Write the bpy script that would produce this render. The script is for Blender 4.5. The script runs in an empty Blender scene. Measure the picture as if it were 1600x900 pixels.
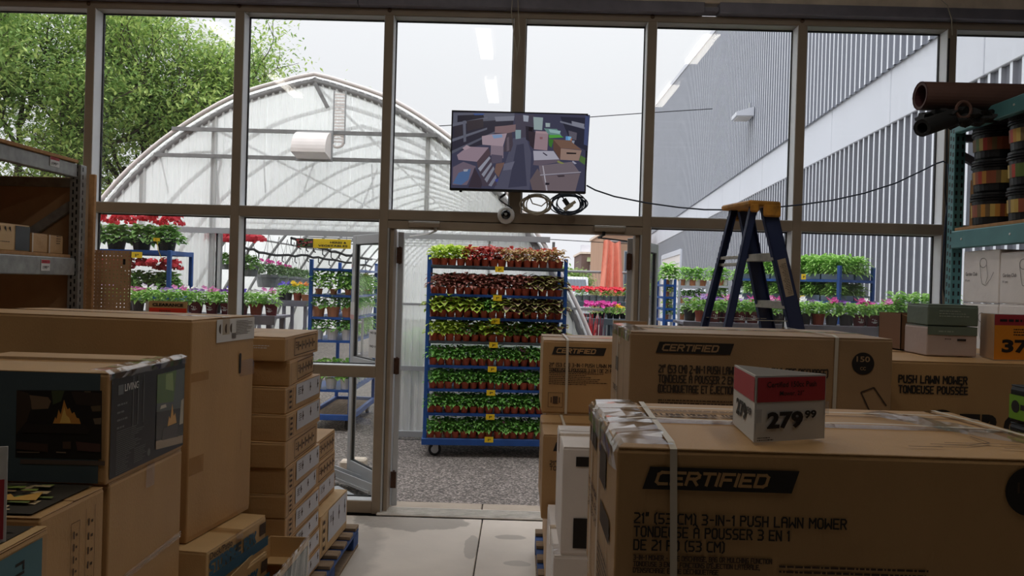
import bpy, math, random
from mathutils import Vector, Matrix
random.seed(7)
PI = math.pi
SC = bpy.context.scene
COL = SC.collection
# ------------------------------------------------------------------ camera
CAM = Vector((0.0, -5.57, 1.70)); FPX = 1200.0
YAW, PITCH, ROLL = 0.011, 0.005, 0.0285
_f = Vector((-math.sin(YAW), math.cos(YAW), -PITCH)).normalized()
_r0 = _f.cross(Vector((0, 0, 1))).normalized(); _u0 = _r0.cross(_f)
_r = _r0*math.cos(ROLL) + _u0*math.sin(ROLL)
_u = _u0*math.cos(ROLL) - _r0*math.sin(ROLL)
cam_d = bpy.data.cameras.new('camera'); cam = bpy.data.objects.new('camera', cam_d); COL.objects.link(cam)
cam_d.sensor_width = 36; cam_d.lens = FPX/1600*36; cam_d.clip_start = 0.05; cam_d.clip_end = 400
cam.matrix_world = Matrix(((_r.x, _u.x, -_f.x, CAM.x), (_r.y, _u.y, -_f.y, CAM.y), (_r.z, _u.z, -_f.z, CAM.z), (0, 0, 0, 1)))
SC.camera = cam
def at(px, py, t):                       # world point seen at a pixel, t metres in front of the camera (world Y)
    d = _f + _r*((px-800)/FPX) + _u*((450-py)/FPX)
    return CAM + d*(t/d.y)
def atz(px, py, z):                      # world point seen at a pixel on the level z
    d = _f + _r*((px-800)/FPX) + _u*((450-py)/FPX)
    return CAM + d*((z-CAM.z)/d.z)
# ------------------------------------------------------------------ overcast sky
W = bpy.data.worlds.new('overcast'); SC.world = W; W.use_nodes = True
bg = W.node_tree.nodes['Background']
_n = W.node_tree; _g = _n.nodes.new('ShaderNodeNewGeometry'); _s = _n.nodes.new('ShaderNodeSeparateXYZ'); _n.links.new(_g.outputs['Incoming'], _s.inputs[0])
_m = _n.nodes.new('ShaderNodeMath'); _m.operation = 'POWER'; _m.inputs[1].default_value = 3; _a = _n.nodes.new('ShaderNodeMath'); _a.operation = 'ABSOLUTE'
_k = _n.nodes.new('ShaderNodeMath'); _k.operation = 'MULTIPLY_ADD'; _k.inputs[1].default_value = 3.4; _k.inputs[2].default_value = 1.0   # overcast sky: brighter towards the zenith
_n.links.new(_s.outputs[2], _a.inputs[0]); _n.links.new(_a.outputs[0], _m.inputs[0]); _n.links.new(_m.outputs[0], _k.inputs[0]); _n.links.new(_k.outputs[0], bg.inputs['Strength'])
bg.inputs['Color'].default_value = (0.868, 0.878, 0.915, 1)
SC.view_settings.view_transform = 'Standard'; SC.view_settings.look = 'None'
SC.view_settings.gamma = 1; SC.view_settings.use_curve_mapping = False
SC.view_settings.exposure = 0.0
SC.cycles.transparent_max_bounces = 24; SC.cycles.max_bounces = 8
SC.cycles.diffuse_bounces = 4; SC.cycles.sample_clamp_indirect = 4
TUBE_STRENGTH = 3.2; LAMP_POWER = 7.5
# ------------------------------------------------------------------ helpers
def lin(c):
    return tuple(((v/255)/12.92 if v/255 <= .04045 else ((v/255+.055)/1.055)**2.4) for v in c)
def mat(name, col, rough=.6, metal=0, spec=.5, var=0, vscale=8, bump=0, bscale=60, stretch=(1, 1, 1), emit=0, trans=0):
    m = bpy.data.materials.new(name); m.use_nodes = True; nt = m.node_tree; p = nt.nodes['Principled BSDF']
    c = lin(col)
    p.inputs['Base Color'].default_value = (*c, 1); p.inputs['Roughness'].default_value = rough
    p.inputs['Metallic'].default_value = metal; p.inputs['Specular IOR Level'].default_value = spec
    if emit:
        p.inputs['Emission Color'].default_value = (*c, 1); p.inputs['Emission Strength'].default_value = emit
    if var or bump:
        tc = nt.nodes.new('ShaderNodeTexCoord'); mp = nt.nodes.new('ShaderNodeMapping')
        nt.links.new(tc.outputs['Object'], mp.inputs[0]); mp.inputs['Scale'].default_value = stretch
    if var:
        n = nt.nodes.new('ShaderNodeTexNoise'); n.inputs['Scale'].default_value = vscale; n.inputs['Detail'].default_value = 6
        nt.links.new(mp.outputs[0], n.inputs['Vector'])
        r = nt.nodes.new('ShaderNodeValToRGB'); e = r.color_ramp.elements
        e[0].position = .3; e[1].position = .7
        e[0].color = (*[v*(1-var) for v in c], 1); e[1].color = (*[min(1, v*(1+var)) for v in c], 1)
        nt.links.new(n.outputs[0], r.inputs[0]); nt.links.new(r.outputs[0], p.inputs['Base Color'])
    if bump:
        n2 = nt.nodes.new('ShaderNodeTexNoise'); n2.inputs['Scale'].default_value = bscale; n2.inputs['Detail'].default_value = 4
        nt.links.new(mp.outputs[0], n2.inputs['Vector'])
        b = nt.nodes.new('ShaderNodeBump'); b.inputs['Strength'].default_value = bump; b.inputs['Distance'].default_value = .01
        nt.links.new(n2.outputs[0], b.inputs['Height']); nt.links.new(b.outputs[0], p.inputs['Normal'])
    return m
def glassmat(name, tint=(1, 1, 1), base=.07, dirt=.02, dcol=(200, 205, 200), rough=0.0):
    m = bpy.data.materials.new(name); m.use_nodes = True; nt = m.node_tree; nt.nodes.clear()
    o = nt.nodes.new('ShaderNodeOutputMaterial'); lw = nt.nodes.new('ShaderNodeLayerWeight'); lw.inputs[0].default_value = .5
    pw = nt.nodes.new('ShaderNodeMath'); pw.operation = 'POWER'; pw.inputs[1].default_value = 5
    ma = nt.nodes.new('ShaderNodeMath'); ma.operation = 'MULTIPLY_ADD'; ma.inputs[1].default_value = .85; ma.inputs[2].default_value = base
    t = nt.nodes.new('ShaderNodeBsdfTransparent'); t.inputs[0].default_value = (*tint, 1)
    g = nt.nodes.new('ShaderNodeBsdfGlossy'); g.inputs['Roughness'].default_value = rough
    d = nt.nodes.new('ShaderNodeBsdfTranslucent'); d.inputs[0].default_value = (*lin(dcol), 1)
    m1 = nt.nodes.new('ShaderNodeMixShader'); m2 = nt.nodes.new('ShaderNodeMixShader'); m2.inputs[0].default_value = dirt
    L = nt.links.new
    L(lw.outputs['Facing'], pw.inputs[0]); L(pw.outputs[0], ma.inputs[0]); L(ma.outputs[0], m1.inputs[0])
    L(t.outputs[0], m1.inputs[1]); L(g.outputs[0], m1.inputs[2]); L(m1.outputs[0], m2.inputs[1]); L(d.outputs[0], m2.inputs[2])
    L(m2.outputs[0], o.inputs[0]); return m
def filmmat(name, col, clear, soft, gloss=.04):   # translucent sheet: clear share, then diffuse / translucent halves
    m = bpy.data.materials.new(name); m.use_nodes = True; nt = m.node_tree; nt.nodes.clear(); L = nt.links.new
    o = nt.nodes.new('ShaderNodeOutputMaterial'); c = (*lin(col), 1)
    t = nt.nodes.new('ShaderNodeBsdfTransparent'); t.inputs[0].default_value = (.96, .98, .97, 1)
    d = nt.nodes.new('ShaderNodeBsdfDiffuse'); d.inputs[0].default_value = c
    tl = nt.nodes.new('ShaderNodeBsdfTranslucent'); tl.inputs[0].default_value = c
    g = nt.nodes.new('ShaderNodeBsdfGlossy'); g.inputs['Roughness'].default_value = .25
    a = nt.nodes.new('ShaderNodeMixShader'); a.inputs[0].default_value = soft
    b = nt.nodes.new('ShaderNodeMixShader'); b.inputs[0].default_value = 1-clear
    e = nt.nodes.new('ShaderNodeMixShader'); e.inputs[0].default_value = gloss
    L(d.outputs[0], a.inputs[1]); L(tl.outputs[0], a.inputs[2]); L(t.outputs[0], b.inputs[1]); L(a.outputs[0], b.inputs[2])
    L(b.outputs[0], e.inputs[1]); L(g.outputs[0], e.inputs[2]); L(e.outputs[0], o.inputs[0])
    tc = nt.nodes.new('ShaderNodeTexCoord'); mp = nt.nodes.new('ShaderNodeMapping'); mp.inputs['Scale'].default_value = (6, 6, .7)
    n = nt.nodes.new('ShaderNodeTexNoise'); n.inputs['Scale'].default_value = 3; n.inputs['Detail'].default_value = 5
    r = nt.nodes.new('ShaderNodeMapRange'); r.inputs[1].default_value = .3; r.inputs[2].default_value = .7
    r.inputs[3].default_value = max(0, 1-clear-.06); r.inputs[4].default_value = min(1, 1-clear+.06)
    L(tc.outputs['Object'], mp.inputs[0]); L(mp.outputs[0], n.inputs['Vector']); L(n.outputs[0], r.inputs[0]); L(r.outputs[0], b.inputs[0])
    return m
def leafmat(name, edge, centre, pos=.55, soft=.12, var=.25):
    m = bpy.data.materials.new(name); m.use_nodes = True; nt = m.node_tree; L = nt.links.new
    p = nt.nodes['Principled BSDF']; p.inputs['Roughness'].default_value = .5; p.inputs['Specular IOR Level'].default_value = .3
    uv = nt.nodes.new('ShaderNodeUVMap'); s = nt.nodes.new('ShaderNodeSeparateXYZ'); L(uv.outputs[0], s.inputs[0])
    a = nt.nodes.new('ShaderNodeMath'); a.operation = 'MULTIPLY_ADD'; a.inputs[1].default_value = 2; a.inputs[2].default_value = -1; L(s.outputs[0], a.inputs[0])
    a2 = nt.nodes.new('ShaderNodeMath'); a2.operation = 'ABSOLUTE'; L(a.outputs[0], a2.inputs[0])
    b = nt.nodes.new('ShaderNodeMath'); b.operation = 'MULTIPLY_ADD'; b.inputs[1].default_value = 2; b.inputs[2].default_value = -1; L(s.outputs[1], b.inputs[0])
    b2 = nt.nodes.new('ShaderNodeMath'); b2.operation = 'ABSOLUTE'; L(b.outputs[0], b2.inputs[0])
    mx = nt.nodes.new('ShaderNodeMath'); mx.operation = 'MAXIMUM'; L(a2.outputs[0], mx.inputs[0]); L(b2.outputs[0], mx.inputs[1])
    r = nt.nodes.new('ShaderNodeValToRGB'); e = r.color_ramp.elements
    e[0].position = pos-soft; e[1].position = pos+soft; e[0].color = (*lin(centre), 1); e[1].color = (*lin(edge), 1)
    L(mx.outputs[0], r.inputs[0])
    tc = nt.nodes.new('ShaderNodeTexCoord'); n = nt.nodes.new('ShaderNodeTexNoise'); n.inputs['Scale'].default_value = 25; L(tc.outputs['Object'], n.inputs['Vector'])
    mr = nt.nodes.new('ShaderNodeMapRange'); mr.inputs[3].default_value = 1-var; mr.inputs[4].default_value = 1+var; L(n.outputs[0], mr.inputs[0])
    v = nt.nodes.new('ShaderNodeVectorMath'); v.operation = 'SCALE'; L(r.outputs[0], v.inputs[0]); L(mr.outputs[0], v.inputs['Scale'])
    L(v.outputs[0], p.inputs['Base Color'])
    tl = nt.nodes.new('ShaderNodeBsdfTranslucent'); L(v.outputs[0], tl.inputs[0])
    ms = nt.nodes.new('ShaderNodeMixShader'); ms.inputs[0].default_value = .3
    o = nt.nodes['Material Output']; L(p.outputs[0], ms.inputs[1]); L(tl.outputs[0], ms.inputs[2]); L(ms.outputs[0], o.inputs[0])
    return m
def printmat(name, emit=0, rough=.6):        # flat print or screen: colours come from the mesh's colour attribute
    m = bpy.data.materials.new(name); m.use_nodes = True; nt = m.node_tree; p = nt.nodes['Principled BSDF']
    a = nt.nodes.new('ShaderNodeAttribute'); a.attribute_name = 'Col'
    nt.links.new(a.outputs['Color'], p.inputs['Base Color']); p.inputs['Roughness'].default_value = rough
    if emit:
        nt.links.new(a.outputs['Color'], p.inputs['Emission Color']); p.inputs['Emission Strength'].default_value = emit
        p.inputs['Base Color'].default_value = (0, 0, 0, 1)
        for l in list(p.inputs['Base Color'].links): nt.links.remove(l)
    return m

def tag(o, label=None, cat=None, group=None, kind=None):
    if label: o['label'] = label
    if cat: o['category'] = cat
    if group: o['group'] = group
    if kind: o['kind'] = kind
    return o
def thing(name, label, cat, loc=(0, 0, 0), rz=0, group=None, kind=None):
    o = bpy.data.objects.new(name, None); COL.objects.link(o); o.location = loc; o.rotation_euler = (0, 0, rz)
    o.empty_display_size = .1
    return tag(o, label, cat, group, kind)
class MB:
    def __init__(s): s.v = []; s.f = []; s.m = []; s.uv = {}; s.c = {}
    def add(s, vs, fs, mi=0, uvs=None, col=None):
        b = len(s.v); s.v += [tuple(v) for v in vs]
        for k, f in enumerate(fs):
            if uvs: s.uv[len(s.f)] = [uvs[i] for i in f]
            if col: s.c[len(s.f)] = col
            s.f.append([b+i for i in f]); s.m.append(mi)
        return s
    def box(s, x0, x1, y0, y1, z0, z1, mi=0, M=None):
        vs = [Vector((x, y, z)) for z in (z0, z1) for y in (y0, y1) for x in (x0, x1)]
        if M: vs = [M @ v for v in vs]
        return s.add(vs, [(0, 2, 3, 1), (4, 5, 7, 6), (0, 1, 5, 4), (2, 6, 7, 3), (0, 4, 6, 2), (1, 3, 7, 5)], mi)
    def bbox(s, x0, x1, y0, y1, z0, z1, b=.003, mi=0, M=None):     # bevelled box
        vs = []; idx = {}
        X = (x0, x1); Y = (y0, y1); Z = (z0, z1); sg = (1, -1)
        for i in (0, 1):
            for j in (0, 1):
                for k in (0, 1):
                    c = (X[i], Y[j], Z[k]); d = (sg[i]*b, sg[j]*b, sg[k]*b)
                    for a in range(3):
                        p = [c[q]+(0 if q == a else d[q]) for q in range(3)]
                        idx[i, j, k, a] = len(vs); vs.append(Vector(p))
        F = []
        for a in range(3):
            for e in (0, 1):
                o = [q for q in range(3) if q != a]; q4 = []
                for (p, r) in ((0, 0), (1, 0), (1, 1), (0, 1)):
                    k = [0, 0, 0]; k[a] = e; k[o[0]] = p; k[o[1]] = r; q4.append(idx[k[0], k[1], k[2], a])
                F.append(q4)
        for a in range(3):            # edges along axis a
            o = [q for q in range(3) if q != a]
            for p in (0, 1):
                for r in (0, 1):
                    k0 = [0, 0, 0]; k0[o[0]] = p; k0[o[1]] = r; k1 = list(k0); k1[a] = 1
                    F.append([idx[k0[0], k0[1], k0[2], o[0]], idx[k1[0], k1[1], k1[2], o[0]], idx[k1[0], k1[1], k1[2], o[1]], idx[k0[0], k0[1], k0[2], o[1]]])
        for i in (0, 1):
            for j in (0, 1):
                for k in (0, 1): F.append([idx[i, j, k, 0], idx[i, j, k, 1], idx[i, j, k, 2]])
        cen = Vector(((x0+x1)/2, (y0+y1)/2, (z0+z1)/2)); G = []
        for f in F:
            n = (vs[f[1]]-vs[f[0]]).cross(vs[f[2]]-vs[f[0]]); m = sum((vs[q] for q in f), Vector())/len(f)-cen
            G.append(f if n.dot(m) > 0 else f[::-1])
        if M: vs = [M @ v for v in vs]
        return s.add(vs, G, mi)
    def bar(s, a, b, w, h, mi=0, up=(0, 0, 1)):
        a = Vector(a); b = Vector(b); d = (b-a); L = d.length; d.normalize(); up = Vector(up)
        if abs(d.dot(up)) > .99: up = Vector((0, 1, 0))
        sd = d.cross(up).normalized(); u = sd.cross(d)
        M = Matrix(((d.x, sd.x, u.x, a.x), (d.y, sd.y, u.y, a.y), (d.z, sd.z, u.z, a.z), (0, 0, 0, 1)))
        return s.box(0, L, -w/2, w/2, -h/2, h/2, mi, M)
    def tube(s, pts, r, n=8, mi=0, cap=True):
        pts = [Vector(p) for p in pts]; N = len(pts); rr = r if isinstance(r, (list, tuple)) else [r]*N
        vs = []; fs = []; ref = None
        for i, p in enumerate(pts):
            d = (pts[min(i+1, N-1)]-pts[max(i-1, 0)])
            if d.length < 1e-9: d = Vector((0, 0, 1))
            d.normalize()
            if ref is None: ref = d.orthogonal().normalized()
            ref = (ref-d*ref.dot(d))
            if ref.length < 1e-6: ref = d.orthogonal()
            ref.normalize(); w = d.cross(ref)
            for k in range(n):
                a = 2*PI*k/n; vs.append(p+(ref*math.cos(a)+w*math.sin(a))*rr[i])
        for i in range(N-1):
            for k in range(n): fs.append((i*n+k, i*n+(k+1) % n, (i+1)*n+(k+1) % n, (i+1)*n+k))
        if cap: fs.append(tuple(range(n))[::-1]); fs.append(tuple((N-1)*n+k for k in range(n)))
        return s.add(vs, fs, mi)
    def lathe(s, prof, n=20, c=(0, 0, 0), mi=0, M=None):
        vs = []; fs = []
        for (r, z) in prof:
            for k in range(n):
                a = 2*PI*k/n; v = Vector((c[0]+r*math.cos(a), c[1]+r*math.sin(a), c[2]+z)); vs.append(M @ v if M else v)
        for i in range(len(prof)-1):
            for k in range(n): fs.append((i*n+k, i*n+(k+1) % n, (i+1)*n+(k+1) % n, (i+1)*n+k))
        return s.add(vs, fs, mi)
    def build(s, name, mats, parent=None, smooth=False, kind=None, label=None):
        me = bpy.data.meshes.new(name); me.from_pydata(s.v, [], s.f)
        mats = mats if isinstance(mats, (list, tuple)) else [mats]
        for m in mats: me.materials.append(m)
        me.polygons.foreach_set('material_index', s.m)
        if smooth: me.polygons.foreach_set('use_smooth', [True]*len(s.f))
        if s.uv:
            ul = me.uv_layers.new(name='UVMap'); li = 0; dat = []
            for k, f in enumerate(s.f):
                for u in s.uv.get(k, [(.5, .5)]*len(f)): dat += u
            ul.data.foreach_set('uv', dat)
        if s.c:
            ca = me.color_attributes.new('Col', 'FLOAT_COLOR', 'CORNER'); dat = []
            for k, f in enumerate(s.f): dat += [*lin(s.c.get(k, (0, 0, 0))), 1]*len(f)
            ca.data.foreach_set('color', dat)
        me.update()
        o = bpy.data.objects.new(name, me); COL.objects.link(o)
        if parent: o.parent = parent
        if kind: o['kind'] = kind
        if label: o['label'] = label
        return o
def add_child(name, src, parent):            # another part that shares src's mesh
    o = bpy.data.objects.new(name, src if isinstance(src, bpy.types.Mesh) else src.data); COL.objects.link(o); o.parent = parent; return o
def kids(o): return [c for c in bpy.data.objects if c.parent == o]
def copy_parts(parts, root):
    c = root.copy(); COL.objects.link(c); mp = {root: c}
    for p in parts:
        q = p.copy(); COL.objects.link(q); q.parent = mp[p.parent]; mp[p] = q
    return c
ORD = ['first', 'second', 'third', 'fourth', 'fifth', 'sixth', 'seventh', 'eighth', 'ninth', 'tenth', 'eleventh', 'twelfth', 'thirteenth',
       'fourteenth', 'fifteenth', 'sixteenth', 'seventeenth', 'eighteenth', 'nineteenth', 'twentieth']
# --------------------------- lettering: squared stroke alphabet of the cartons, and the built-in face for the bold prices
GL = {'A': '0,0 0,5 1,6 3,6 4,5 4,0;0,3 4,3', 'B': '0,0 0,6 3,6 4,5 4,4 3,3 0,3;3,3 4,2 4,1 3,0 0,0', 'C': '4,6 1,6 0,5 0,1 1,0 4,0',
      'D': '0,0 0,6 3,6 4,5 4,1 3,0 0,0', 'E': '4,6 0,6 0,0 4,0;0,3 3.2,3', 'F': '4,6 0,6 0,0;0,3 3.2,3', 'G': '4,6 1,6 0,5 0,1 1,0 4,0 4,3 2,3',
      'H': '0,0 0,6;4,0 4,6;0,3 4,3', 'I': '0,0 0,6', 'J': '4,6 4,1 3,0 1,0 0,1', 'K': '0,0 0,6;4,6 0,3 4,0', 'L': '0,6 0,0 4,0',
      'M': '0,0 0,6 2.4,3 4.8,6 4.8,0', 'N': '0,0 0,6 4,0 4,6', 'O': '1,0 0,1 0,5 1,6 3,6 4,5 4,1 3,0 1,0', 'P': '0,0 0,6 3,6 4,5 4,4 3,3 0,3',
      'Q': '1,0 0,1 0,5 1,6 3,6 4,5 4,1 3,0 1,0;2.6,1.4 4.2,-.4', 'R': '0,0 0,6 3,6 4,5 4,4 3,3 0,3;2,3 4,0', 'S': '4,6 1,6 0,5 0,4 1,3 3,3 4,2 4,1 3,0 0,0',
      'T': '0,6 4,6;2,6 2,0', 'U': '0,6 0,1 1,0 3,0 4,1 4,6', 'V': '0,6 2,0 4,6', 'W': '0,6 0,0 2.4,3 4.8,0 4.8,6', 'X': '0,0 4,6;0,6 4,0',
      'Y': '0,6 2,3 4,6;2,3 2,0', 'Z': '0,6 4,6 0,0 4,0', '0': '1,0 0,1 0,5 1,6 3,6 4,5 4,1 3,0 1,0', '1': '0,5 1,6 1,0', '2': '0,6 3,6 4,5 4,4 0,1 0,0 4,0',
      '3': '0,6 3,6 4,5 4,4 3,3 1,3;3,3 4,2 4,1 3,0 0,0', '5': '4,6 0,6 0,3 3,3 4,2 4,1 3,0 0,0', '4': '3,0 3,6 0,2 4,2', '6': '4,6 1,6 0,5 0,1 1,0 3,0 4,1 4,3 0,3',
      '7': '0,6 4,6 1.5,0', '8': '1,3 0,4 0,5 1,6 3,6 4,5 4,4 3,3 1,3 0,2 0,1 1,0 3,0 4,1 4,2 3,3', '9': '0,0 3,0 4,1 4,5 3,6 1,6 0,5 0,3 4,3',
      '-': '.5,3 3,3', '(': '1.3,6.5 0,5.3 0,.7 1.3,-.5', ')': '0,6.5 1.3,5.3 1.3,.7 0,-.5', '"': '0.6,6.4 .3,4.6;2,6.4 1.7,4.6', "'": '.5,6.4 .2,4.6', '.': '0,0 0,.3', ',': '.3,.3 0,-1',
      '&': '4,0 0,4.6 1,6 2.2,6 3,5 0,2 0,1 1,0 2.5,0 4,2', '/': '0,0 3,6.4', '%': '0,0 4,6;0,6 0,5;4,1 4,0'}
GW = {'I': 0, '1': 1, 'M': 4.8, 'W': 4.8, '(': 1.3, ')': 1.3, '"': 2, "'": .5, '.': 0, ',': .3, '-': 3.4, '/': 3}
ACC = {'À': ('A', '1.2,8.2 2.4,7.1'), 'É': ('E', '1.4,7.1 2.6,8.2'), 'È': ('E', '1.2,8.2 2.4,7.1')}
def stroke_text(mb, s, u, v, h, xs=1.0, th=.17, gap=1.9, slant=0, F=None, mi=0, col=None, width=None):
    """s drawn from (u, v), cap height h; F maps (u, v) to a 3D point on the face"""
    k = h/6; w = th*h/2; x = 0; segs = []
    for ch in s:
        if ch == ' ': x += 3.6; continue
        if ch == 'É' or ch == 'È' or ch == 'À': g, ac = ACC[ch]; st = GL[g]+';'+ac; gw = 4
        else: st = GL.get(ch, '0,0 4,0'); gw = GW.get(ch, 4)
        for pl in st.split(';'):
            P = [tuple(map(float, q.split(','))) for q in pl.split()]
            for a, b in zip(P, P[1:]): segs.append((a[0]+x, a[1], b[0]+x, b[1]))
        x += gw+gap
    if width: xs = width/((x-gap)*k)
    p0, p1, p2 = Vector(F(0, 0)), Vector(F(1, 0)), Vector(F(0, 1)); nn = (p1-p0).cross(p2-p0).normalized()
    for si, (ax, ay, bx, by) in enumerate(segs):
        lift = nn*(2e-5*(si % 9))
        a = Vector((ax*k*xs+slant*ay*k, ay*k)); b = Vector((bx*k*xs+slant*by*k, by*k)); d = b-a
        if d.length < 1e-9: continue
        d.normalize(); n = Vector((-d.y, d.x))*w; a = a-d*w*.9; b = b+d*w*.9
        mb.add([Vector(F(u+p.x, v+p.y))+lift for p in (a-n, b-n, b+n, a+n)], [(0, 1, 2, 3)], mi, col=col)
    return (x-gap)*k*xs
_fc = {}
def font_mesh(txt, bold=0.0):
    key = (txt, bold)
    if key not in _fc:
        cu = bpy.data.curves.new('lettering', 'FONT'); cu.body = txt; cu.size = 1; cu.offset = bold; cu.resolution_u = 3
        o = bpy.data.objects.new('lettering', cu); COL.objects.link(o); bpy.context.view_layer.update()
        dg = bpy.context.evaluated_depsgraph_get(); me = o.evaluated_get(dg).to_mesh()
        vs = [v.co.copy() for v in me.vertices]; fs = [tuple(p.vertices) for p in me.polygons]
        o.evaluated_get(dg).to_mesh_clear(); bpy.data.objects.remove(o)
        x0 = min(v.x for v in vs); x1 = max(v.x for v in vs); y0 = min(v.y for v in vs); y1 = max(v.y for v in vs)
        _fc[key] = ([((v.x-x0), (v.y-y0)) for v in vs], fs, x1-x0, y1-y0)
    return _fc[key]
def font_text(mb, txt, u, v, h, F, width=None, bold=.02, mi=0, col=None, centre=False):
    vs, fs, w, hh = font_mesh(txt, bold); ky = h/hh; kx = (width/w) if width else ky
    if centre: u -= w*kx/2
    mb.add([F(u+a*kx, v+b*ky) for a, b in vs], fs, mi, col=col)
    return w*kx
def rect(mb, F, u0, v0, u1, v1, mi=0, col=None, sk=0):
    mb.add([F(u0, v0), F(u1, v0), F(u1+sk, v1), F(u0+sk, v1)], [(0, 1, 2, 3)], mi, col=col)
# ------------------------------------------------------------------ materials
M_frame = mat('bronze_anodised_frame', (150, 136, 120), .5, .0, .4, var=.08, vscale=5)
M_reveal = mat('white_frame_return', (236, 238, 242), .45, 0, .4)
M_gasket = mat('black_gasket', (14, 14, 18), .6)
M_glass = glassmat('window_glass', (.995, 1, .995), .02, .006)
M_steel = mat('dark_steel_bar', (132, 130, 142), .6, .3, var=.15, bump=.1)
M_conc = mat('concrete_lintel', (232, 216, 198), .9, var=.15, bump=.3)
M_alu = mat('white_aluminium', (176, 178, 180), .4, .1)
M_screw = mat('brown_steel', (88, 66, 50), .5, .5, var=.3, vscale=40)
M_bright = mat('bright_metal', (220, 218, 214), .3, .6)
M_hinge = mat('rusty_hinge', (78, 52, 40), .6, .3, var=.3, vscale=50)
M_wall = mat('painted_block_wall', (74, 64, 56), .85, var=.1, bump=.2, bscale=20)
M_ceil = mat('dark_ceiling', (80, 74, 70), .9)
M_card = mat('cardboard', (184, 145, 98), .5, 0, .5, var=.10, vscale=3.5, bump=.15, bscale=220, stretch=(1, 1, .35))
M_card2 = mat('cardboard_greyer', (168, 136, 100), .5, 0, .5, var=.12, vscale=3, bump=.15, bscale=200)
M_card3 = mat('cardboard_pale', (200, 165, 116), .5, 0, .5, var=.09, vscale=5, bump=.12, bscale=220)
M_cardin = mat('cardboard_inside', (178, 138, 96), .9, var=.06)
M_ink = mat('black_ink', (34, 28, 26), .7)
M_inkm = mat('worn_black_ink', (54, 43, 36), .8)
M_inks = mat('faded_ink', (74, 56, 44), .8)
M_tape = glassmat('packing_tape', (.93, .88, .80), .12, .10, (190, 165, 130), .12)
M_wrap = glassmat('stretch_film', (.95, .95, .95), .16, .12, (210, 210, 215), .10)
M_thinfilm = glassmat('thin_clear_film', (.96, .96, .96), .09, .03, (200, 200, 205), .08)
M_strap = mat('strap_plastic', (206, 196, 180), .4, 0, .5)
M_white = mat('white_paper', (214, 212, 210), .7)
M_whitebox = mat('white_carton', (240, 232, 228), .75, var=.04, bump=.08, bscale=120)
M_print = printmat('printed_colours')
M_printg = printmat('printed_gloss', rough=.25)
M_wood = mat('weathered_wood', (138, 116, 92), .85, var=.3, vscale=6, stretch=(1, 8, 1), bump=.2)
M_pblue = mat('blue_painted_wood', (36, 70, 128), .7, var=.25, vscale=12)
M_blue = mat('blue_painted_steel', (34, 84, 160), .45, 0, .5, var=.12, vscale=9)
M_wire = mat('grey_wire', (96, 108, 116), .45, .4)
M_terra = mat('terracotta_plastic', (186, 84, 58), .55, 0, .4, var=.08)
M_soil = mat('soil', (46, 34, 28), .95)
M_yellow = mat('yellow_card', (248, 208, 28), .6)
M_black = mat('black_plastic', (24, 24, 28), .45, 0, .4)
M_rubber = mat('black_rubber', (30, 30, 32), .8)
M_teal = mat('teal_painted_steel', (86, 138, 142), .5, .1, .5, var=.12, vscale=6)
M_galv = mat('galvanised_steel', (150, 150, 148), .5, .35, .5, var=.22, vscale=18)
M_deckwood = mat('particle_board', (176, 132, 88), .85, var=.15, vscale=30)
M_hardboard = mat('hardboard', (178, 142, 106), .75, var=.06, vscale=12)
# ================================================================== STRUCTURE
T0 = 5.57                                  # inner face of the glazed wall: Y = 0
GY = .115                                  # glass line
def X0(px, py=60): return at(px, py, T0).x
def Z0(px, py): return at(px, py, T0).z
mull = [(X0(-100), X0(-86)), (X0(135.7, 25), X0(148, 25)), (X0(367.6, 45), X0(380.6, 45)), (X0(601.2, 45), X0(614.4, 45)), None,
        (X0(1012.8, 50), X0(1026.3, 50)), (X0(1248, 50), X0(1261.6, 50)), (X0(1482, 60), X0(1495, 60)), (X0(1722), X0(1735))]
cm = (X0(803, 60), X0(821, 60))
ZH = Z0(380, 17.8); ZHT = Z0(380, 7.8); ZT1 = Z0(200, 316.5); ZT0 = Z0(200, 331.8); ZR1 = Z0(540, 571.5); ZR0 = Z0(540, 588.5); ZB = Z0(560, 783)
DXL, DXR = mull[3][1], mull[5][0]          # door opening
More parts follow.
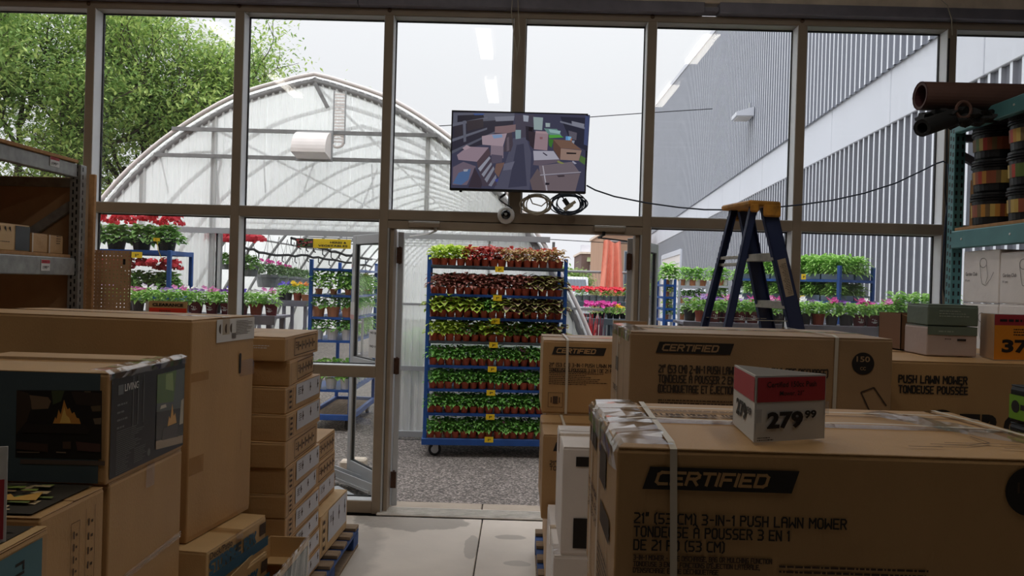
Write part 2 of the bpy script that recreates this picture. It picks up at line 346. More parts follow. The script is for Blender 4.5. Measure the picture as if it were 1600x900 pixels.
# floor: poured slabs with saw-cut joints
fl = MB().box(-5.2, 5.2, -16, .13, -.12, -.03).build('floor', mat('joint_dirt', (60, 54, 48), .95)); fl['kind'] = 'structure'
m = mat('polished_concrete', (222, 211, 198), .6, 0, .4, var=.12, vscale=1.6, bump=.12, bscale=30)
nt = m.node_tree; p = nt.nodes['Principled BSDF']; ramp = [n for n in nt.nodes if n.type == 'VALTORGB'][0]
def stain(cx, cy, rx, ry, dark, soft=.35):
    global ramp_out
    g = nt.nodes.new('ShaderNodeNewGeometry'); mp = nt.nodes.new('ShaderNodeVectorMath'); mp.operation = 'SUBTRACT'; mp.inputs[1].default_value = (cx, cy, 0)
    sc = nt.nodes.new('ShaderNodeVectorMath'); sc.operation = 'MULTIPLY'; sc.inputs[1].default_value = (1/rx, 1/ry, 0)
    n = nt.nodes.new('ShaderNodeTexNoise'); n.inputs['Scale'].default_value = 7; n.inputs['Detail'].default_value = 4
    ln = nt.nodes.new('ShaderNodeVectorMath'); ln.operation = 'LENGTH'; ad = nt.nodes.new('ShaderNodeMath'); ad.operation = 'ADD'
    mr = nt.nodes.new('ShaderNodeMapRange'); mr.inputs[1].default_value = 1.4; mr.inputs[2].default_value = 1.4+soft*.3
    mr.inputs[3].default_value = dark; mr.inputs[4].default_value = 1
    vs = nt.nodes.new('ShaderNodeVectorMath'); vs.operation = 'SCALE'; L = nt.links.new
    L(g.outputs['Position'], mp.inputs[0]); L(mp.outputs[0], sc.inputs[0]); L(sc.outputs[0], ln.inputs[0]); L(g.outputs['Position'], n.inputs['Vector'])
    L(ln.outputs['Value'], ad.inputs[0]); L(n.outputs[0], ad.inputs[1]); L(ad.outputs[0], mr.inputs[0]); L(ramp_out, vs.inputs[0]); L(mr.outputs[0], vs.inputs['Scale'])
    ramp_out = vs.outputs[0]
ramp_out = ramp.outputs[0]
stain(-.72, -.15, .42, .20, .62); stain(-.02, -.42, .10, .05, .68); stain(-.27, -.62, .05, .22, .72); stain(.02, -.9, .09, .05, .75)
stain(-1.0, -1.0, .15, .7, .75, 1.5)
nt.links.new(ramp_out, p.inputs['Base Color'])
JX = at(742, 880, 4.6).x
slabs = [(-5.2, -2.75), (-2.745, JX-.004), (JX+.004, 2.6), (2.608, 5.2)]
for (x0, x1) in slabs:
    for (y0, y1) in ((-.0, .0),): pass
    for (y0, y1) in ((-16, -8.9), (-8.892, -3.3), (-3.292, -.05)):
        MB().bbox(x0, x1, y0, y1, -.04, 0, .004).build('slab', m, fl)
# glazed wall
wf = thing('wall_front', None, None, kind='structure')
def frame_box(name, x0, x1, z0, z1, y0=0, y1=.15, par=wf, mt=M_frame): return MB().bbox(x0, x1, y0, y1, z0, z1, .002).build(name, mt, par)
for k, mm in enumerate(mull):
    if mm: frame_box('mullion', mm[0], mm[1], 0, ZHT)
frame_box('mullion', cm[0], cm[1], ZT1, ZHT, 0.0, .15)
frame_box('head_rail', mull[0][0], mull[8][1], ZH, ZHT, -.002, .16)
frame_box('transom', mull[0][0], mull[8][1], ZT0, ZT1, .004, .155)
frame_box('door_header', DXL, DXR, ZT0-.062, ZT0-.006, -.004, .12)
def bolt(x, z, y=-.004, r=.012):
    mb = MB(); Mx = Matrix.Translation((x, y, z)) @ Matrix.Rotation(PI/2, 4, 'X')
    mb.lathe([(r*1.3, 0), (r*1.3, .003), (r, .004), (r*.8, .009), (0, .011)], 10, M=Mx); mb.build('bolt', M_screw, wf)
for x, y in ((374.5, 9.5), (609, 16.5), (1019.5, 26.5), (1253.5, 33), (139, 6)): bolt(X0(x, y), Z0(x, y))
# lintel, ceiling edge and steel bars above
MB().bbox(-5.2, 5.2, -.05, .16, ZHT+.078, 4.6, .005).build('wall_front_lintel', M_conc)['kind'] = 'structure'
tr = thing('trim_1', None, None, kind='structure')
for (a, b, dy) in ((-5.2, X0(562, 8), 0), (X0(563, 8), X0(1098, 14), .006), (X0(1121, 16), 5.2, .0)):
    MB().bbox(a, b, -.075+dy, .05, ZHT+.002, ZHT+.078, .004).build('steel_bar', M_steel, tr)
MB().box(X0(1098, 14), X0(1121, 16), -.05, .05, ZHT+.02, ZHT+.05).build('splice', M_steel, tr)
# panes and stops: one window per bay, upper and lower
wn = [0]
def window(x0, x1, z0, z1, gy=GY):
    wn[0] += 1; w = thing('window_%d' % wn[0], None, None, kind='structure')
    g = .007
    # white painted returns beside the glass, and the black gasket
    mb = MB(); t = .004
    mb.box(x0, x0+t, .006, gy-.006, z0, z1); mb.box(x1-t, x1, .006, gy-.006, z0, z1)
    mb.box(x0, x1, .012, gy-.006, z0, z0+t)
    mb.build('side_return', M_reveal, w)
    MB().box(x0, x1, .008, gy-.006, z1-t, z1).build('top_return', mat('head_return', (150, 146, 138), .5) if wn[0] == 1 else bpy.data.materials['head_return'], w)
    mb = MB()
    for (a, b, c, d) in ((x0, x0+g+t, z0, z1), (x1-g-t, x1, z0, z1), (x0, x1, z0, z0+g+t), (x0, x1, z1-g-t, z1)): mb.box(a, b, gy-.006, gy+.012, c, d)
    mb.build('gasket', M_gasket, w)
    MB().box(x0+.008, x1-.008, gy+.001, gy+.005, z0+.008, z1-.008).build('pane', M_glass, w)
    return w
bays = [(mull[0][1], mull[1][0]), (mull[1][1], mull[2][0]), (mull[2][1], mull[3][0]), (mull[3][1], cm[0]), (cm[1], mull[5][0]), (mull[5][1], mull[6][0]), (mull[6][1], mull[7][0]), (mull[7][1], mull[8][0])]
for b in bays: window(b[0], b[1], ZT1, ZH)
ZBT = .16
for i in (0, 1, 2, 5, 6, 7):
    b = bays[i]
    window(b[0], b[1], ZR1, ZT0)
    window(b[0], b[1], ZB, ZR0)
    frame_box('mid_rail', b[0], b[1], ZR0, ZR1, .004, .155); frame_box('bottom_rail', b[0], b[1], .005, ZB, .0, .155)
# door frame: jambs, hinges, threshold, closers
for s, x in ((1, DXL), (-1, DXR)):
    MB().bbox(min(x, x+s*.012), max(x, x+s*.012), -.003, .155, 0, ZT0-.06, .002).build('jamb_stop', M_bright if 0 else M_alu, wf)
    MB().bbox(min(x+s*.014, x+s*.045), max(x+s*.014, x+s*.045), .02, .15, 0, ZT0-.062, .003).build('jamb', M_frame, wf)
    for z in (Z0(622, 398), Z0(618, 575), Z0(612, 757)):
        mb = MB(); xx = x+s*.05; mb.box(min(xx, xx+s*.04), max(xx, xx+s*.04), .125, .142, z-.06, z+.06)
        mb.tube([(xx+s*.02, .150, z-.065), (xx+s*.02, .150, z+.065)], .009, 8)
        mb.build('hinge', M_hinge, wf)
th = thing('threshold', None, None, kind='structure'); th.name = 'trim_2'
mb = MB(); mb.bbox(DXL-.02, DXR+.02, -.045, .14, .001, .016, .005); mb.build('threshold_plate', mat('worn_aluminium', (206, 200, 192), .45, .25, var=.15, vscale=12), th)
for k in range(5): MB().box(DXL, DXR, -.03+k*.034, -.022+k*.034, .0162, .0195).build('ridge', bpy.data.materials['worn_aluminium'], th)
def leaf_door(n, hinge, ang, w=.84, flip=1):
    d = thing('door_%d' % n, None, None, (hinge[0], hinge[1], 0), ang, kind='structure')
    H = ZT0-.075; s = .062; y0, y1 = -.022, .022
    def bb(name, a, b, c, e, mt=M_alu, ya=y0, yb=y1): return MB().bbox(a, b, ya, yb, c, e, .003).build(name, mt, d)
    bb('stile', 0.0, s, .012, H); bb('stile', w-s, w, .012, H)
    bb('top_rail', s, w-s, H-.075, H); bb('mid_rail', s, w-s, ZR0+.005, ZR1-.01); bb('bottom_rail', s, w-s, .012, .2)
    for (a, c) in ((.2, ZR0+.005), (ZR1-.01, H-.075)):
        p = MB().box(s-.004, w-s+.004, -.003, .003, a, c).build('pane', M_glass, d)
        g = MB()
        for q in ((s, s+.008, a, c), (w-s-.008, w-s, a, c), (s, w-s, a, a+.008), (s, w-s, c-.008, c)): g.box(q[0], q[1], -.010, .010, q[2], q[3])
        g.build('gasket', M_gasket, p)
    mb = MB(); mb.tube([(w-.03, y0-.05*1, ZR1-.02), (w-.03, y0-.05, ZR1+.30)], .011, 8)
    for z in (ZR1, ZR1+.27): mb.tube([(w-.03, y0, z), (w-.03, y0-.05, z)], .009, 8)
    mb.build('pull_handle', M_bright, d)
    return d
D1 = leaf_door(1, (DXL+.075, .175), PI-math.radians(54), flip=1)
D2 = leaf_door(2, (DXR-.06, .175), math.radians(67))
# closers on the header
for (px, py, ex, ey, dr) in ((640, 345, 620, 365, -1), (928, 352, 985, 375, 1)):
    a = at(px, py, T0); c = MB(); c.bbox(a.x, a.x+.225, -.05, -.006, a.z-.045, a.z-.006, .005)
    o = c.build('door_closer', M_frame); tag(o, 'brown door closer body on the door header, %s of the two' % ('left' if dr < 0 else 'right'), 'door closer')
    MB().bbox(a.x, a.x+.225, -.054, -.048, a.z-.018, a.z-.004, .002).build('cover_strip', M_bright, o)
    piv = Vector((a.x+(.19 if dr < 0 else .07), .02, a.z-.07)); mb = MB()
    mb.tube([(piv.x, -.02, a.z-.045), (piv.x, -.02, a.z-.075)], .012, 8)
    el = Vector((piv.x+dr*(.06 if dr < 0 else -.02), .12, piv.z-.012)); en = Vector((piv.x+dr*.24, .42 if dr < 0 else .4, piv.z-.016))
    mb.bar((piv.x, -.02, piv.z), el, .02, .008); mb.bar(el, en, .018, .010)
    mb.build('arm', M_bright if dr < 0 else M_black, o)
# room shell behind and beside the camera
for nm, a in (('wall_left', (-5.3, -5.2, -16, .16, -.1, 4.6)), ('wall_right', (5.2, 5.3, -16, .16, -.1, 4.6)), ('wall_back', (-5.3, 5.3, -16.1, -16, -.1, 4.6))):
    MB().box(*a).build(nm, M_wall)['kind'] = 'structure'
cl = MB().box(-5.3, 5.3, -16.1, .16, 4.6, 4.75).build('ceiling', M_ceil); cl['kind'] = 'structure'
for k in range(9):
    y = -1.4-k*1.7; j = MB(); j.box(-5.2, 5.2, y-.04, y+.04, 4.56, 4.6); j.box(-5.2, 5.2, y-.04, y+.04, 4.34, 4.37)
    for q in range(26): j.bar((-5.2+q*.4, y, 4.36), (-5.0+q*.4, y, 4.58), .02, .02); j.bar((-5.0+q*.4, y, 4.58), (-4.8+q*.4, y, 4.36), .02, .02)
    j.build('joist', M_steel, cl)
M_tube = mat('fluorescent_tube', (255, 250, 240), .5, emit=TUBE_STRENGTH)
# fluorescent rows: their mirror images streak the panes
fproto = None; nf = 0
for rn, rx in (('left', -3.2), ('middle', -.45), ('right', 1.85)):
    for k in range(2):
        y = -2.3-k*2.1
        if fproto is None:
            root = thing('ceiling_light', 'x', 'ceiling light', (rx, y, 4.30), 0, 'twin tube lights in three rows under the ceiling')
            ps = [MB().bbox(-.11, .11, -.62, .62, -.0, .03, .004).build('housing', M_whitebox, root)]
            for s in (-.06, .06): ps.append(MB().tube([(s, -.6, -.025), (s, .6, -.025)], .016, 10).build('tube', M_tube, root))
            for s in (-.07, .07): ps.append(MB().tube([(0, s*7, .03), (0, s*7, .24)], .004, 6).build('hanger', M_steel, root))
            fproto = (root, ps); o = root
        else:
            o = copy_parts(fproto[1], fproto[0]); o.location = (rx, y, 4.30)
        o['label'] = 'twin tube ceiling light, %s in the %s row from the glass wall' % (ORD[k], rn)
        ld = bpy.data.lights.new('tube_light', 'AREA'); ld.shape = 'RECTANGLE'; ld.size = .14; ld.size_y = 1.2; ld.energy = LAMP_POWER; ld.color = (1, .93, .82)
        lo = bpy.data.objects.new('tube_light', ld); COL.objects.link(lo); lo.location = (0, 0, -.06); lo.parent = o
# ------------------------------------------------------------------ outside ground
ap = thing('apron', None, None, kind='structure'); mA = mat('apron_concrete', (172, 158, 142), .85, var=.10, vscale=4, bump=.3, bscale=60)
jx = at(753, 795, 5.85).x
y_ap = atz(640, 783, -.01).y
for a, b in ((-9, jx-2.406), (jx-2.4, jx-.004), (jx+.004, jx+2.4), (jx+2.406, 9)):
    MB().bbox(a, b, .145, y_ap, -.08, -.012, .006).build('slab', mA, ap)
asp = bpy.data.materials.new('asphalt'); asp.use_nodes = True; nt = asp.node_tree; p = nt.nodes['Principled BSDF']; p.inputs['Roughness'].default_value = .8
g = nt.nodes.new('ShaderNodeNewGeometry'); v = nt.nodes.new('ShaderNodeTexVoronoi'); v.inputs['Scale'].default_value = 75
n = nt.nodes.new('ShaderNodeTexNoise'); n.inputs['Scale'].default_value = .9; n.inputs['Detail'].default_value = 5
r = nt.nodes.new('ShaderNodeValToRGB'); e = r.color_ramp.elements; e[0].position = .15; e[0].color = (.085, .072, .064, 1); e[1].position = .97; e[1].color = (.42, .36, .32, 1)
e2 = e.new(.6); e2.color = (.165, .14, .122, 1)
mx = nt.nodes.new('ShaderNodeVectorMath'); mx.operation = 'SCALE'; mr = nt.nodes.new('ShaderNodeMapRange'); mr.inputs[3].default_value = .8; mr.inputs[4].default_value = 1.25
L = nt.links.new; L(g.outputs['Position'], v.inputs['Vector']); L(g.outputs['Position'], n.inputs['Vector'])
sx = nt.nodes.new('ShaderNodeSeparateXYZ'); L(v.outputs['Color'], sx.inputs[0]); L(sx.outputs[0], r.inputs[0]); L(n.outputs[0], mr.inputs[0]); L(r.outputs[0], mx.inputs[0]); L(mr.outputs[0], mx.inputs['Scale']); L(mx.outputs[0], p.inputs['Base Color'])
b = nt.nodes.new('ShaderNodeBump'); b.inputs['Strength'].default_value = .6; b.inputs['Distance'].default_value = .006; L(v.outputs['Distance'], b.inputs['Height']); L(b.outputs[0], p.inputs['Normal'])
gr = MB().box(-60, 60, y_ap-.002, 150, -.3, -.016).build('ground', asp); gr['kind'] = 'structure'
MB().box(-60, 60, -20, y_ap-.002, -.4, -.125).build('ground_base', M_conc)['kind'] = 'structure'
# exterior face of our own building above the glass is the lintel; a soffit above the door
# ------------------------------------------------------------------ big ribbed metal building on the right
BDX, BDY = math.sin(.0725), math.cos(.0725); BX0 = 4.75
bld = thing('metal_building', 'long grey ribbed metal building with a white band, right of the glass wall', 'building', (BX0, -5.57, 0), -.0725)
# local axes: +Y runs away along the wall, -X faces the passage
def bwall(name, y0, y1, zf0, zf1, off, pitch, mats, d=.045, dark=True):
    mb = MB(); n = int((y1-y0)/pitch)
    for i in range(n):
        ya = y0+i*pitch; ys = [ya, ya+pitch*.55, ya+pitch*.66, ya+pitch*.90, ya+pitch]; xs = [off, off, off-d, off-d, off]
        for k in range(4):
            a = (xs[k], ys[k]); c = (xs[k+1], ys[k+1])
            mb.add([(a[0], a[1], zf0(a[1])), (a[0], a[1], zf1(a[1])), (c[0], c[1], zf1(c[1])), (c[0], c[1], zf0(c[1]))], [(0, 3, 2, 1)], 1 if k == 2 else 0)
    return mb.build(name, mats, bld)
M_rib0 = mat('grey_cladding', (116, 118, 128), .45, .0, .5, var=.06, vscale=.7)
M_rib1 = mat('grey_cladding_lit_crest', (236, 240, 248), .4, .0, .5, var=.05, vscale=3)  # sky light on the rib crests, put into a lighter paint colour
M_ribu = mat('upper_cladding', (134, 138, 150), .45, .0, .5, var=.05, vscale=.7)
M_band = mat('white_band_panel', (220, 223, 232), .5, .0, .5, var=.03, vscale=.6)
def bloc(px, py):          # local (y, z) of the wall point seen at a pixel
    d = _f + _r*((px-800)/FPX) + _u*((450-py)/FPX)
    # wall: X = BX0 + tan(.0725)*(Y+5.57)
    s = BX0/(d.x-math.tan(.0725)*d.y); P = CAM+d*s
    return (P.y+5.57)/math.cos(.0725), P.z
yA, zA = bloc(1268, 192); yB, zB = bloc(1462, 75); yC, zC = bloc(1255, 259); yD, zD = bloc(1430, 183)
zband1 = (zA+zB)/2; zband0 = (zC+zD)/2
r1 = bloc(1125, 48); r2 = bloc(1028, 165); YE = bloc(1021, 300)[0]
sl = (r2[1]-r1[1])/(r2[0]-r1[0])
def ztop(y): return max(r1[1]+sl*(y-r1[0]), zband1+1.5)
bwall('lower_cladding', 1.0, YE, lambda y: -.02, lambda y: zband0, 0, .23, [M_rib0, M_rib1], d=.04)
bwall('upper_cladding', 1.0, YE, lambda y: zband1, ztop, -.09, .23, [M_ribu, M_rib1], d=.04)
yy = 1.0
while yy < YE:
    MB().bbox(-.06, .0, yy, min(yy+2.68, YE), zband0-.02, zband1+.04, .01).build('band_panel', M_band, bld); yy += 2.7
mb = MB(); mb.box(-.16, .1, 1.0, YE, 0, .16)
mb = MB()
mb.add([(-.16, 1, ztop(1)), (-.16, YE, ztop(YE)), (-.16, YE, ztop(YE)+.18), (-.16, 1, ztop(1)+.18), (.3, 1, ztop(1)), (.3, YE, ztop(YE)), (.3, YE, ztop(YE)+.18), (.3, 1, ztop(1)+.18)],
       [(0, 3, 2, 1), (4, 5, 6, 7), (3, 7, 6, 2), (0, 1, 5, 4), (1, 2, 6, 5), (0, 4, 7, 3)]); mb.build('roof_flashing', M_band, bld)
MB().box(.06, 12, .9, YE-.05, -.02, zband1+1.4).build('building_core', M_rib0, bld)
MB().bbox(-.12, .05, YE-.05, YE+.1, 0, ztop(YE), .01).build('corner_trim', M_band, bld)
# overhead door recess with white surround
ya, za = bloc(1066, 393); yb, zb = bloc(1037, 403)
yb = min(yb, YE-1.2); mb = MB()
mb.box(-.10, .02, ya, yb, za-.12, za+.10); mb.box(-.10, .02, ya-.22, ya, 0, za+.1); mb.box(-.10, .02, yb, yb+.22, 0, za+.1)
df = mb.build('door_surround', M_band, bld)
MB().box(-.062, -.058, ya, yb, 0, za-.12).build('overhead_door', M_whitebox, df)
for k in range(6): MB().box(-.075, -.06, ya, yb, .5+k*.6, .53+k*.6).build('door_rib', M_band, df)
# wall lamp
wy, wz = bloc(1182, 178)
lampo = thing('wall_lamp', 'white wedge shaped lamp fixed high on the ribbed metal wall', 'wall lamp', bld.matrix_basis @ Vector((-.14, wy, wz)), -.0725)
mb = MB(); mb.add([(0, -.35, .12), (0, .35, .12), (0, .35, -.12), (0, -.35, -.12), (-.46, -.35, -.02), (-.46, .35, -.02), (-.46, .35, -.12), (-.46, -.35, -.12)],
                  [(0, 1, 5, 4), (3, 7, 6, 2), (0, 4, 7, 3), (1, 2, 6, 5), (4, 5, 6, 7), (0, 3, 2, 1)]); mb.build('lamp_hood', M_band, lampo)
MB().box(-.40, -.05, -.28, .28, -.15, -.12).build('lens', M_white, lampo); MB().tube([(-.05, 0, .1), (-.05, 0, .3)], .03, 8).build('conduit', M_alu, lampo)
# ------------------------------------------------------------------ greenhouse
GT = 8.32; gy = GT-5.57
gh_c = at(492, 118, GT); GX = gh_c.x; GZ = gh_c.z
prof = [(0, GZ), (.30, GZ-.075), (.87, GZ-.27), (1.5, GZ-.66), (2.0, GZ-1.10), (2.42, GZ-1.62), (2.78, GZ-2.2), (3.05, GZ-2.75), (3.22, GZ-3.3), (3.30, 0)]
def psm(n=5):
    out = []; P = [(-.30, GZ+.09)]+prof+[prof[-1]]
    for i in range(1, len(P)-2):
        for k in range(n):
            t = k/n; q = []
            for c in (0, 1):
                a, b, d, e = (P[i-1][c], P[i][c], P[i+1][c], P[i+2][c])
                q.append(.5*((2*b)+(-a+d)*t+(2*a-5*b+4*d-e)*t*t+(-a+3*b-3*d+e)*t**3))
            out.append((max(q[0], 0), q[1]))
    out.append(prof[-1]); return out
PS = psm(4)
def ghz(dx):                       # height of the arch at a distance from the ridge
    dx = abs(dx)
    for a, b in zip(PS, PS[1:]):
        if a[0] <= dx <= b[0]: return a[1]+(b[1]-a[1])*(dx-a[0])/max(1e-6, b[0]-a[0])
    return 0
def arch(off=0, z0=0): return [(GX-d-off*(d > 0), z+off) for d, z in PS[::-1]]+[(GX+d+off, z+off) for d, z in PS[1:]]
gh = thing('greenhouse', 'white arched greenhouse with ribbed translucent gable behind the glass wall', 'greenhouse')
M_poly = filmmat('ribbed_polycarbonate', (253, 254, 252), .24, .52)
M_film = filmmat('greenhouse_film', (253, 254, 253), .10, .80)
M_ghm = mat('galvanised_tube', (142, 142, 142), .5, .2, .5, var=.15, vscale=14)
GL_ = 26.0
# opening between x 345..600 px, below the header at y 366 px
ox0 = at(344, 420, GT).x; ox1 = at(604, 420, GT).x; oz = at(430, 366, GT).z
def ribsheet(name, x0, x1, zl, zh, y, par, pitch=.075, d=.014):
    mb = MB(); n = max(1, int(round((x1-x0)/pitch))); pt = (x1-x0)/n
    for i in range(n):
        xa = x0+i*pt; xs = [xa, xa+pt*.55, xa+pt*.65, xa+pt*.9, xa+pt]; ys = [y, y, y-d, y-d, y]
        for k in range(4):
            mb.add([(xs[k], ys[k], zl(xs[k])), (xs[k+1], ys[k+1], zl(xs[k+1])), (xs[k+1], ys[k+1], zh(xs[k+1])), (xs[k], ys[k], zh(xs[k]))], [(0, 1, 2, 3)])
    return mb.build(name, M_poly, par)
hi = lambda x: max(ghz(x-GX)-.03, .02)
xL = GX-3.27; xs = xL
while xs < GX+3.27:                     # gable sheets, one object per 0.9 m sheet
    xe = min(xs+.92, GX+3.28)
    ribsheet('gable_sheet', xs, xe, lambda x: min(oz, hi(x)), hi, gy, gh); xs = xe+.002
for (a, b) in ((xL, ox0), (ox1, GX+3.27)):
    xs = a
    while xs < b-.05:
        xe = min(xs+.92, b)
        ribsheet('wall_sheet', xs, xe, lambda x: .05, lambda x: min(oz-.01, hi(x)), gy, gh); xs = xe+.002
def ghbar(name, a, b, w, h, mt=M_ghm): return MB().bar(a, b, w, h).build(name, mt, gh)
ghbar('header', (GX-2.62, gy-.03, oz+.02), (GX+2.6, gy-.03, oz+.02), .04, .06, M_alu)
for (pa, pb) in (((268, 201), (683, 211)), ((240, 240), (705, 255))):
    a = at(pa[0], pa[1], GT-.05); b = at(pb[0], pb[1], GT-.05); ghbar('crossbar', (a.x, gy-.035, (a.z+b.z)/2), (b.x, gy-.035, (a.z+b.z)/2), .03, .04)
for px in (222, 333, 668):
    x = at(px, 250, GT).x; zt = ghz(x-GX)-.05; zb_ = oz if px != 333 else 1.4
    ghbar('stud', (x, gy+.03, zb_), (x, gy+.03, zt), .05, .05)
for px in (340, 363, 608):
    x = at(px, 420, GT).x; ghbar('door_post', (x, gy+.03, 0), (x, gy+.03, oz), .05, .06, M_alu if px == 608 else M_ghm)
x = ox1+.03
ghbar('kick_rail', (ox1, gy-.02, .05), (GX+3.25, gy-.02, .05), .05, .06, M_alu); ghbar('wall_rail', (ox1, gy-.02, at(640, 575, GT).z), (GX+3.1, gy-.02, at(640, 575, GT).z), .03, .05, M_alu)
ghbar('kick_rail', (xL, gy-.02, .05), (ox0, gy-.02, .05), .05, .06, M_alu)
ghbar('wall_rail', (ox1, gy-.02, at(640, 475, GT).z), (GX+3.2, gy-.02, at(640, 475, GT).z), .02, .025, M_alu)
for c in (625, 760, 860):
    xx = at(c, 560, GT).x; ghbar('stud', (xx, gy+.02, .05), (xx, gy+.02, oz), .03, .03)
# arches
def rib(y, r=.028, name='arch_rib'):
    return MB().tube([(x, y, z) for x, z in arch(-.03)], r, 6, cap=True).build(name, M_ghm, gh, smooth=True)
MB().tube([(x, gy+.02, z) for x, z in arch(-.05)], .042, 8).build('end_arch', M_ghm, gh, smooth=True)
MB().tube([(x, gy-.02, z) for x, z in arch(.012)], .024, 8).build('edge_cap', M_whitebox, gh, smooth=True)
ny = 0
y = gy+1.25
while y < gy+GL_: rib(y); y += 1.25
mb = MB(); A = arch(0); n = len(A); ysn = [gy+.01+k*(GL_/20) for k in range(21)]
vs = [(x, y_, z) for y_ in ysn for x, z in A]; fs = [(j*n+i, j*n+i+1, (j+1)*n+i+1, (j+1)*n+i) for j in range(20) for i in range(n-1)]
mb.add(vs, fs); mb.build('film_cover', M_film, gh, smooth=True)
MB().add([(x, gy+GL_, z) for x, z in A]+[(GX, gy+GL_, 0)], [tuple(range(n))]).build('rear_gable', M_film, gh)
for dx in (-2.3, -1.2, 0, 1.2, 2.3): MB().tube([(GX+dx, gy+.1, ghz(dx)-.09), (GX+dx, gy+GL_, ghz(dx)-.09)], .018, 6).build('purlin', M_ghm, gh)
for dz, dx in ((2.55, 2.3),): 
    for k in range(1, 9): MB().tube([(GX-dx, gy+k*1.25, dz), (GX+dx, gy+k*1.25, dz)], .015, 6).build('collar_tie', M_ghm, gh)
# ridge brace, conduit, vent stack and the shutter box of the gable
a = at(492, 130, GT-.03); b = at(512, 168, GT-.03); MB().bar(a, b, .03, .04).build('ridge_brace', M_ghm, gh)
vx = at(466, 207, GT-.06); vx2 = at(517, 250, GT-.06)
vb = thing('vent_box', 'white round-shouldered vent box on the greenhouse gable', 'vent box', ((vx.x+vx2.x)/2, gy-.06, (vx.z+vx2.z)/2))
w = (vx2.x-vx.x)/2; h = (vx.z-vx2.z)/2; mb = MB(); N = 10
pr = [(-.0, -h)]+[(-.26*math.sin(PI/2*k/N)*1.0 if 0 else -(.26*math.cos(PI/2*k/N)), -h+.04+(2*h-.04)*math.sin(PI/2*k/N)) for k in range(N+1)]
vs = [(sx_*w, y_, z_) for sx_ in (-1, 1) for y_, z_ in pr]; n_ = len(pr)
fs = [(i, i+1, n_+i+1, n_+i) for i in range(n_-1)]+[tuple(range(n_))[::-1], tuple(range(n_, 2*n_))]
mb.add(vs, fs); mb.build('hood', M_whitebox, vb); MB().box(-w-.015, w+.015, -.01, .02, -h-.02, h+.02).build('flange', M_alu, vb)
fx = at(530, 185, GT-.05); fan = thing('vent_flap', 'slotted clear plastic vent strip high on the greenhouse gable', 'vent', (fx.x, gy-.035, fx.z))
for k in range(16): MB().box(-.055, .055, -.01, .0, -.26+k*.034, -.242+k*.034).build('slat', M_whitebox, fan)
mb = MB(); mb.box(-.07, -.055, -.012, 0, -.27, .30); mb.box(.055, .07, -.012, 0, -.27, .30); mb.build('frame', M_alu, fan)
for (px, py) in ((527, 220),):
    q = at(px, py, GT-.04); mb = MB(); P = [(q.x+.07*math.cos(t*PI/8), gy-.03, q.z+.07*math.sin(t*PI/8)) for t in range(17)]
    o = mb.tube(P, .014, 6).build('hose_ring', M_whitebox); tag(o, 'pale hose ring hung below the vent strip on the gable', 'hose')
mb = MB(); mb.tube([Vector((p.x, gy+.06, p.z)) for p in (at(275, 241, GT), at(300, 237, GT), at(328, 236, GT), at(341, 242, GT), at(342, 255, GT), at(336, 275, GT), at(337, 300, GT), at(338, 318, GT))], .014, 6); mb.build('black_conduit', M_rubber, gh, smooth=True)
for pa, pb in (((246, 243), (258, 300)), ((588, 262), (560, 330)), ((409, 250), (411, 300)), ((579, 255), (581, 315)), ((487, 256), (470, 300))):
    a = at(pa[0], pa[1], GT); b = at(pb[0], pb[1], GT); MB().tube([(a.x, gy+.07, a.z), (b.x, gy+.08, b.z)], .008, 5).build('brace_wire', M_steel, gh)
# irrigation line with hooks inside
mb = MB(); 
for (pts) in (((370, 383, 9.6), (420, 398, 10.6), (480, 400, 11.5), (530, 408, 12.5), (590, 418, 13.5)), ((455, 372, 9.8), (490, 384, 10.2), (530, 396, 11.2), (590, 408, 12.2))):
    P = []
    for i in range(len(pts)-1):
        for k in range(6):
            t = k/6; a = at(*pts[i]); b = at(*pts[i+1]); q = a.lerp(b, t); q.z += .012*math.sin(k*2.6+i); P.append(q)
    mb.tube(P, .018, 6)
    for q in P[::2]: mb.tube([q, q+Vector((0, 0, -.08)), q+Vector((.03, 0, -.10))], .008, 5)
mb.build('irrigation_pipe', M_rubber, gh)
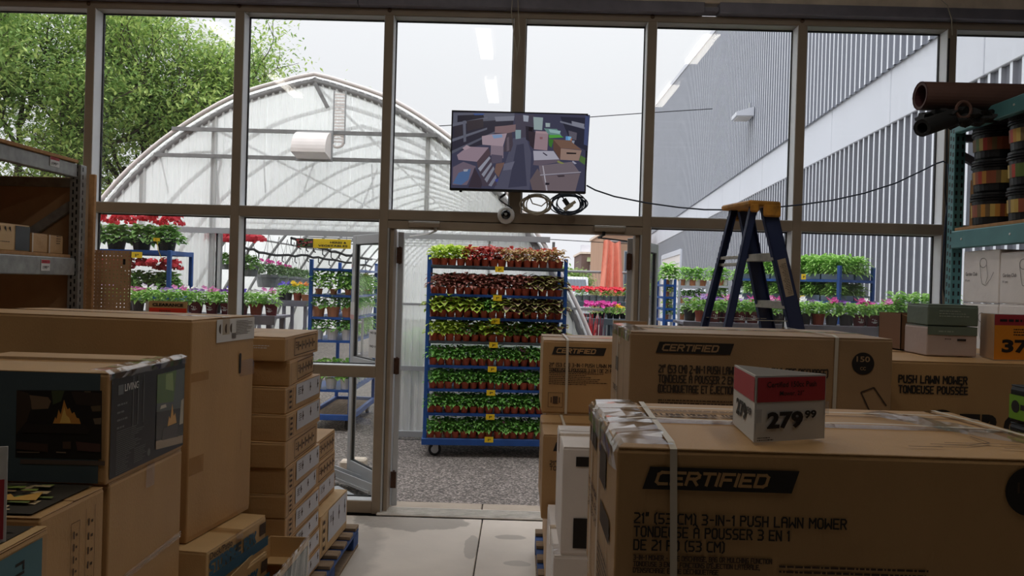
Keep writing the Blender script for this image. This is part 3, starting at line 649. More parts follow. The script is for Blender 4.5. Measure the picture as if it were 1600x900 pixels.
# ------------------------------------------------------------------ trees behind the greenhouse
M_bark = mat('bark', (84, 76, 66), .9, var=.2, vscale=6)
def tree(label, base, H, R, seed, mleaf, nl, lean=0, zc=.62, cz=None, leafs=.13, hf=.28):
    rnd = random.Random(seed); root = thing('tree', label, 'tree', base, 0, 'trees behind the greenhouse')
    tips = []; mb = MB()
    def grow(p, d, L, r, dep):
        P = [p]; q = p.copy(); dd = d.copy()
        for k in range(4):
            dd = (dd+Vector((rnd.uniform(-.16, .16), rnd.uniform(-.16, .16), rnd.uniform(-.03, .1)))).normalized(); q = q+dd*L/4; P.append(q.copy())
            if dep <= 3: tips.append((q.copy(), L))
        mb.tube(P, [r*(1-.12*k) for k in range(5)], 7 if dep > 3 else 4, cap=False)
        if dep == 0: return
        for k in range(rnd.choice((3, 3, 4)) if dep > 1 else 3):
            i = rnd.choice((2, 3, 4, 4)); a = rnd.uniform(0, 2*PI); s = rnd.uniform(.45, .95)
            nd = (dd+Vector((math.cos(a)*s, math.sin(a)*s, rnd.uniform(-.15, .45)))).normalized(); grow(P[i], nd, L*rnd.uniform(.6, .78), r*.55, dep-1)
    grow(Vector((0, 0, 0)), Vector((lean, 0, 1)).normalized(), H*hf, H*.018, 5)
    mb.build('trunk', M_bark, root, smooth=True)
    lf = MB()
    for i in range(nl):
        t, L = tips[rnd.randrange(len(tips))]
        sg = .16+.05*H*.1
        c = t+Vector((rnd.gauss(0, sg*1.5), rnd.gauss(0, sg*1.5), rnd.gauss(0, sg)))
        d = Vector((rnd.uniform(-1, 1), rnd.uniform(-1, 1), rnd.uniform(-.7, .3))).normalized(); s = leafs*rnd.uniform(.6, 1.25)
        w = d.cross(Vector((rnd.uniform(-.4, .4), rnd.uniform(-.4, .4), 1))).normalized()*s*.22
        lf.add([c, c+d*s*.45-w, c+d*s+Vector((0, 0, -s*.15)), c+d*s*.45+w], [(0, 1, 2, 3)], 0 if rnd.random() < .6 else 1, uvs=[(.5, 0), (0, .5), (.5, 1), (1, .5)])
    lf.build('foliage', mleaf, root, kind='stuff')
    return root
M_l1 = leafmat('tree_leaf_fresh', (182, 204, 118), (188, 208, 124), var=.3); M_l2 = leafmat('tree_leaf_deeper', (140, 172, 98), (134, 166, 92), var=.3)  # two leaf greens, the second deeper, mixed at random leaf by leaf
def tb(px, t): q = at(px, 450, t); return (q.x, q.y, -.02)
tree('broad light green tree rising behind the greenhouse left slope', tb(225, 17), 10.5, 4, 3, [M_l1, M_l2], 34000)
tree('tree whose leaves show beside the greenhouse ridge', tb(440, 19), 10.3, 4, 12, [M_l1, M_l2], 27000)
tree('leafy tree above the galvanised rack at the left edge', tb(30, 16), 10.0, 4, 21, [M_l2, M_l1], 30000)
tree('tree at the far left end of the tree line', tb(-140, 18), 11, 4, 33, [M_l2, M_l1], 30000)
# ================================================================== CARTONS
def carton(label, x0, x1, t0, t1, z0, z1, rz=0, mt=None, name='cardboard_box', cat='box', group=None, tape=True, seam='x', bulge=.002, seed=1, pivot=None, tmat=None, flaps=True):
    mt = mt or M_card; y0, y1 = t0-5.57, t1-5.57; hx, hy, H = (x1-x0)/2, (y1-y0)/2, z1-z0
    root = thing(name, label, cat, ((x0+x1)/2, (y0+y1)/2, z0), rz, group)
    rnd = random.Random(seed); mb = MB(); r = .006; loops = []; lv = [0, .02*H+.002, .2*H, .4*H, .6*H, .8*H, H-.012, H-.004]
    base = []
    for (cx, cy, a0) in ((hx-r, -hy+r, -PI/2), (hx-r, hy-r, 0), (-hx+r, hy-r, PI/2), (-hx+r, -hy+r, PI)):
        for k in range(4):
            a = a0+PI/2*k/3; base.append((cx+r*math.cos(a), cy+r*math.sin(a), math.cos(a), math.sin(a), 0))
        nx_, ny_ = math.cos(a0+PI/2), math.sin(a0+PI/2)
        L_ = (2*hy if abs(nx_) > .5 else 2*hx) if 0 else None
        # points along the following side
        nxt = {(-PI/2): (hx, -hy+r, hx, hy-r), 0: (hx-r, hy, -hx+r, hy), PI/2: (-hx, hy-r, -hx, -hy+r), PI: (-hx+r, -hy, hx-r, -hy)}[a0]
        for k in range(1, 7):
            f = k/7; base.append((nxt[0]+(nxt[2]-nxt[0])*f, nxt[1]+(nxt[3]-nxt[1])*f, nx_, ny_, math.sin(PI*f)))
    ph = [rnd.uniform(0, 6.28) for _ in range(4)]; n = len(base); vs = []; fs = []
    for i, z in enumerate(lv):
        for j, (x, y, nx, ny, s) in enumerate(base):
            e = bulge*s*math.sin(PI*z/H)*math.sin(ph[0]+j*.5)+bulge*.4*s*math.sin(ph[1]+i*1.7+j)
            e -= r*.5 if i in (0, len(lv)-1) else 0
            vs.append((x+nx*e, y+ny*e, z))
    for i in range(len(lv)-1):
        for j in range(n): fs.append((i*n+j, i*n+(j+1) % n, (i+1)*n+(j+1) % n, (i+1)*n+j))
    fs.append(tuple(range(n))[::-1]); fs.append(tuple((len(lv)-1)*n+j for j in range(n)))
    mb.add(vs, fs); mb.build('body', mt, root, smooth=False)
    if flaps:
        for s in (-1, 1):
            mb = MB(); lift = rnd.uniform(0, .0025)
            if seam == 'x': a, b, c, d = -hx+.002, hx-.002, (-hy+.001 if s < 0 else .0015), (-.0015 if s < 0 else hy-.001)
            else: a, b, c, d = (-hx+.001 if s < 0 else .0015), (-.0015 if s < 0 else hx-.001), -hy+.002, hy-.002
            mb.bbox(a, b, c, d, H-.004, H, .0015)
            mb.v = [(x, y, z+(lift if (abs(y) < .01 if seam == 'x' else abs(x) < .01) else 0)) for x, y, z in mb.v]
            mb.build('flap', tmat or mt, root)
    if tape and flaps:
        w = .028; mb = MB(); e = .0035; K = (hx if seam == 'x' else hy)
        pr = [(-K-.004, H-.07), (-K-.004, H+e-.002), (-K+.004, H+e), (0, H+e), (K-.004, H+e), (K+.004, H+e-.002), (K+.004, H-.07)]; vv = []
        for p, z in pr:
            for q in (-w, w): vv.append((p, q, z) if seam == 'x' else (q, p, z))
        mb.add(vv, [(2*i, 2*i+1, 2*i+3, 2*i+2) for i in range(6)])
        mb.build('tape', M_tape, root)
    root_dims[root] = (hx, hy, H)
    return root
root_dims = {}
E = .0032
def Ff(o): hx, hy, H = root_dims[o]; return lambda u, v: (-hx+u, -hy-E, v)
def Fr(o): hx, hy, H = root_dims[o]; return lambda u, v: (hx+E, -hy+u, v)
def Fl(o): hx, hy, H = root_dims[o]; return lambda u, v: (-hx-E, hy-u, v)
def Ft(o): hx, hy, H = root_dims[o]; return lambda u, v: (-hx+u, -hy+v, H+.0052)
def lettering(o, mb, mt=M_ink, name='lettering', label=None): return mb.build(name, mt, o, label=label)
def logo(o, F, u, v, w, h, ink=M_ink, face=M_card, grp='CERTIFIED'):
    mb = MB(); sk = h*.32; rect(mb, F, u, v, u+w-sk, v+h, 0, sk=sk); p = mb.build('logo_panel', ink, o)
    G = lambda a, b: tuple(c+(d*.0006) for c, d in zip(F(a, b), nrm(F)))
    mb = MB(); stroke_text(mb, grp, u+w*.085, v+h*.26, h*.50, th=.27, gap=1.6, slant=.30, F=G, width=w*.70)
    mb.build('lettering', face, p); return p
def nrm(F):
    a, b, c = Vector(F(0, 0)), Vector(F(1, 0)), Vector(F(0, 1)); n = (b-a).cross(c-a).normalized(); return (n.x, n.y, n.z)
def strap_yz(o, x, w=.014, mt=M_strap, e=.006, wob=0):        # loop over front, top, back at x
    hx, hy, H = root_dims[o]; mb = MB()
    P = [(-hy-e, .0), (-hy-e, H*.5), (-hy-e, H), (-hy*.9, H+e+.002), (0, H+e+.002), (hy*.9, H+e+.002), (hy+e, H), (hy+e, 0)]
    off = [0, wob*.5, wob, wob*.9, 0, -wob, -wob, 0]; vs = []
    for (y, z), q in zip(P, off): vs += [(x+q-w/2, y, z), (x+q+w/2, y, z)]
    mb.add(vs, [(2*i, 2*i+1, 2*i+3, 2*i+2) for i in range(len(P)-1)]); return mb.build('strap', mt, o)
def strap_xz(o, y, w=.014, mt=M_strap, e=.005, wob=0):
    hx, hy, H = root_dims[o]; mb = MB(); N = 10; P = [(-hx-e, 0), (-hx-e, H)]+[(-hx+2*hx*k/N, H+e+.004) for k in range(1, N)]+[(hx+e, H), (hx+e, 0)]; vs = []
    for i, (x, z) in enumerate(P):
        q = wob*math.sin(i*.9+1); lift = abs(wob)*.35*max(0, math.sin(i*1.1)) if 2 <= i < len(P)-2 else 0
        vs += [(x, y+q-w/2, z+lift), (x, y+q+w/2, z+lift)]
    mb.add(vs, [(2*i, 2*i+1, 2*i+3, 2*i+2) for i in range(len(P)-1)]); return mb.build('strap', mt, o)
def bars(mb, F, u, v, w, h, n, seed=1, th=.35):      # illegible small print: rows of short dashes
    rnd = random.Random(seed)
    for i in range(n):
        x = u; e = u+w*rnd.uniform(.6, 1)
        while x < e:
            l = rnd.uniform(.6, 2.6)*h; rect(mb, F, x, v-i*h*1.7, min(x+l, e), v-i*h*1.7+h*th*2); x += l+h*.45
# ---- front mower carton
k = 1.5/1200
a = at(965, 698, 1.5); zt = a.z; xl = a.x
def mower(label, xl, t, ztop, face=M_card, W_=1.0, ln=None, seed=1, D_=.58, Hb=.42, flaps=True, th_=(.0185, .0262)):
    o = carton(label, xl, xl+W_, t, t+D_, ztop-Hb, ztop, seed=seed, mt=face); F = Ff(o); H = Hb; s = 1.0
    logo(o, F, .050+(.05 if th_[0] > .025 else 0), H-.080, .304, .044, face=face)
    mb = MB()
    if ln:
        for i, (tx, wd) in enumerate(ln): stroke_text(mb, tx, .037+(.078 if th_[0] > .025 else 0), H-.125-.021-i*th_[1]-(th_[0]-.0185), th_[0], F=F, th=.17, width=wd)
    lettering(o, mb, M_ink if th_[0] < .0187 else M_inkm); return o
b1 = mower('large lawn mower carton in the right foreground carrying the red and white 279.99 sign', xl, 1.5, zt, W_=.97,
           ln=(('21" (53 CM) 3-IN-1 PUSH LAWN MOWER', .41), ('TONDEUSE À POUSSER 3 EN 1', .30), ('DE 21 PO (53 CM)', .175)), seed=3)
F = Ff(b1); mb = MB(); H = .42
for i, (tx, wd) in enumerate((('3-IN-1 MOWER - SIDE DISCHARGE, BAG OR MULCHING FUNCTION', .268), ('TONDEUSE 3 EN 1 - FONCTIONS D\'ÉJECTION LATÉRALE,', .245), ('D\'ENSACHAGE ET DE DÉCHIQUETAGE', .165))):
    stroke_text(mb, tx, .037, H-.218-i*.0125, .0085, F=F, th=.24, width=wd)
bars(mb, F, .32, H-.225, .34, .006, 2, 5)
lettering(b1, mb, M_inks)
mb = MB(); mb.add([F(.80+.048*math.cos(q*PI/16), H-.062+.048*math.sin(q*PI/16)) for q in range(32)], [tuple(range(32))]); dsc = mb.build('black_disc', M_ink, b1)
G = lambda u, v: tuple(c+d*.0006 for c, d in zip(F(u, v), nrm(F)))
mb = MB(); font_text(mb, '150', .775, H-.066, .022, G, bold=.02); dsc2 = mb.build('lettering', M_inks, dsc)
F = Fl(b1); mb = MB()                                       # end panel print
rect(mb, F, .06, .33, .21, .37); rect(mb, F, .30, .29, .42, .37); rect(mb, F, .33, .20, .50, .25)
for q in range(3): stroke_text(mb, ('PUSH LAWN MOWER', 'TONDEUSE', '21" (53 CM)')[q], .05, .22-.03*q, .014, F=F, th=.22, width=.2)
rect(mb, F, .02, .02, .022, .40); rect(mb, F, .44, .03, .442, .26)
bars(mb, F, .30, .14, .22, .009, 6, 9); lettering(b1, mb, M_inks)
F = Ft(b1); mb = MB(); stroke_text(mb, 'PUSH LAWN MOWER TONDEUSE À POUSSER', .09, .36, .026, F=F, th=.2, width=.44)
stroke_text(mb, '21" (53 CM) 3-IN-1', .30, .29, .018, F=F, th=.2, width=.24); bars(mb, F, .1, .44, .4, .008, 2, 3)
for q in ((.66, .10, .74, .10), (.74, .10, .80, .13), (.80, .13, .80, .20), (.70, .12, .86, .12), (.60, .07, .67, .07), (.80, .08, .92, .06)): 
    dx, dy = q[2]-q[0], q[3]-q[1]; l = math.hypot(dx, dy); nx_, ny_ = -dy/l*.002, dx/l*.002
    mb.add([F(q[0]-nx_, q[1]-ny_), F(q[2]-nx_, q[3]-ny_), F(q[2]+nx_, q[3]+ny_), F(q[0]+nx_, q[1]+ny_)], [(0, 1, 2, 3)])
lettering(b1, mb, M_inks)
strap_yz(b1, -.365, wob=-.012); strap_xz(b1, .0, wob=.006, w=.012); strap_xz(b1, .17, w=.012); strap_yz(b1, .44, wob=.02)
hx, hy, H = root_dims[b1]; mb = MB(); rnd = random.Random(2); N = 14; vs = []      # crumpled clear tape wrapped on the left end
for i in range(N+1):
    y = -hy+2*hy*i/N
    for j, (x, z) in enumerate(((-hx-.004, H-.05), (-hx-.005, H-.01), (-hx+.01, H+.006), (-hx+.06, H+.007), (-hx+.11, H+.006))): vs.append((x+rnd.uniform(-.003, .003), y, z+rnd.uniform(-.0015, .004)))
mb.add(vs, [(i*5+j, i*5+j+1, i*5+j+6, i*5+j+5) for i in range(N) for j in range(4)]); mb.build('clear_tape', M_wrap, b1)
mb = MB(); vs = []
for i in range(11):
    x = hx*.55+hx*.5*i/10
    for j in range(4): vs.append((x-.03*j, hy-.06-.05*i*.9-(.02*j), H+.0075+rnd.uniform(0, .004)))
mb.add(vs, [(i*4+j, i*4+j+1, i*4+j+5, i*4+j+4) for i in range(10) for j in range(3)]); mb.build('clear_tape', M_wrap, b1)
o = mower('mower carton hidden beneath the foreground mower carton', xl+.004, 1.504, zt-.424, W_=.96, seed=4)
carton('lowest carton under the foreground mower cartons', xl+.01, xl+.95, 1.52, 2.06, .15, zt-.849, seed=6)
# ---- middle mower carton
a = at(985, 518, 3.0); M2X, M2Z = a.x, a.z
b2 = mower('long lawn mower carton in the middle of the right stacks, black 150 disc', M2X, 3.0, M2Z, W_=at(1396, 519, 3.0).x-M2X, Hb=.43, face=M_card2,
           ln=(('21" (53 CM) 2-IN-1 PUSH LAWN MOWER (MULCH & SIDE DISCHARGE)', .655), ('TONDEUSE À POUSSER 2 EN 1 DE 21 PO (53 CM)', .50), ('(DÉCHIQUETAGE ET ÉJECTION LATÉRALE)', .42)), seed=8, th_=(.0272, .0385))
F = Ff(b2); mb = MB(); bars(mb, F, .115, .165, .42, .0065, 3, 2); bars(mb, F, .115, .115, .30, .0065, 3, 5)
for q in ((.96, .10, .90, .22), (.90, .22, .95, .24), (.95, .24, 1.0, .17), (.84, .08, .90, .12)):
    dx, dy = q[2]-q[0], q[3]-q[1]; l = math.hypot(dx, dy); nx_, ny_ = -dy/l*.003, dx/l*.003
    mb.add([F(q[0]-nx_, q[1]-ny_), F(q[2]-nx_, q[3]-ny_), F(q[2]+nx_, q[3]+ny_), F(q[0]+nx_, q[1]+ny_)], [(0, 1, 2, 3)])
lettering(b2, mb, M_inks)
H = .43; mb = MB(); u0 = (1347-985)*3/1200; mb.add([F(u0+.043*math.cos(q*PI/16), H-.098+.043*math.sin(q*PI/16)) for q in range(32)], [tuple(range(32))]); dsc = mb.build('black_disc', M_ink, b2)
G = lambda u, v: tuple(c+d*.0008 for c, d in zip(Ff(b2)(u, v), nrm(Ff(b2))))
mb = MB(); font_text(mb, '150', u0-.026, H-.092, .022, G, bold=.02, width=.052); font_text(mb, 'CC', u0-.011, H-.124, .013, G, bold=.02, width=.022); mb.build('lettering', M_card2, dsc)
F = Fl(b2); mb = MB(); rect(mb, F, .29-.002, .0, .29+.002, .43); rect(mb, F, .43, .0, .434, .43); rect(mb, F, .18, .24, .26, .30); stroke_text(mb, 'TONDEUSE', .10, .15, .02, F=F, th=.22); lettering(b2, mb, M_inks)
hx = root_dims[b2][0]; strap_yz(b2, (1303-985)*3/1200-hx, wob=.006); strap_xz(b2, .05, w=.012, wob=.004)
mb = MB(); hy = root_dims[b2][1]; vs = []
for i in range(13):
    for j, (x, z) in enumerate(((-hx-.004, H-.04), (-hx, H+.004), (-hx+.07, H+.006))): vs.append((x+rnd.uniform(-.003, .003), -hy+2*hy*i/12, z+rnd.uniform(0, .003)))
mb.add(vs, [(i*3+j, i*3+j+1, i*3+j+4, i*3+j+3) for i in range(12) for j in range(2)]); mb.build('clear_tape', M_wrap, b2)
# ---- back left mower carton and the one under it
a = at(849, 531, 4.3)
b3 = mower('mower carton on the far end of the right stacks beside the doorway', a.x, 4.3, a.z, W_=.92, D_=.52, Hb=.41,
           ln=(('21" (53 CM) 3-IN-1 PUSH LAWN MOWER', .40), ('TONDEUSE À POUSSER 3 EN 1 DE 21 PO (53 CM)', .44)), seed=9, th_=(.0190, .0285))
F = Ff(b3); mb = MB(); bars(mb, F, .037, .235, .34, .006, 8, 4); 
for q in ((.035, .035, .118, .037), (.035, .115, .118, .117), (.035, .035, .037, .117), (.116, .035, .118, .117), (.062, .055, .090, .097)): rect(mb, F, q[0], q[1], q[2], q[3])
rect(mb, F, .050, .060, .056, .092); rect(mb, F, .096, .060, .102, .092); lettering(b3, mb, M_inks)
strap_yz(b3, (887-849)*4.3/1200-.46)
zb3 = a.z-.41
a = at(849, 670, 3.72)
b4 = mower('lower mower carton beside the doorway, partly behind the white carton', a.x, 3.72, min(a.z, zb3-.006), W_=.95, D_=.56, Hb=.41, ln=(('21" (53 CM) 3-IN-1', .22), ('TONDEUSE', .14)), seed=10)
F = Fl(b4); mb = MB()
for q in range(3): bars(mb, F, .10+.13*q, .33-.05*q, .10, .012, 5, q)
rect(mb, F, .28, .0, .284, .41); lettering(b4, mb, M_inks); strap_yz(b4, (886-849)*3.72/1200-.475)
b5 = carton('mower carton under the far mower carton at the doorway', a.x+.03, a.x+.76, 4.3, 4.84, .58, zb3-.002, seed=11)
b6 = carton('bottom brown carton on the pallet beside the doorway', a.x+.04, a.x+.78, 3.74, 4.28, .152, min(at(849, 670, 3.72).z, zb3-.006)-.412, seed=12)
b7 = carton('bottom brown carton at the pallet far end', a.x+.05, a.x+.74, 4.32, 4.82, .152, .578, seed=13)
# ---- white cartons
a = at(880, 698, 3.0)
w1 = carton('upright white carton with two black squares below the middle mower carton', a.x, a.x+.44, 3.0, 3.46, a.z-.425, a.z, mt=M_whitebox, seed=14); wz1 = a.z-.425
F = Ff(w1); mb = MB(); rect(mb, F, .052, .425-.037-.038, .12, .425-.037); rect(mb, F, .048, .03, .11, .148); lettering(w1, mb); strap_xz(w1, .1)
w2 = carton('deep white carton at the bottom beneath the upright white carton', a.x-.024, a.x+.42, 3.0, 3.70, .152, wz1-.002, mt=M_whitebox, seed=15)
mb = MB(); hx, hy, H = root_dims[w2]; vs = []
for i in range(9):
    for j, (x, z) in enumerate(((-hx-.004, H-.10), (-hx-.001, H+.003), (-hx+.03, H+.005))): vs.append((x+rnd.uniform(-.003, .002), -hy+.12*i/8, z+rnd.uniform(0, .003)))
mb.add(vs, [(i*3+j, i*3+j+1, i*3+j+4, i*3+j+3) for i in range(8) for j in range(2)]); mb.build('clear_tape', M_wrap, w2)
s1 = carton('brown carton supporting the middle mower carton', a.x+.47, M2X+1.0, 3.02, 3.56, .6, M2Z-.434, seed=16)
s2 = carton('brown carton at the bottom under the middle mower carton', a.x+.47, M2X+.98, 3.02, 3.56, .152, .598, seed=17)
# ---- right hand carton "PUSH LAWN MOWER"
a = at(1400, 563, 3.36); PX, PZ = a.x-.02, a.z
c1 = carton('wide push mower carton behind the green boxes at right, big black letters', max(PX, M2X+root_dims[b2][0]*2+.02), 2.72, 3.36, 4.30, PZ-.62, PZ, seed=18, mt=M_card, bulge=.001)
F0 = Ff(c1); cx0 = max(PX, M2X+root_dims[b2][0]*2+.02)
def pf(px, py): q = at(px, py, 3.36); return q.x-cx0, q.z-(PZ-.62)
mb = MB()
for (tx, pa, pb) in (('PUSH LAWN MOWER', (1404, 597), (1510, 597)), ('TONDEUSE POUSSÉE', (1404, 613), (1511, 613))):
    u, v = pf(*pa); u2, _ = pf(*pb); stroke_text(mb, tx, u, v, .030, F=F0, th=.20, width=u2-u, gap=2.0)
u, v = pf(1498, 684); 
for i, ch in enumerate('TRO'): font_text(mb, ch, u+i*.095, v, .105, F0, width=.088, bold=.06)
u, v = pf(1470, 690); mb.add([F0(u+.075*math.cos(q*PI/16), v+.065+.075*math.sin(q*PI/16)) for q in range(32)], [tuple(range(32))]); lettering(c1, mb)
c2 = carton('brown carton beneath the wide push mower carton', cx0+.02, 2.7, 3.38, 4.28, .152, PZ-.622, seed=19)
# objects on it
zt2 = PZ+.005
def rotxy(o, deg): o.rotation_euler.z = math.radians(deg)
xa = at(1389, 540, 4.05).x; xb = at(1453, 540, 4.05).x
ob = thing('open_carton', 'small open brown carton with folded flap on the wide mower carton', 'box', ((xa+xb)/2, 4.05-5.57, zt2), 0); hx = (xb-xa)/2; hh = .165
mb = MB(); hy = .12
for q in ((-hx, hx, -hy, -hy+.004), (-hx, hx, hy-.004, hy), (-hx, -hx+.004, -hy, hy), (hx-.004, hx, -hy, hy)): mb.box(*q, 0, hh+.02)
mb.box(-hx, hx, -hy, hy, 0, .004); mb.build('body', mat('dark_brown_board', (128, 92, 66), .8), ob)
mb = MB(); e = -hy-.003; mb.add([(-hx, e, hh+.018), (-.005, e-.012, hh-.005), (-.002, e-.012, hh-.03), (-.02, e-.012, hh-.02)], [(0, 1, 2, 3)]); mb.add([(hx*.1, e-.002, .03), (hx*.1+.008, e-.006, .035), (hx, e-.01, hh*.52), (hx, e-.006, hh*.35)], [(0, 1, 2, 3)]); mb.build('torn_flap', M_card3, ob)
# small green and white boxes
M_sage = mat('sage_green_print', (104, 118, 106), .6, var=.05); M_pinkw = mat('pinkish_white_card', (186, 168, 162), .7)
ga = at(1451, 557, 3.62); gb = at(1527, 557, 3.62)
g1 = carton('lower small box, pinkish white with a sage green band, on the wide mower carton', ga.x, gb.x, 3.62, 3.86, zt2, zt2+.138, rz=-.06, mt=M_pinkw, seed=20, tape=False, tmat=M_sage)
F = Ff(g1); mb = MB(); rect(mb, F, 0.001, .098, gb.x-ga.x-.001, .138); mb.build('green_band', M_sage, g1)
mb = MB(); rect(mb, lambda u, v: (F(u, v)[0], F(u, v)[1]-.001, v), .135, .072, .175, .082); bars(mb, F, .08, .078, .04, .005, 1, 3); mb.build('barcode', M_ink, g1)
mb = MB(); bars(mb, lambda u, v: (F(u, v)[0], F(u, v)[1]-.001, v), .05, .112, .1, .009, 1, 8); mb.build('lettering', mat('pale_print', (150, 160, 148), .7), g1)
g2 = carton('upper small sage green box stacked on the pinkish white one', ga.x+.006, gb.x+.006, 3.62, 3.86, zt2+.142, zt2+.142+.098, rz=-.09, mt=M_sage, seed=21, tape=False)
F = Ff(g2); mb = MB(); bars(mb, F, .05, .066, .14, .007, 3, 8); mb.build('lettering', bpy.data.materials['pale_print'], g2)
# ---- price signs
M_red = mat('red_print', (176, 52, 62), .6); M_orange = mat('orange_print', (236, 148, 40), .55); M_clear = mat('clearance_red', (226, 62, 40), .6)
def prism_sign(name, label, A, B, C, z, H):
    """three-sided folded price card; A-B faces the camera, A-C the left"""
    c = (A+B+C)/3; o = thing(name, label, 'price sign', (c.x, c.y, z)); P = [Vector((p.x-c.x, p.y-c.y, 0)) for p in (A, B, C)]
    mb = MB()
    for i in range(3):
        a_, b_ = P[i], P[(i+1) % 3]; d = (b_-a_).normalized(); n_ = Vector((d.y, -d.x, 0)); mb.add([a_, b_, b_+Vector((0, 0, H)), a_+Vector((0, 0, H)), a_-n_*.0016, b_-n_*.0016, b_-n_*.0016+Vector((0, 0, H)), a_-n_*.0016+Vector((0, 0, H))],
            [(0, 1, 2, 3), (7, 6, 5, 4), (3, 2, 6, 7), (0, 4, 5, 1)])
    mb.build('card', M_white, o)
    def face(i, j):
        a_, b_ = P[i], P[j]; d = (b_-a_).normalized(); n_ = d.cross(Vector((0, 0, 1)))
        return (lambda u, v, e=.0012: tuple(a_+d*u+n_*e+Vector((0, 0, v)))), (b_-a_).length
    return o, face
zz = zt+.006
A = at(1178, 694, 1.55); B = at(1288, 686, 1.62); C = at(1145, 664, 1.77)
for q in (A, B, C): q.z = 0
o, face = prism_sign('price_sign', 'three-sided red and white 279.99 price card on the foreground carton', A, B, C, zz, .135)
F, w = face(0, 1); H = .135; mb = MB(); rect(mb, F, .004, H*.60, w-.003, H-.004); mb.build('red_panel', M_red, o)
F2 = lambda u, v: F(u, v, .0024); mb = MB()
font_text(mb, 'Certified 150cc Push', w*.5, H*.82, H*.085, F2, width=w*.70, bold=.012, centre=True); font_text(mb, 'Mower, 21"', w*.5, H*.68, H*.085, F2, width=w*.34, bold=.012, centre=True); mb.build('lettering', M_ink, o)
mb = MB(); font_text(mb, '279', w*.16, H*.19, H*.26, F2, width=w*.51, bold=.045); font_text(mb, '99', w*.69, H*.33, H*.125, F2, width=w*.17, bold=.04); bars(mb, F2, w*.03, H*.06, w*.25, H*.02, 2, 4); mb.build('lettering', M_ink, o)
F, w = face(2, 0); mb = MB(); rect(mb, F, .004, H*.60, w-.004, H-.004); mb.build('red_panel', M_red, o)
F2b = lambda u, v: F(u, v, .0024); mb = MB(); font_text(mb, '279', w*.2, H*.22, H*.28, F2b, width=w*.48, bold=.045); font_text(mb, '99', w*.72, H*.36, H*.12, F2b, width=w*.16, bold=.04); mb.build('lettering', M_ink, o)
F, w = face(0, 1); F3 = lambda u, v: F(u, v, .004); mb = MB(); rect(mb, F3, w-.008, H*.38, w+.006, H*.58); mb.build('tape', M_wrap, o); mb = MB(); rect(mb, F3, -.004, H*.30, .014, H*.50); mb.build('tape', M_wrap, o)
A = at(1552, 563, 3.50); B = at(1650, 568, 3.55); C = at(1531, 555, 3.72)
for q in (A, B, C): q.z = 0
o, face = prism_sign('price_sign', 'orange 379 price card with dark red top, at the right edge', A, B, C, zt2, .205)
F, w = face(0, 1); H = .205; mb = MB(); rect(mb, F, 0, 0, w, H*.76); mb.build('orange_panel', M_orange, o); mb = MB(); rect(mb, F, 0, H*.76, w, H); mb.build('red_panel', M_red, o)
F2 = lambda u, v: F(u, v, .0024); mb = MB(); font_text(mb, '379', w*.12, H*.15, H*.30, F2, width=w*.62, bold=.045); font_text(mb, '99', w*.78, H*.28, H*.17, F2, width=w*.2, bold=.04); bars(mb, F2, w*.3, H*.66, w*.5, H*.035, 3, 4); bars(mb, F2, w*.08, H*.84, w*.8, H*.08, 1, 6); mb.build('lettering', M_ink, o)
F, w = face(2, 0); mb = MB(); rect(mb, F, 0, 0, w, H); mb.build('side_panel', M_hardboard, o)
A = at(958, 528, 4.36); B = at(1010, 529, 4.38); C = at(957, 520, 4.5)
for q in (A, B, C): q.z = 0
o, face = prism_sign('price_sign', 'yellow price card with a black 2 on the far mower carton', A, B, C, zb3+.41+.006, .11)
F, w = face(0, 1); H = .11; mb = MB(); rect(mb, F, 0, 0, w, H*.76); mb.build('yellow_panel', M_orange, o); mb = MB(); rect(mb, F, 0, H*.76, w, H); mb.build('top_band', M_hardboard, o)
mb = MB(); font_text(mb, '2', w*.12, H*.08, H*.42, lambda u, v: F(u, v, .0024), bold=.04); mb.build('lettering', M_ink, o)
# ---- green boxes at the right edge
M_lime = mat('lime_print', (120, 168, 40), .5)
gx = at(1577, 640, 2.02).x
e0 = carton('plain brown carton under the two lime green boxes at the right edge', gx+.005, gx+.45, 1.52, 2.0, .15, 1.28, seed=22)
zc_ = 1.284
for i, nm in enumerate(('lower lime green and black box at the right edge', 'upper lime green and black box in plastic film at the right edge')):
    h_ = (at(1590, 600, 2.0).z-1.284)/2
    o = carton(nm, gx, gx+.4, 1.50, 2.02, zc_, zc_+h_-.003, mt=M_black, seed=23+i, tape=False); zc_ += h_
    F = Fl(o); mb = MB(); rect(mb, F, .004, h_*.08, .516, h_*.72); mb.build('lime_panel', M_lime, o)
    G = lambda u, v: (F(u, v)[0]-.001, F(u, v)[1], v); mb = MB(); mb.add([G(.03+.016*math.cos(q*PI/8), h_*.42+.016*math.sin(q*PI/8)) for q in range(16)], [tuple(range(16))]); bars(mb, G, .05, h_*.35, .3, .02, 1, 3); mb.build('lettering', M_ink, o)
    if i:
        mb = MB(); vs = []; hx, hy, H = root_dims[o]
        for q in range(15):
            for j, (y, z) in enumerate(((-hy-.006, H-.05), (-hy-.008, H-.005), (-hy+.01, H+.012), (0, H+.012))): vs.append((-hx-.006+2*hx*q/14, y+rnd.uniform(-.006, .003), z+rnd.uniform(-.004, .014)))
        mb.add(vs, [(q*4+j, q*4+j+1, q*4+j+5, q*4+j+4) for q in range(14) for j in range(3)]); mb.build('plastic_film', M_wrap, o)
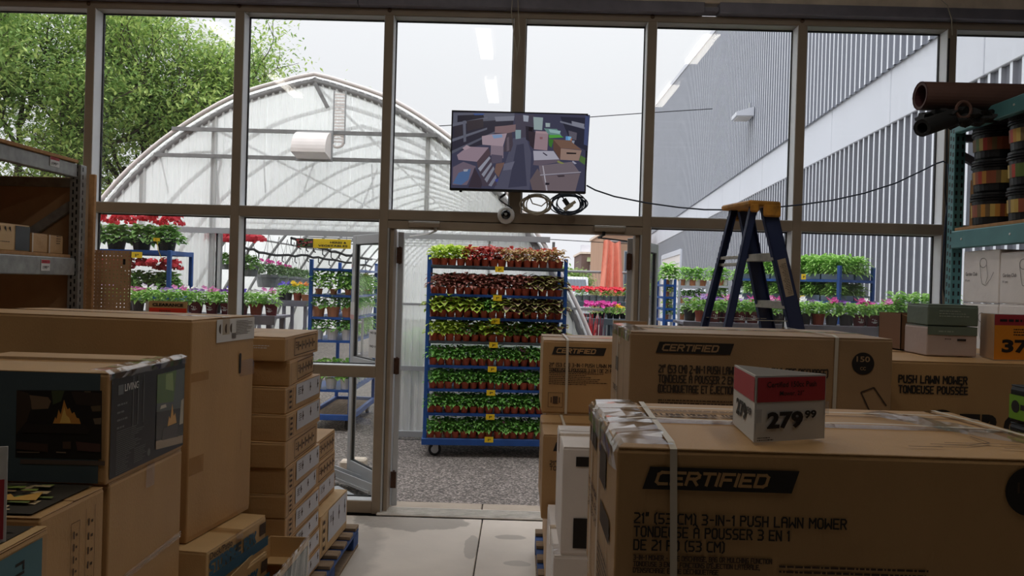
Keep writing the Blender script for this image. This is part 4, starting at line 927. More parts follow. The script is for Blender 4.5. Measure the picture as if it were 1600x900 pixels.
# ---- pallets
def pallet(label, x0, x1, t0, t1, mt=M_wood, mb2=M_pblue):
    y0, y1 = t0-5.57, t1-5.57; o = thing('pallet', label, 'pallet', ((x0+x1)/2, (y0+y1)/2, 0)); hx, hy = (x1-x0)/2, (y1-y0)/2; n = 9
    for i in range(n):
        y = -hy+(2*hy-.09)*i/(n-1); MB().bbox(-hx, hx, y, y+.09, .122, .142, .002).build('deck_board', mt, o)
    for x in (-hx, -.05, hx-.1):
        for y in (-hy, -.07, hy-.14): MB().bbox(x, x+.1, y, y+.14, .02, .10, .004).build('block', mb2, o)
        MB().bbox(x, x+.1, -hy, hy, .101, .121, .002).build('stringer_board', mb2, o); MB().bbox(x, x+.1, -hy, hy, .0, .019, .002).build('bottom_board', mt, o)
    return o
pallet('blue painted pallet under the flat cartons left of the doorway', -1.66, at(545, 850, 4.6).x, 3.50, 4.88)
pallet('weathered blue pallet under the cartons right of the doorway', at(838, 870, 4.5).x, .86, 2.98, 4.90)
pallet('pallet under the wide push mower carton', 1.42, 2.75, 3.30, 4.35)
pallet('pallet under the foreground mower cartons', .10, 1.22, 1.48, 2.14)
pallet('pallet under the lime green boxes at right', 1.26, 1.95, 1.45, 2.1)
# ================================================================== LEFT STACKS
a = at(170, 583, 2.2); LX, LZ = a.x, a.z; LB = at(170, 758, 2.2).z
M_slate = mat('slate_blue_print', (74, 88, 94), .55, var=.05)
M_cblk = mat('black_print', (30, 30, 34), .35)
lv = carton('fire table carton with a flame photo on its dark blue front, foreground left', LX-.62, LX, 2.2, 2.70, LB, LZ, mt=M_card, seed=31, tape=False)
H = LZ-LB; Wf = .62; F = Ff(lv)
mb = MB(); rect(mb, F, .0, 0.004, Wf-.022, H-.003); fp = mb.build('printed_front', M_slate, lv)
def art(o, F, polys, e=.0010, name='printed_picture', mt=M_print, G=None):
    n = nrm(F); mb = MB()
    for i, (col, P) in enumerate(polys):
        ee = e+i*.00012; mb.add([tuple(c+d*ee for c, d in zip(F(u, v), n)) for u, v in P], [tuple(range(len(P)))], col=col)
    return mb.build(name, mt, o)
def R_(c, a, b, x, y): return (c, [(a, b), (x, b), (x, y), (a, y)])
# front picture: px frame (28..162, 609..718)
def fl(px, py): q = at(px, py, 2.2); return q.x-(LX-.62), q.z-LB
def pic(polys): return [(c, [fl(x/3.913, 550+y/3.913) for x, y in P]) for c, P in polys]
flame = [(330, 435), (345, 395), (352, 410), (365, 350), (378, 380), (398, 290), (412, 330), (420, 350), (432, 340), (446, 375), (460, 365), (475, 400), (490, 405), (500, 438)]
art(lv, F, pic([((28, 22, 20), [(108, 232), (628, 235), (625, 655), (100, 640)]), ((62, 46, 34), [(108, 232), (180, 250), (200, 330), (170, 420), (105, 500)]), ((120, 96, 74), [(185, 262), (300, 275), (318, 300), (300, 345), (200, 350), (195, 300)]),
    ((70, 78, 50), [(320, 235), (400, 235), (380, 300), (330, 320)]), ((96, 84, 66), [(520, 238), (560, 238), (560, 262), (525, 258)]), ((52, 40, 32), [(440, 240), (625, 250), (625, 330), (470, 320)]), ((100, 82, 60), [(560, 330), (622, 325), (622, 360), (570, 362)]), ((112, 96, 78), [(575, 405), (625, 400), (622, 440), (585, 440)]),
    ((206, 142, 66), flame), ((240, 196, 104), [(372, 432), (385, 390), (400, 335), (412, 385), (430, 400), (440, 432)]), ((40, 30, 26), [(150, 440), (520, 440), (560, 470), (540, 500), (140, 490)]), ((66, 44, 34), [(110, 545), (300, 560), (300, 610), (105, 590)]), ((78, 56, 44), [(390, 545), (440, 545), (440, 590), (390, 590)]), ((80, 52, 46), [(470, 545), (620, 560), (620, 610), (480, 600)]), ((120, 100, 84), [(110, 605), (250, 608), (250, 614), (115, 612)]), ((130, 108, 90), [(350, 606), (410, 608), (412, 616), (352, 614)])]))
art(lv, F, [((96, 80, 70), [fl(33, 717), fl(165, 720), fl(165, 727), fl(33, 724)])], name='printed_strip')
F = Fr(lv); D_ = .5; mb = MB(); rect(mb, F, .012, .012, D_-.002, H-.004); rp = mb.build('printed_side', M_cblk, lv)
G = lambda u, v: tuple(c+d*.0010 for c, d in zip(F(u, v), nrm(F)))
mb = MB(); font_text(mb, 'LIVING', .085, H*.80, .022, G, width=.085, bold=.015); mb.build('lettering', M_white, lv)
mb = MB(); rect(mb, G, .048, H*.78, .078, H*.87)
for q in range(4): bars(mb, G, .045, H*(.68-.07*q), .06, .008, 1, q)
bars(mb, G, .045, H*.44, .17, .0035, 12, 4); bars(mb, G, .045, H*.22, .09, .0035, 10, 5); bars(mb, G, .15, H*.22, .08, .0035, 8, 6)
for u in (.135, .165, .20): rect(mb, G, u, H*.45, u+.004, H*.92)
mb.add([G(.245+.010*math.cos(q*PI/8), H*.13+.012*math.sin(q*PI/8)) for q in range(16)], [tuple(range(16))])
mb.build('small_print', mat('grey_print', (110, 112, 112), .5), lv)
def g4(u, v): return (.29+u*.20, .02*H+v*H*.86)
art(lv, F, [(c, [g4(u, v) for u, v in P]) for c, P in [((92, 98, 92), [(0, .18), (1, .12), (1, 1), (0, 1)]), ((92, 116, 62), [(0, .66), (.6, .62), (.7, 1), (0, 1)]), ((140, 160, 96), [(.3, .8), (.6, .75), (.55, .98), (.3, .98)]), ((60, 56, 48), [(0, .2), (1, .15), (1, .5), (0, .56)]), ((196, 186, 168), [(.12, .58), (.35, .58), (.32, .62), (.15, .62)]), ((214, 160, 84), [(.4, .34), (.45, .46), (.5, .42), (.56, .60), (.62, .44), (.68, .47), (.74, .34)]), ((180, 170, 150), [(.85, .3), (1, .3), (1, .62), (.9, .6)]), ((160, 140, 116), [(0, .12), (1, .05), (1, .15), (0, .22)]), ((70, 62, 54), [(.2, .2), (.8, .16), (.8, .33), (.25, .34)])]], e=.0012, mt=M_printg)
mb = MB(); hx, hy, _ = root_dims[lv]; vs = []                       # shiny film along the side's top edge
for i in range(17):
    for j, (x, z) in enumerate(((hx+.005, H-.022), (hx+.006, H-.002), (hx-.012, H+.007), (hx-.055, H+.006))): vs.append((x+rnd.uniform(-.003, .003), -hy-.004+(2*hy+.006)*i/16, z+rnd.uniform(-.002, .004)))
mb.add(vs, [(i*4+j, i*4+j+1, i*4+j+5, i*4+j+4) for i in range(16) for j in range(3)]); mb.build('clear_film', M_wrap, lv)
mb = MB(); e = .004; mb.box(-hx, hx, -.01, .06, H+e, H+e+.0012); mb.build('tape', M_tape, lv)
b = carton('plain brown carton directly under the fire table carton', LX-.60, LX, 2.22, 2.70, LB-.56, LB-.002, seed=33, mt=M_card)
F = Fr(b); mb = MB(); hh = .56; mb.add([F(0, hh*.42), F(.48, hh*.44), F(.48, hh*.48), F(0, hh*.46)], [(0, 1, 2, 3)]); mb.build('tape', M_tape, b)
mb = MB(); mb.add([F(.0, hh*.438), F(.48, hh*.458), F(.48, hh*.462), F(0, hh*.442)], [(0, 1, 2, 3)]); mb.build('tape_highlight', M_white, b)  # thin white line painted as the highlight along the tape
carton('lowest brown carton under the fire table carton', LX-.60, LX-.01, 2.22, 2.70, .0, LB-.562, seed=34)
a2 = at(73, 810, 1.92)
b = carton('brown carton with handling marks on its side and outdoor photo on top', LX-.70, LX-.002, 1.90, 2.195, LB-.42, LB-.004, seed=35, tape=False)
F = Fr(b); mb = MB(); 
for q in ((.13, .12, .1315, .36), (.17, .12, .1715, .36), (.13, .3585, .1715, .36), (.20, .10, .2015, .38), (.245, .10, .2465, .38)): rect(mb, F, *q)
for q in range(6): rect(mb, F, .142, .15+.033*q, .147, .170+.033*q); rect(mb, F, .153, .155+.033*q, .160, .162+.033*q); rect(mb, F, .212, .13+.04*q, .218, .15+.04*q); rect(mb, F, .226, .135+.04*q, .236, .143+.04*q)
lettering(b, mb, M_inks)
def tp(o, W_, D_, seed, cols):
    rr = random.Random(seed); P = [((50, 44, 34), [(0.01, .01), (W_-.03, .01), (W_-.03, D_-.01), (.01, D_-.01)])]
    for i in range(90):
        u, v = rr.uniform(W_*.3, W_-.10), rr.uniform(.02, D_-.06); w_, h_ = rr.uniform(.02, .065), rr.uniform(.012, .04); s_ = rr.uniform(-.03, .03)
        P.append((rr.choice(cols), [(u, v), (u+w_, v+s_*.3), (u+w_*.9, v+h_), (u+.01, v+h_*.8)]))
    return P
cc = [(150, 122, 84), (112, 124, 64), (186, 164, 124), (130, 148, 66), (60, 50, 40), (214, 190, 150), (128, 96, 62), (90, 80, 60)]
art(b, Ft(b), tp(b, .70, .295, 3, cc)+[((196, 150, 70), [(.50, .08), (.53, .14), (.56, .11), (.60, .17), (.63, .09)])])
b = carton('carton with teal side and flame photo on top, nearest at bottom left', LX-.72, LX+.045, 1.36, 1.86, LB-.40, LB-.018, rz=.03, seed=36, mt=M_card, tape=False)
F = Fr(b); mb = MB(); rect(mb, F, .0, .0, .47, .368); mb.build('printed_side', mat('teal_print', (66, 112, 124), .5, var=.05), b)
G = lambda u, v: tuple(c+d*.001 for c, d in zip(F(u, v), nrm(F)))
mb = MB(); GV = lambda u, v: G(.40-v, .34-u); font_text(mb, 'LIVING', .0, .0, .035, GV, width=.15, bold=.02); mb.build('lettering', M_ink, b)
art(b, Ft(b), tp(b, .765, .5, 7, cc+[(120, 140, 60), (176, 90, 40)])+[((224, 140, 60), [(.50, .22), (.53, .34), (.56, .28), (.60, .40), (.63, .30), (.67, .34), (.69, .22)])])
mb = MB(); hx, hy, H_ = root_dims[b]; mb.box(hx-.03, hx-.004, -hy, hy, H_+.003, H_+.0042); mb.build('edge_strip', M_card3, b)
carton('brown carton below the outdoor photo carton', LX-.70, LX-.002, 1.90, 2.19, .0, LB-.424, seed=37)
carton('brown carton below the teal carton', LX-.70, LX+.0, 1.38, 1.85, .0, LB-.404, seed=38)
# red price sign at the left edge
q = at(4, 740, 1.25); s = thing('price_sign', 'red and white price card cut by the left edge of the picture', 'price sign', (at(12, 740, 1.25).x-.060, q.y, q.z-.10), .5)
MB().bbox(-.06, .05, -.001, .001, -.02, .14, .0005).build('card', M_white, s); MB().box(-.055, .046, -.0025, -.0015, -.015, .085).build('red_panel', M_red, s)
tpole = MB().bbox(-.03, .03, -.02, .02, -(q.z-.07)+.0, -.02, .003).build('stand', M_black, s)
# tall brown carton
a = at(300, 500, 2.92); BZ = a.z; bb0 = at(297, 850, 2.92).z
tall = carton('tall plain brown carton with a white label, left of the flat carton stack', a.x-1.06, a.x, 2.92, 3.40, bb0, BZ, seed=40, mt=M_card, bulge=.003)
tall.rotation_euler.z = -math.radians(9); # turned slightly about its front right corner
c = Vector((a.x, 2.92-5.57)); ctr = Vector((-.53, .24)); ang = -math.radians(9)
v = Vector((ctr.x*math.cos(ang)-ctr.y*math.sin(ang), ctr.x*math.sin(ang)+ctr.y*math.cos(ang))); tall.location = (c.x+v.x, c.y+v.y, bb0)
F = Fr(tall); Ht = BZ-bb0; mb = MB(); rect(mb, F, .17, Ht-.10, .475, Ht-.006); lb = mb.build('white_label', M_white, tall)
G = lambda u, v: tuple(c+d*.001 for c, d in zip(F(u, v), nrm(F))); mb = MB()
for cx_ in (.20, .245, .285): mb.add([G(cx_+.014*math.cos(q*PI/8), Ht-.045+.020*math.sin(q*PI/8)) for q in range(4, 13)], [tuple(range(9))])
for q in range(9): rect(mb, G, .285+q*.004, Ht-.09, .287+q*.004, Ht-.066)
bars(mb, G, .32, Ht-.02, .14, .004, 9, 4); mb.build('lettering', M_inks, tall)
mb = MB(); P = [G(.36+.009*math.cos(t*PI/6), Ht-.20+.035*(1 if 0 <= t <= 6 else -1)+.009*math.sin(t*PI/6)) for t in range(12)]; mb.add(P, [tuple(range(12))]); mb.build('hand_slot', M_ink, tall)
for q in ((0, Ht*.72, .12, Ht*.76), (0, Ht*.30, .10, Ht*.38), (.36, Ht*.70, .48, Ht*.78), (.38, .33*Ht, .386, .43*Ht)):
    mb = MB(); rect(mb, F, *q); mb.build('tape', M_tape, tall)
# storage box cartons
sx = at(322, 855, 2.86); SXR = sx.x; z = bb0-.003; M_stblue = mat('blue_print', (52, 96, 122), .6)
for i in range(4):
    h = .158; nm = ('top', 'second', 'third', 'bottom')[i]
    if i == 3: h = z
    o = carton('patio storage carton with blue lettering, %s of its stack' % nm, SXR-.93+.010*(i % 2), SXR+.044+.008*(i % 2)+(.003*i), 2.91, 3.39, z-h, z-.002, rz=-.13, seed=45+i, mt=M_card3, group='patio storage cartons under the tall carton')
    F = Fr(o); mb = MB()
    if i < 3:
        rect(mb, F, .01, .020, .50, .062); stroke_text(mb, 'STORAGE BOX', .02, .070, .040, F=F, th=.34, width=.36, gap=1.9); mb.build('blue_print', M_stblue, o)
        mb = MB(); font_text(mb, 'Deck/Patio', .015, .122, .026, F, width=.17); rect(mb, F, .42, .080, .475, .13); mb.build('lettering', M_inks, o)
    z -= h
# open narrow carton
oc = thing('open_carton', 'open carton with wrapped dark side, low in front of the flat stack', 'box', (-1.008, 3.17-5.57, 0)); hx, hy, hh = .087, .27, .535
mb = MB()
for q in ((-hx, hx, -hy, -hy+.004), (-hx, hx, hy-.004, hy), (-hx, -hx+.004, -hy, hy), (hx-.004, hx, -hy, hy)): mb.box(*q, 0, hh)
mb.box(-hx, hx, -hy, hy, .25, .256); mb.build('body', M_card3, oc)
mb = MB(); mb.box(-hx-.0, hx, hy+.001, hy+.005, hh-.10, hh+.0); mb.box(-hx+.004, hx-.004, hy-.09, hy-.005, hh-.095, hh-.09); mb.build('flap', M_card3, oc)
mb = MB(); mb.box(hx+.001, hx+.003, -hy+.02, hy-.02, hh-.16, hh-.03); mb.build('dark_print', mat('dark_teal_print', (60, 78, 84), .5), oc)
mb = MB(); vs = []
for i in range(17):
    for j, (x, zc) in enumerate(((hx+.006, hh-.20), (hx+.007, hh-.08), (hx+.006, hh-.0), (hx-.004, hh+.008), (hx-.010, hh-.02))): vs.append((x+rnd.uniform(-.002, .004), -hy+2*hy*i/16, zc+rnd.uniform(-.003, .004)))
mb.add(vs, [(i*5+j, i*5+j+1, i*5+j+6, i*5+j+5) for i in range(16) for j in range(4)]); mb.build('stretch_film', M_thinfilm, oc)
# ---- stack of flat cartons on the pallet
def printed(o, D_, H_, kind, seed):
    F = Fr(o); rr = random.Random(seed); mb = MB()
    if kind in 'pP':
        rect(mb, F, .02, H_*.10, .022, H_*.9)
        for s_ in ((.14, H_*.12, D_-.05, H_*.15), (.14, H_*.85, D_-.05, H_*.88), (.14, H_*.12, .146, H_*.88), (D_-.055, H_*.12, D_-.05, H_*.88)): rect(mb, F, *s_)
        x = .20
        for q in range(5):
            rect(mb, F, x, H_*.32, x+.012, H_*.70); rect(mb, F, x+.02, H_*.46, x+.045, H_*.55); x += .062
        bars(mb, F, .16, H_*.66, .03, .008, 3, seed)
    else:
        for s_ in ((.03, H_*.1, .034, H_*.9), (.10, H_*.1, .104, H_*.9)): rect(mb, F, *s_)
        for q in range(4): rect(mb, F, .05, H_*(.15+.2*q), .085, H_*(.24+.2*q))
    lettering(o, mb, M_inks)
    if kind in 'lL':
        mb = MB(); a_ = .15; rect(mb, F, a_, H_*.22, D_-.03, H_*1.0-.003); rect_ = mb.build('white_label', mat('label_white', (196, 196, 202), .6) if 'label_white' not in bpy.data.materials else bpy.data.materials['label_white'], o)
        G = lambda u, v: tuple(c+d*.001 for c, d in zip(F(u, v), nrm(F))); mb = MB()
        for q in range(3): rect(mb, G, a_+.09+.13*q, H_*.50, a_+.10+.13*q, H_*.85); rect(mb, G, a_+.085+.13*q, H_*.62, a_+.108+.13*q, H_*.7)
        bars(mb, G, a_+.03, H_*.78, .05, .006, 4, seed); mb.build('lettering', M_inks, o)
AX = at(447, 527, 3.6).x; AZ = at(447, 527, 3.6).z
hs = [.117, .122, .128, .127, .122, .126, .112, .118]; offs = [0, -.006, .022, .036, .03, .045, .036, .05]; kinds = 'ppllplll'
z = AZ
for i, h in enumerate(hs):
    D_ = .57; ty = 3.60+(.0, .03, .01, .0, -.02, .0, -.01, .0)[i]
    o = carton('flat brown carton, %s from the top of the stack left of the doorway' % ORD[i], AX-.46+offs[i], AX+offs[i]*.55, ty, ty+D_-(.06 if i == 1 else 0), z-h+.002, z, rz=(-.01, .05, -.03, -.02, .0, -.02, .01, -.02)[i], seed=60+i, tape=False, seam='y', group='flat cartons stacked left of the doorway')
    printed(o, D_, h-.002, kinds[i], i)
    if i == 0: F = Ff(o); mb = MB(); bars(mb, F, .30, h*.6, .09, .006, 2, 2); mb.build('lettering', M_white, o)
    z -= h
low = z
hs = [(low-.146)/3]*3
for i, h in enumerate(hs):
    o = carton('flat brown carton near the pallet, %s from the top below the stack' % ('ninth', 'tenth', 'eleventh')[i], AX-.46, AX+.03+.006*i, 3.60, 4.17, z-h+.002, z, rz=-.015, seed=75+i, tape=False, seam='y', group='flat cartons stacked left of the doorway'); printed(o, .57, h-.002, 'l', 20+i); z -= h
# rear column
BX_ = at(520, 690, 4.72).x; z = at(520, 672, 4.72).z; hh_ = [.125, .13, .125, .12]
for i, h in enumerate(hh_):
    if z-h < .27: break
    o = carton('brown carton in the rear column of the flat stack, %s from its top' % ORD[i], BX_-.5, BX_+.004*i, 4.24, 4.76, z-h+.002, z, rz=-.01, seed=80+i, tape=False, seam='y', group='rear column of flat cartons'); printed(o, .52, h-.002, 'ppll'[i], 40+i); z -= h
zl = z
o = carton('long brown carton with white label at the foot of the rear column', BX_-.5, BX_+.075, 4.22, 4.80, .146, zl-.003, rz=-.03, seed=90, tape=False, seam='y', mt=M_card3); printed(o, .58, zl-.15, 'l', 50)
# clearance sign
pc = carton('brown carton behind the tall carton carrying the clearance sign', -2.62, -1.72, 3.75, 4.25, .0, 1.36, seed=91)
a = at(233, 470, 3.9); b_ = at(293, 470, 3.9); wS = b_.x-a.x
cs = thing('clearance_sign', 'red clearance price card with pale header behind the tall carton', 'price sign', ((a.x+b_.x)/2, a.y, 1.365)); hS = a.z-1.365
MB().bbox(-wS/2, wS/2, -.002, .002, 0, hS, .0005).build('card', M_card3, cs); MB().box(-wS/2-.012, -wS/2-.001, -.01, .01, 0, hS-.005).build('holder_edge', M_white, cs)
MB().box(-wS/2+.003, wS/2-.003, -.0035, -.0025, 0, hS-.034).build('red_panel', M_clear, cs)
F = lambda u, v: (-wS/2+u, -.0045, v); mb = MB(); font_text(mb, 'CLEARANCE', wS/2, hS-.026, .016, F, width=wS*.8, bold=.05, centre=True)
bars(mb, F, wS*.28, hS-.048, wS*.42, .005, 2, 3); font_text(mb, '99', wS*.28, hS-.125, .05, F, width=wS*.33, bold=.05); font_text(mb, '97', wS*.63, hS-.10, .024, F, width=wS*.2, bold=.04); mb.build('lettering', M_ink, cs)
# ================================================================== INTERIOR FIXTURES
# ---- television on the centre mullion
TT = 5.38
c0 = at(706, 173.5, TT); c1_ = at(917, 301, TT); w = at(919, 177, TT).x-c0.x; h = c0.z-at(706, 298, TT).z
cx = (c0.x+at(917, 239, TT).x)/2; cz = (c0.z+c1_.z)/2
tv = thing('television', 'wall television above the door showing the store aisle from a ceiling camera', 'television', (cx, TT-5.57, cz-h/2))
mb = MB(); mb.bbox(-w/2, w/2, .004, .05, 0, h, .004); mb.bbox(-w/3, w/3, .05, .085, h*.15, h*.7, .01); mb.build('casing', M_black, tv)
mb = MB(); b_ = .009
for q in ((-w/2, w/2, 0, .014), (-w/2, w/2, h-b_, h), (-w/2, -w/2+b_, .014, h-b_), (w/2-b_, w/2, .014, h-b_)): mb.bbox(q[0], q[1], -.002, .004, q[2], q[3], .0015)
mb.build('bezel', M_black, tv)
MB().box(cm[0]-cx+.005, cm[1]-cx-.005, .085, .187, h*.3, h*.55).build('wall_bracket', M_steel, tv)
MB().bbox(-w*.43, -w*.41, .01, .03, -.012, .001, .003).build('sensor', M_black, tv)
# screen picture, drawn from the photograph's screen; zoom frame 1035 x 900 over px 700..930 x 160..360
def sc_(x, y): return ((x-28)/(965-28)*(w-2*b_)+b_, (1-(y-62-(x-28)*.012)/(560))*(h-.023)+.014)
Fs = lambda u, v: (-w/2+u, .0025, v)
P = [((62, 62, 82), [(28, 62), (988, 72), (970, 636), (28, 622)]),
 ((48, 46, 58), [(28, 62), (460, 66), (440, 250), (28, 360)]), ((88, 90, 104), [(30, 70), (460, 68), (455, 110), (240, 130), (30, 160)]), ((40, 38, 48), [(60, 90), (240, 80), (250, 110), (60, 140)]),
 ((96, 98, 112), [(28, 150), (270, 98), (270, 110), (28, 172)]), ((96, 98, 112), [(28, 262), (270, 176), (270, 190), (28, 284)]), ((92, 94, 108), [(98, 130), (118, 126), (126, 280), (108, 286)]), ((52, 48, 56), [(40, 176), (95, 160), (100, 236), (40, 250)]), ((56, 50, 56), [(125, 130), (240, 112), (245, 175), (130, 205)]),
 ((84, 86, 100), [(28, 350), (330, 200), (330, 214), (28, 372)]), ((120, 122, 136), [(320, 96), (460, 88), (455, 122), (330, 130)]), ((60, 84, 140), [(170, 74), (250, 74), (240, 84), (180, 86)]),
 ((78, 78, 96), [(455, 250), (545, 240), (585, 360), (580, 632), (330, 626), (400, 450)]), ((60, 60, 78), [(480, 300), (530, 290), (560, 600), (430, 615)]), ((98, 98, 116), [(395, 440), (470, 420), (450, 480), (390, 490)]),
 ((70, 66, 80), [(460, 80), (600, 78), (590, 240), (470, 250)]), ((150, 156, 170), [(520, 80), (560, 85), (556, 130), (524, 126)]), ((128, 150, 156), [(468, 190), (508, 190), (508, 252), (472, 258)]), ((44, 40, 50), [(540, 160), (600, 170), (600, 290), (545, 260)]),
 ((122, 100, 104), [(325, 168), (400, 160), (470, 150), (470, 200), (420, 215), (325, 215)]), ((156, 138, 148), [(235, 240), (300, 226), (410, 216), (385, 312), (240, 302)]), ((118, 142, 176), [(305, 230), (375, 224), (380, 246), (320, 256)]), ((70, 62, 72), [(410, 216), (445, 208), (455, 300), (440, 350), (388, 350)]), ((96, 86, 96), [(410, 250), (425, 240), (430, 340), (412, 350)]),
 ((140, 122, 134), [(64, 380), (140, 318), (285, 322), (205, 428), (75, 416)]), ((160, 140, 150), [(100, 330), (130, 306), (160, 322), (120, 345)]), ((78, 64, 72), [(285, 322), (300, 372), (215, 480), (205, 428)]), ((128, 114, 126), [(300, 306), (388, 312), (390, 400), (300, 380)]), ((82, 76, 92), [(305, 372), (385, 380), (380, 430), (310, 440)]),
 ((104, 92, 106), [(38, 470), (110, 430), (200, 462), (140, 600), (38, 600)]), ((76, 100, 140), [(80, 510), (165, 480), (150, 560), (100, 600), (40, 590)]), ((150, 152, 164), [(112, 486), (146, 482), (140, 500), (116, 502)]), ((58, 50, 60), [(190, 470), (250, 580), (240, 620), (150, 618)]),
 ((70, 62, 74), [(215, 470), (300, 388), (350, 600), (250, 608)]), ((142, 144, 158), [(215, 478), (290, 388), (300, 400), (232, 500)]), ((132, 134, 148), [(240, 520), (305, 430), (312, 446), (256, 540)]), ((126, 128, 142), [(262, 556), (322, 460), (330, 480), (280, 580)]), ((120, 122, 138), [(290, 600), (340, 520), (346, 546), (312, 608)]), ((108, 84, 78), [(340, 440), (400, 430), (360, 540), (330, 500)]), ((60, 66, 130), [(336, 555), (360, 548), (356, 572), (340, 574)]),
 ((52, 44, 52), [(560, 200), (610, 205), (600, 330), (572, 300)]), ((144, 122, 130), [(610, 196), (700, 200), (696, 338), (602, 330)]), ((160, 136, 142), [(612, 196), (706, 200), (700, 218), (616, 212)]), ((128, 90, 96), [(640, 240), (662, 240), (660, 256), (642, 256)]),
 ((142, 158, 160), [(592, 94), (660, 98), (656, 190), (598, 186)]), ((150, 164, 166), [(678, 136), (710, 138), (710, 166), (680, 166)]), ((98, 130, 128), [(668, 176), (760, 180), (800, 240), (700, 220)]), ((80, 150, 62), [(702, 224), (775, 222), (808, 240), (706, 248)]), ((60, 110, 50), [(702, 252), (740, 256), (724, 318), (706, 300)]), ((140, 170, 172), [(700, 182), (786, 194), (780, 216), (712, 206)]),
 ((44, 44, 58), [(780, 90), (985, 96), (975, 340), (860, 280)]), ((110, 112, 128), [(780, 120), (980, 170), (980, 186), (780, 132)]), ((124, 126, 140), [(860, 120), (950, 140), (948, 170), (864, 152)]), ((66, 74, 110), [(955, 80), (985, 84), (975, 300), (950, 290)]), ((90, 86, 98), [(840, 190), (900, 206), (896, 260), (850, 250)]), ((90, 140, 190), [(822, 232), (850, 234), (846, 272), (822, 268)]), ((120, 170, 205), [(838, 232), (862, 236), (860, 262), (840, 260)]), ((168, 110, 80), [(856, 246), (866, 248), (864, 268), (856, 266)]), ((134, 140, 156), [(866, 262), (886, 264), (880, 290), (866, 284)]),
 ((112, 86, 74), [(735, 256), (850, 262), (936, 330), (790, 320)]), ((90, 66, 58), [(735, 258), (792, 320), (786, 404), (738, 330)]), ((142, 118, 108), [(790, 322), (936, 334), (918, 410), (788, 404)]), ((30, 26, 30), [(830, 350), (900, 352), (898, 362), (832, 362)]), ((80, 108, 60), [(930, 370), (965, 390), (960, 440), (920, 410)]),
 ((160, 158, 172), [(598, 342), (740, 342), (782, 402), (604, 412)]), ((96, 86, 98), [(604, 412), (782, 402), (790, 420), (640, 450), (600, 446)]), ((60, 56, 70), [(668, 352), (700, 374), (690, 378), (664, 358)]), ((108, 98, 106), [(640, 450), (870, 418), (930, 500), (650, 520)]), ((96, 84, 88), [(632, 470), (660, 520), (690, 632), (600, 630), (580, 560)]), ((106, 94, 100), [(660, 524), (930, 502), (900, 634), (690, 632)]),
 ((160, 156, 166), [(664, 450), (672, 450), (706, 632), (696, 632)]), ((150, 146, 158), [(650, 516), (935, 490), (936, 496), (652, 523)]), ((126, 128, 80), [(770, 410), (820, 430), (800, 436), (768, 424)]), ((150, 150, 166), [(876, 410), (905, 430), (890, 436), (872, 420)]), ((60, 52, 58), [(766, 520), (820, 516), (822, 528), (780, 532)]), ((40, 36, 44), [(688, 574), (718, 576), (716, 590), (690, 592)]), ((30, 24, 30), [(562, 168), (590, 172), (586, 200), (560, 196)])]
art(tv, Fs, [(c, [sc_(*p) for p in pl]) for c, pl in P], e=.0004, name='screen', mt=printmat('screen_light', emit=.85, rough=.2))
# ---- dome camera and its lead
q = at(790.5, 335.5, 5.50); o = thing('dome_camera', 'white ringed dome camera with black eye on the door header', 'camera', (q.x, q.y, q.z))
Mx = Matrix.Rotation(PI/2, 4, 'X')
MB().lathe([(.062, -.062), (.062, -.03), (.058, -.01), (.046, .012), (.034, .018), (.030, .012)], 24, M=Mx).build('ring', M_white, o, smooth=True)
MB().lathe([(.036, .008), (.032, .028), (.02, .042), (0, .048)], 20, M=Mx).build('dome', mat('smoked_dome', (16, 16, 20), .08), o, smooth=True)
MB().lathe([(.010, .044), (.008, .05), (0, .051)], 10, M=Mx).build('lens_glint', M_alu, o)
mb = MB(); P3 = [at(x, y, 5.50) for x, y in ((800, 326), (795, 322), (788, 318), (780, 312), (784, 306), (790, 302), (786, 296))]; mb.tube([p-Vector((q.x, q.y, q.z)) for p in P3], .0045, 6)
mb.tube([at(x, y, 5.50)-Vector((q.x, q.y, q.z)) for x, y in ((781, 309), (790, 303))], .009, 6); mb.build('lead', M_black, o)
# ---- coiled leads hanging under the television
def coil(label, px, py, rx, ry, mt, n, seed, extra=None):
    rr = random.Random(seed); q = at(px, py, 5.47); o = thing('cable_coil', label, 'cable', tuple(q)); k_ = 5.47/1200
    for i in range(n):
        ex, ey = rr.uniform(-3, 3), rr.uniform(-1.5, 1.5); a_, b2_ = rx*rr.uniform(.70, 1.06), ry*rr.uniform(.72, 1.0)
        P = [((ex+a_*math.cos(t*PI/14))*k_, -.012+i*.005+.004*math.sin(t), (ey+b2_*math.sin(t*PI/14))*k_) for t in range(29)]
        MB().tube(P, .0042, 6, cap=False).build('loop', mt, o, smooth=True)
    mb = MB()
    for e in (extra or []): mb.tube([tuple((at(x, y, 5.45)-q)) for x, y in e], .0045, 6)
    mb.build('tail', mt, o, smooth=True); return o, q
M_cwhite = mat('pale_cable', (176, 168, 150), .5); M_cblue = mat('dark_blue_cable', (30, 46, 70), .5)
coil('pale coiled cable under the television, left of the dark coil', 838, 319, 23, 16, M_cwhite, 8, 3, [((826, 304), (832, 318), (846, 322), (858, 312), (864, 318))])
o, q = coil('dark blue coiled cable with plugs under the television', 888, 318, 27, 17, M_cblue, 9, 5, [((872, 300), (882, 312), (886, 318)), ((862, 320), (874, 332), (890, 331))])
mb = MB(); mb.bar(at(881, 311, 5.43)-q, at(888, 321, 5.43)-q, .034, .03); mb.build('plug', M_black, o)
mb = MB(); mb.bar(at(882, 328, 5.42)-q, at(894, 319, 5.42)-q, .03, .028); mb.bar(at(893, 319, 5.42)-q, at(899, 315, 5.42)-q, .022, .02); mb.build('connector', M_cwhite, o)
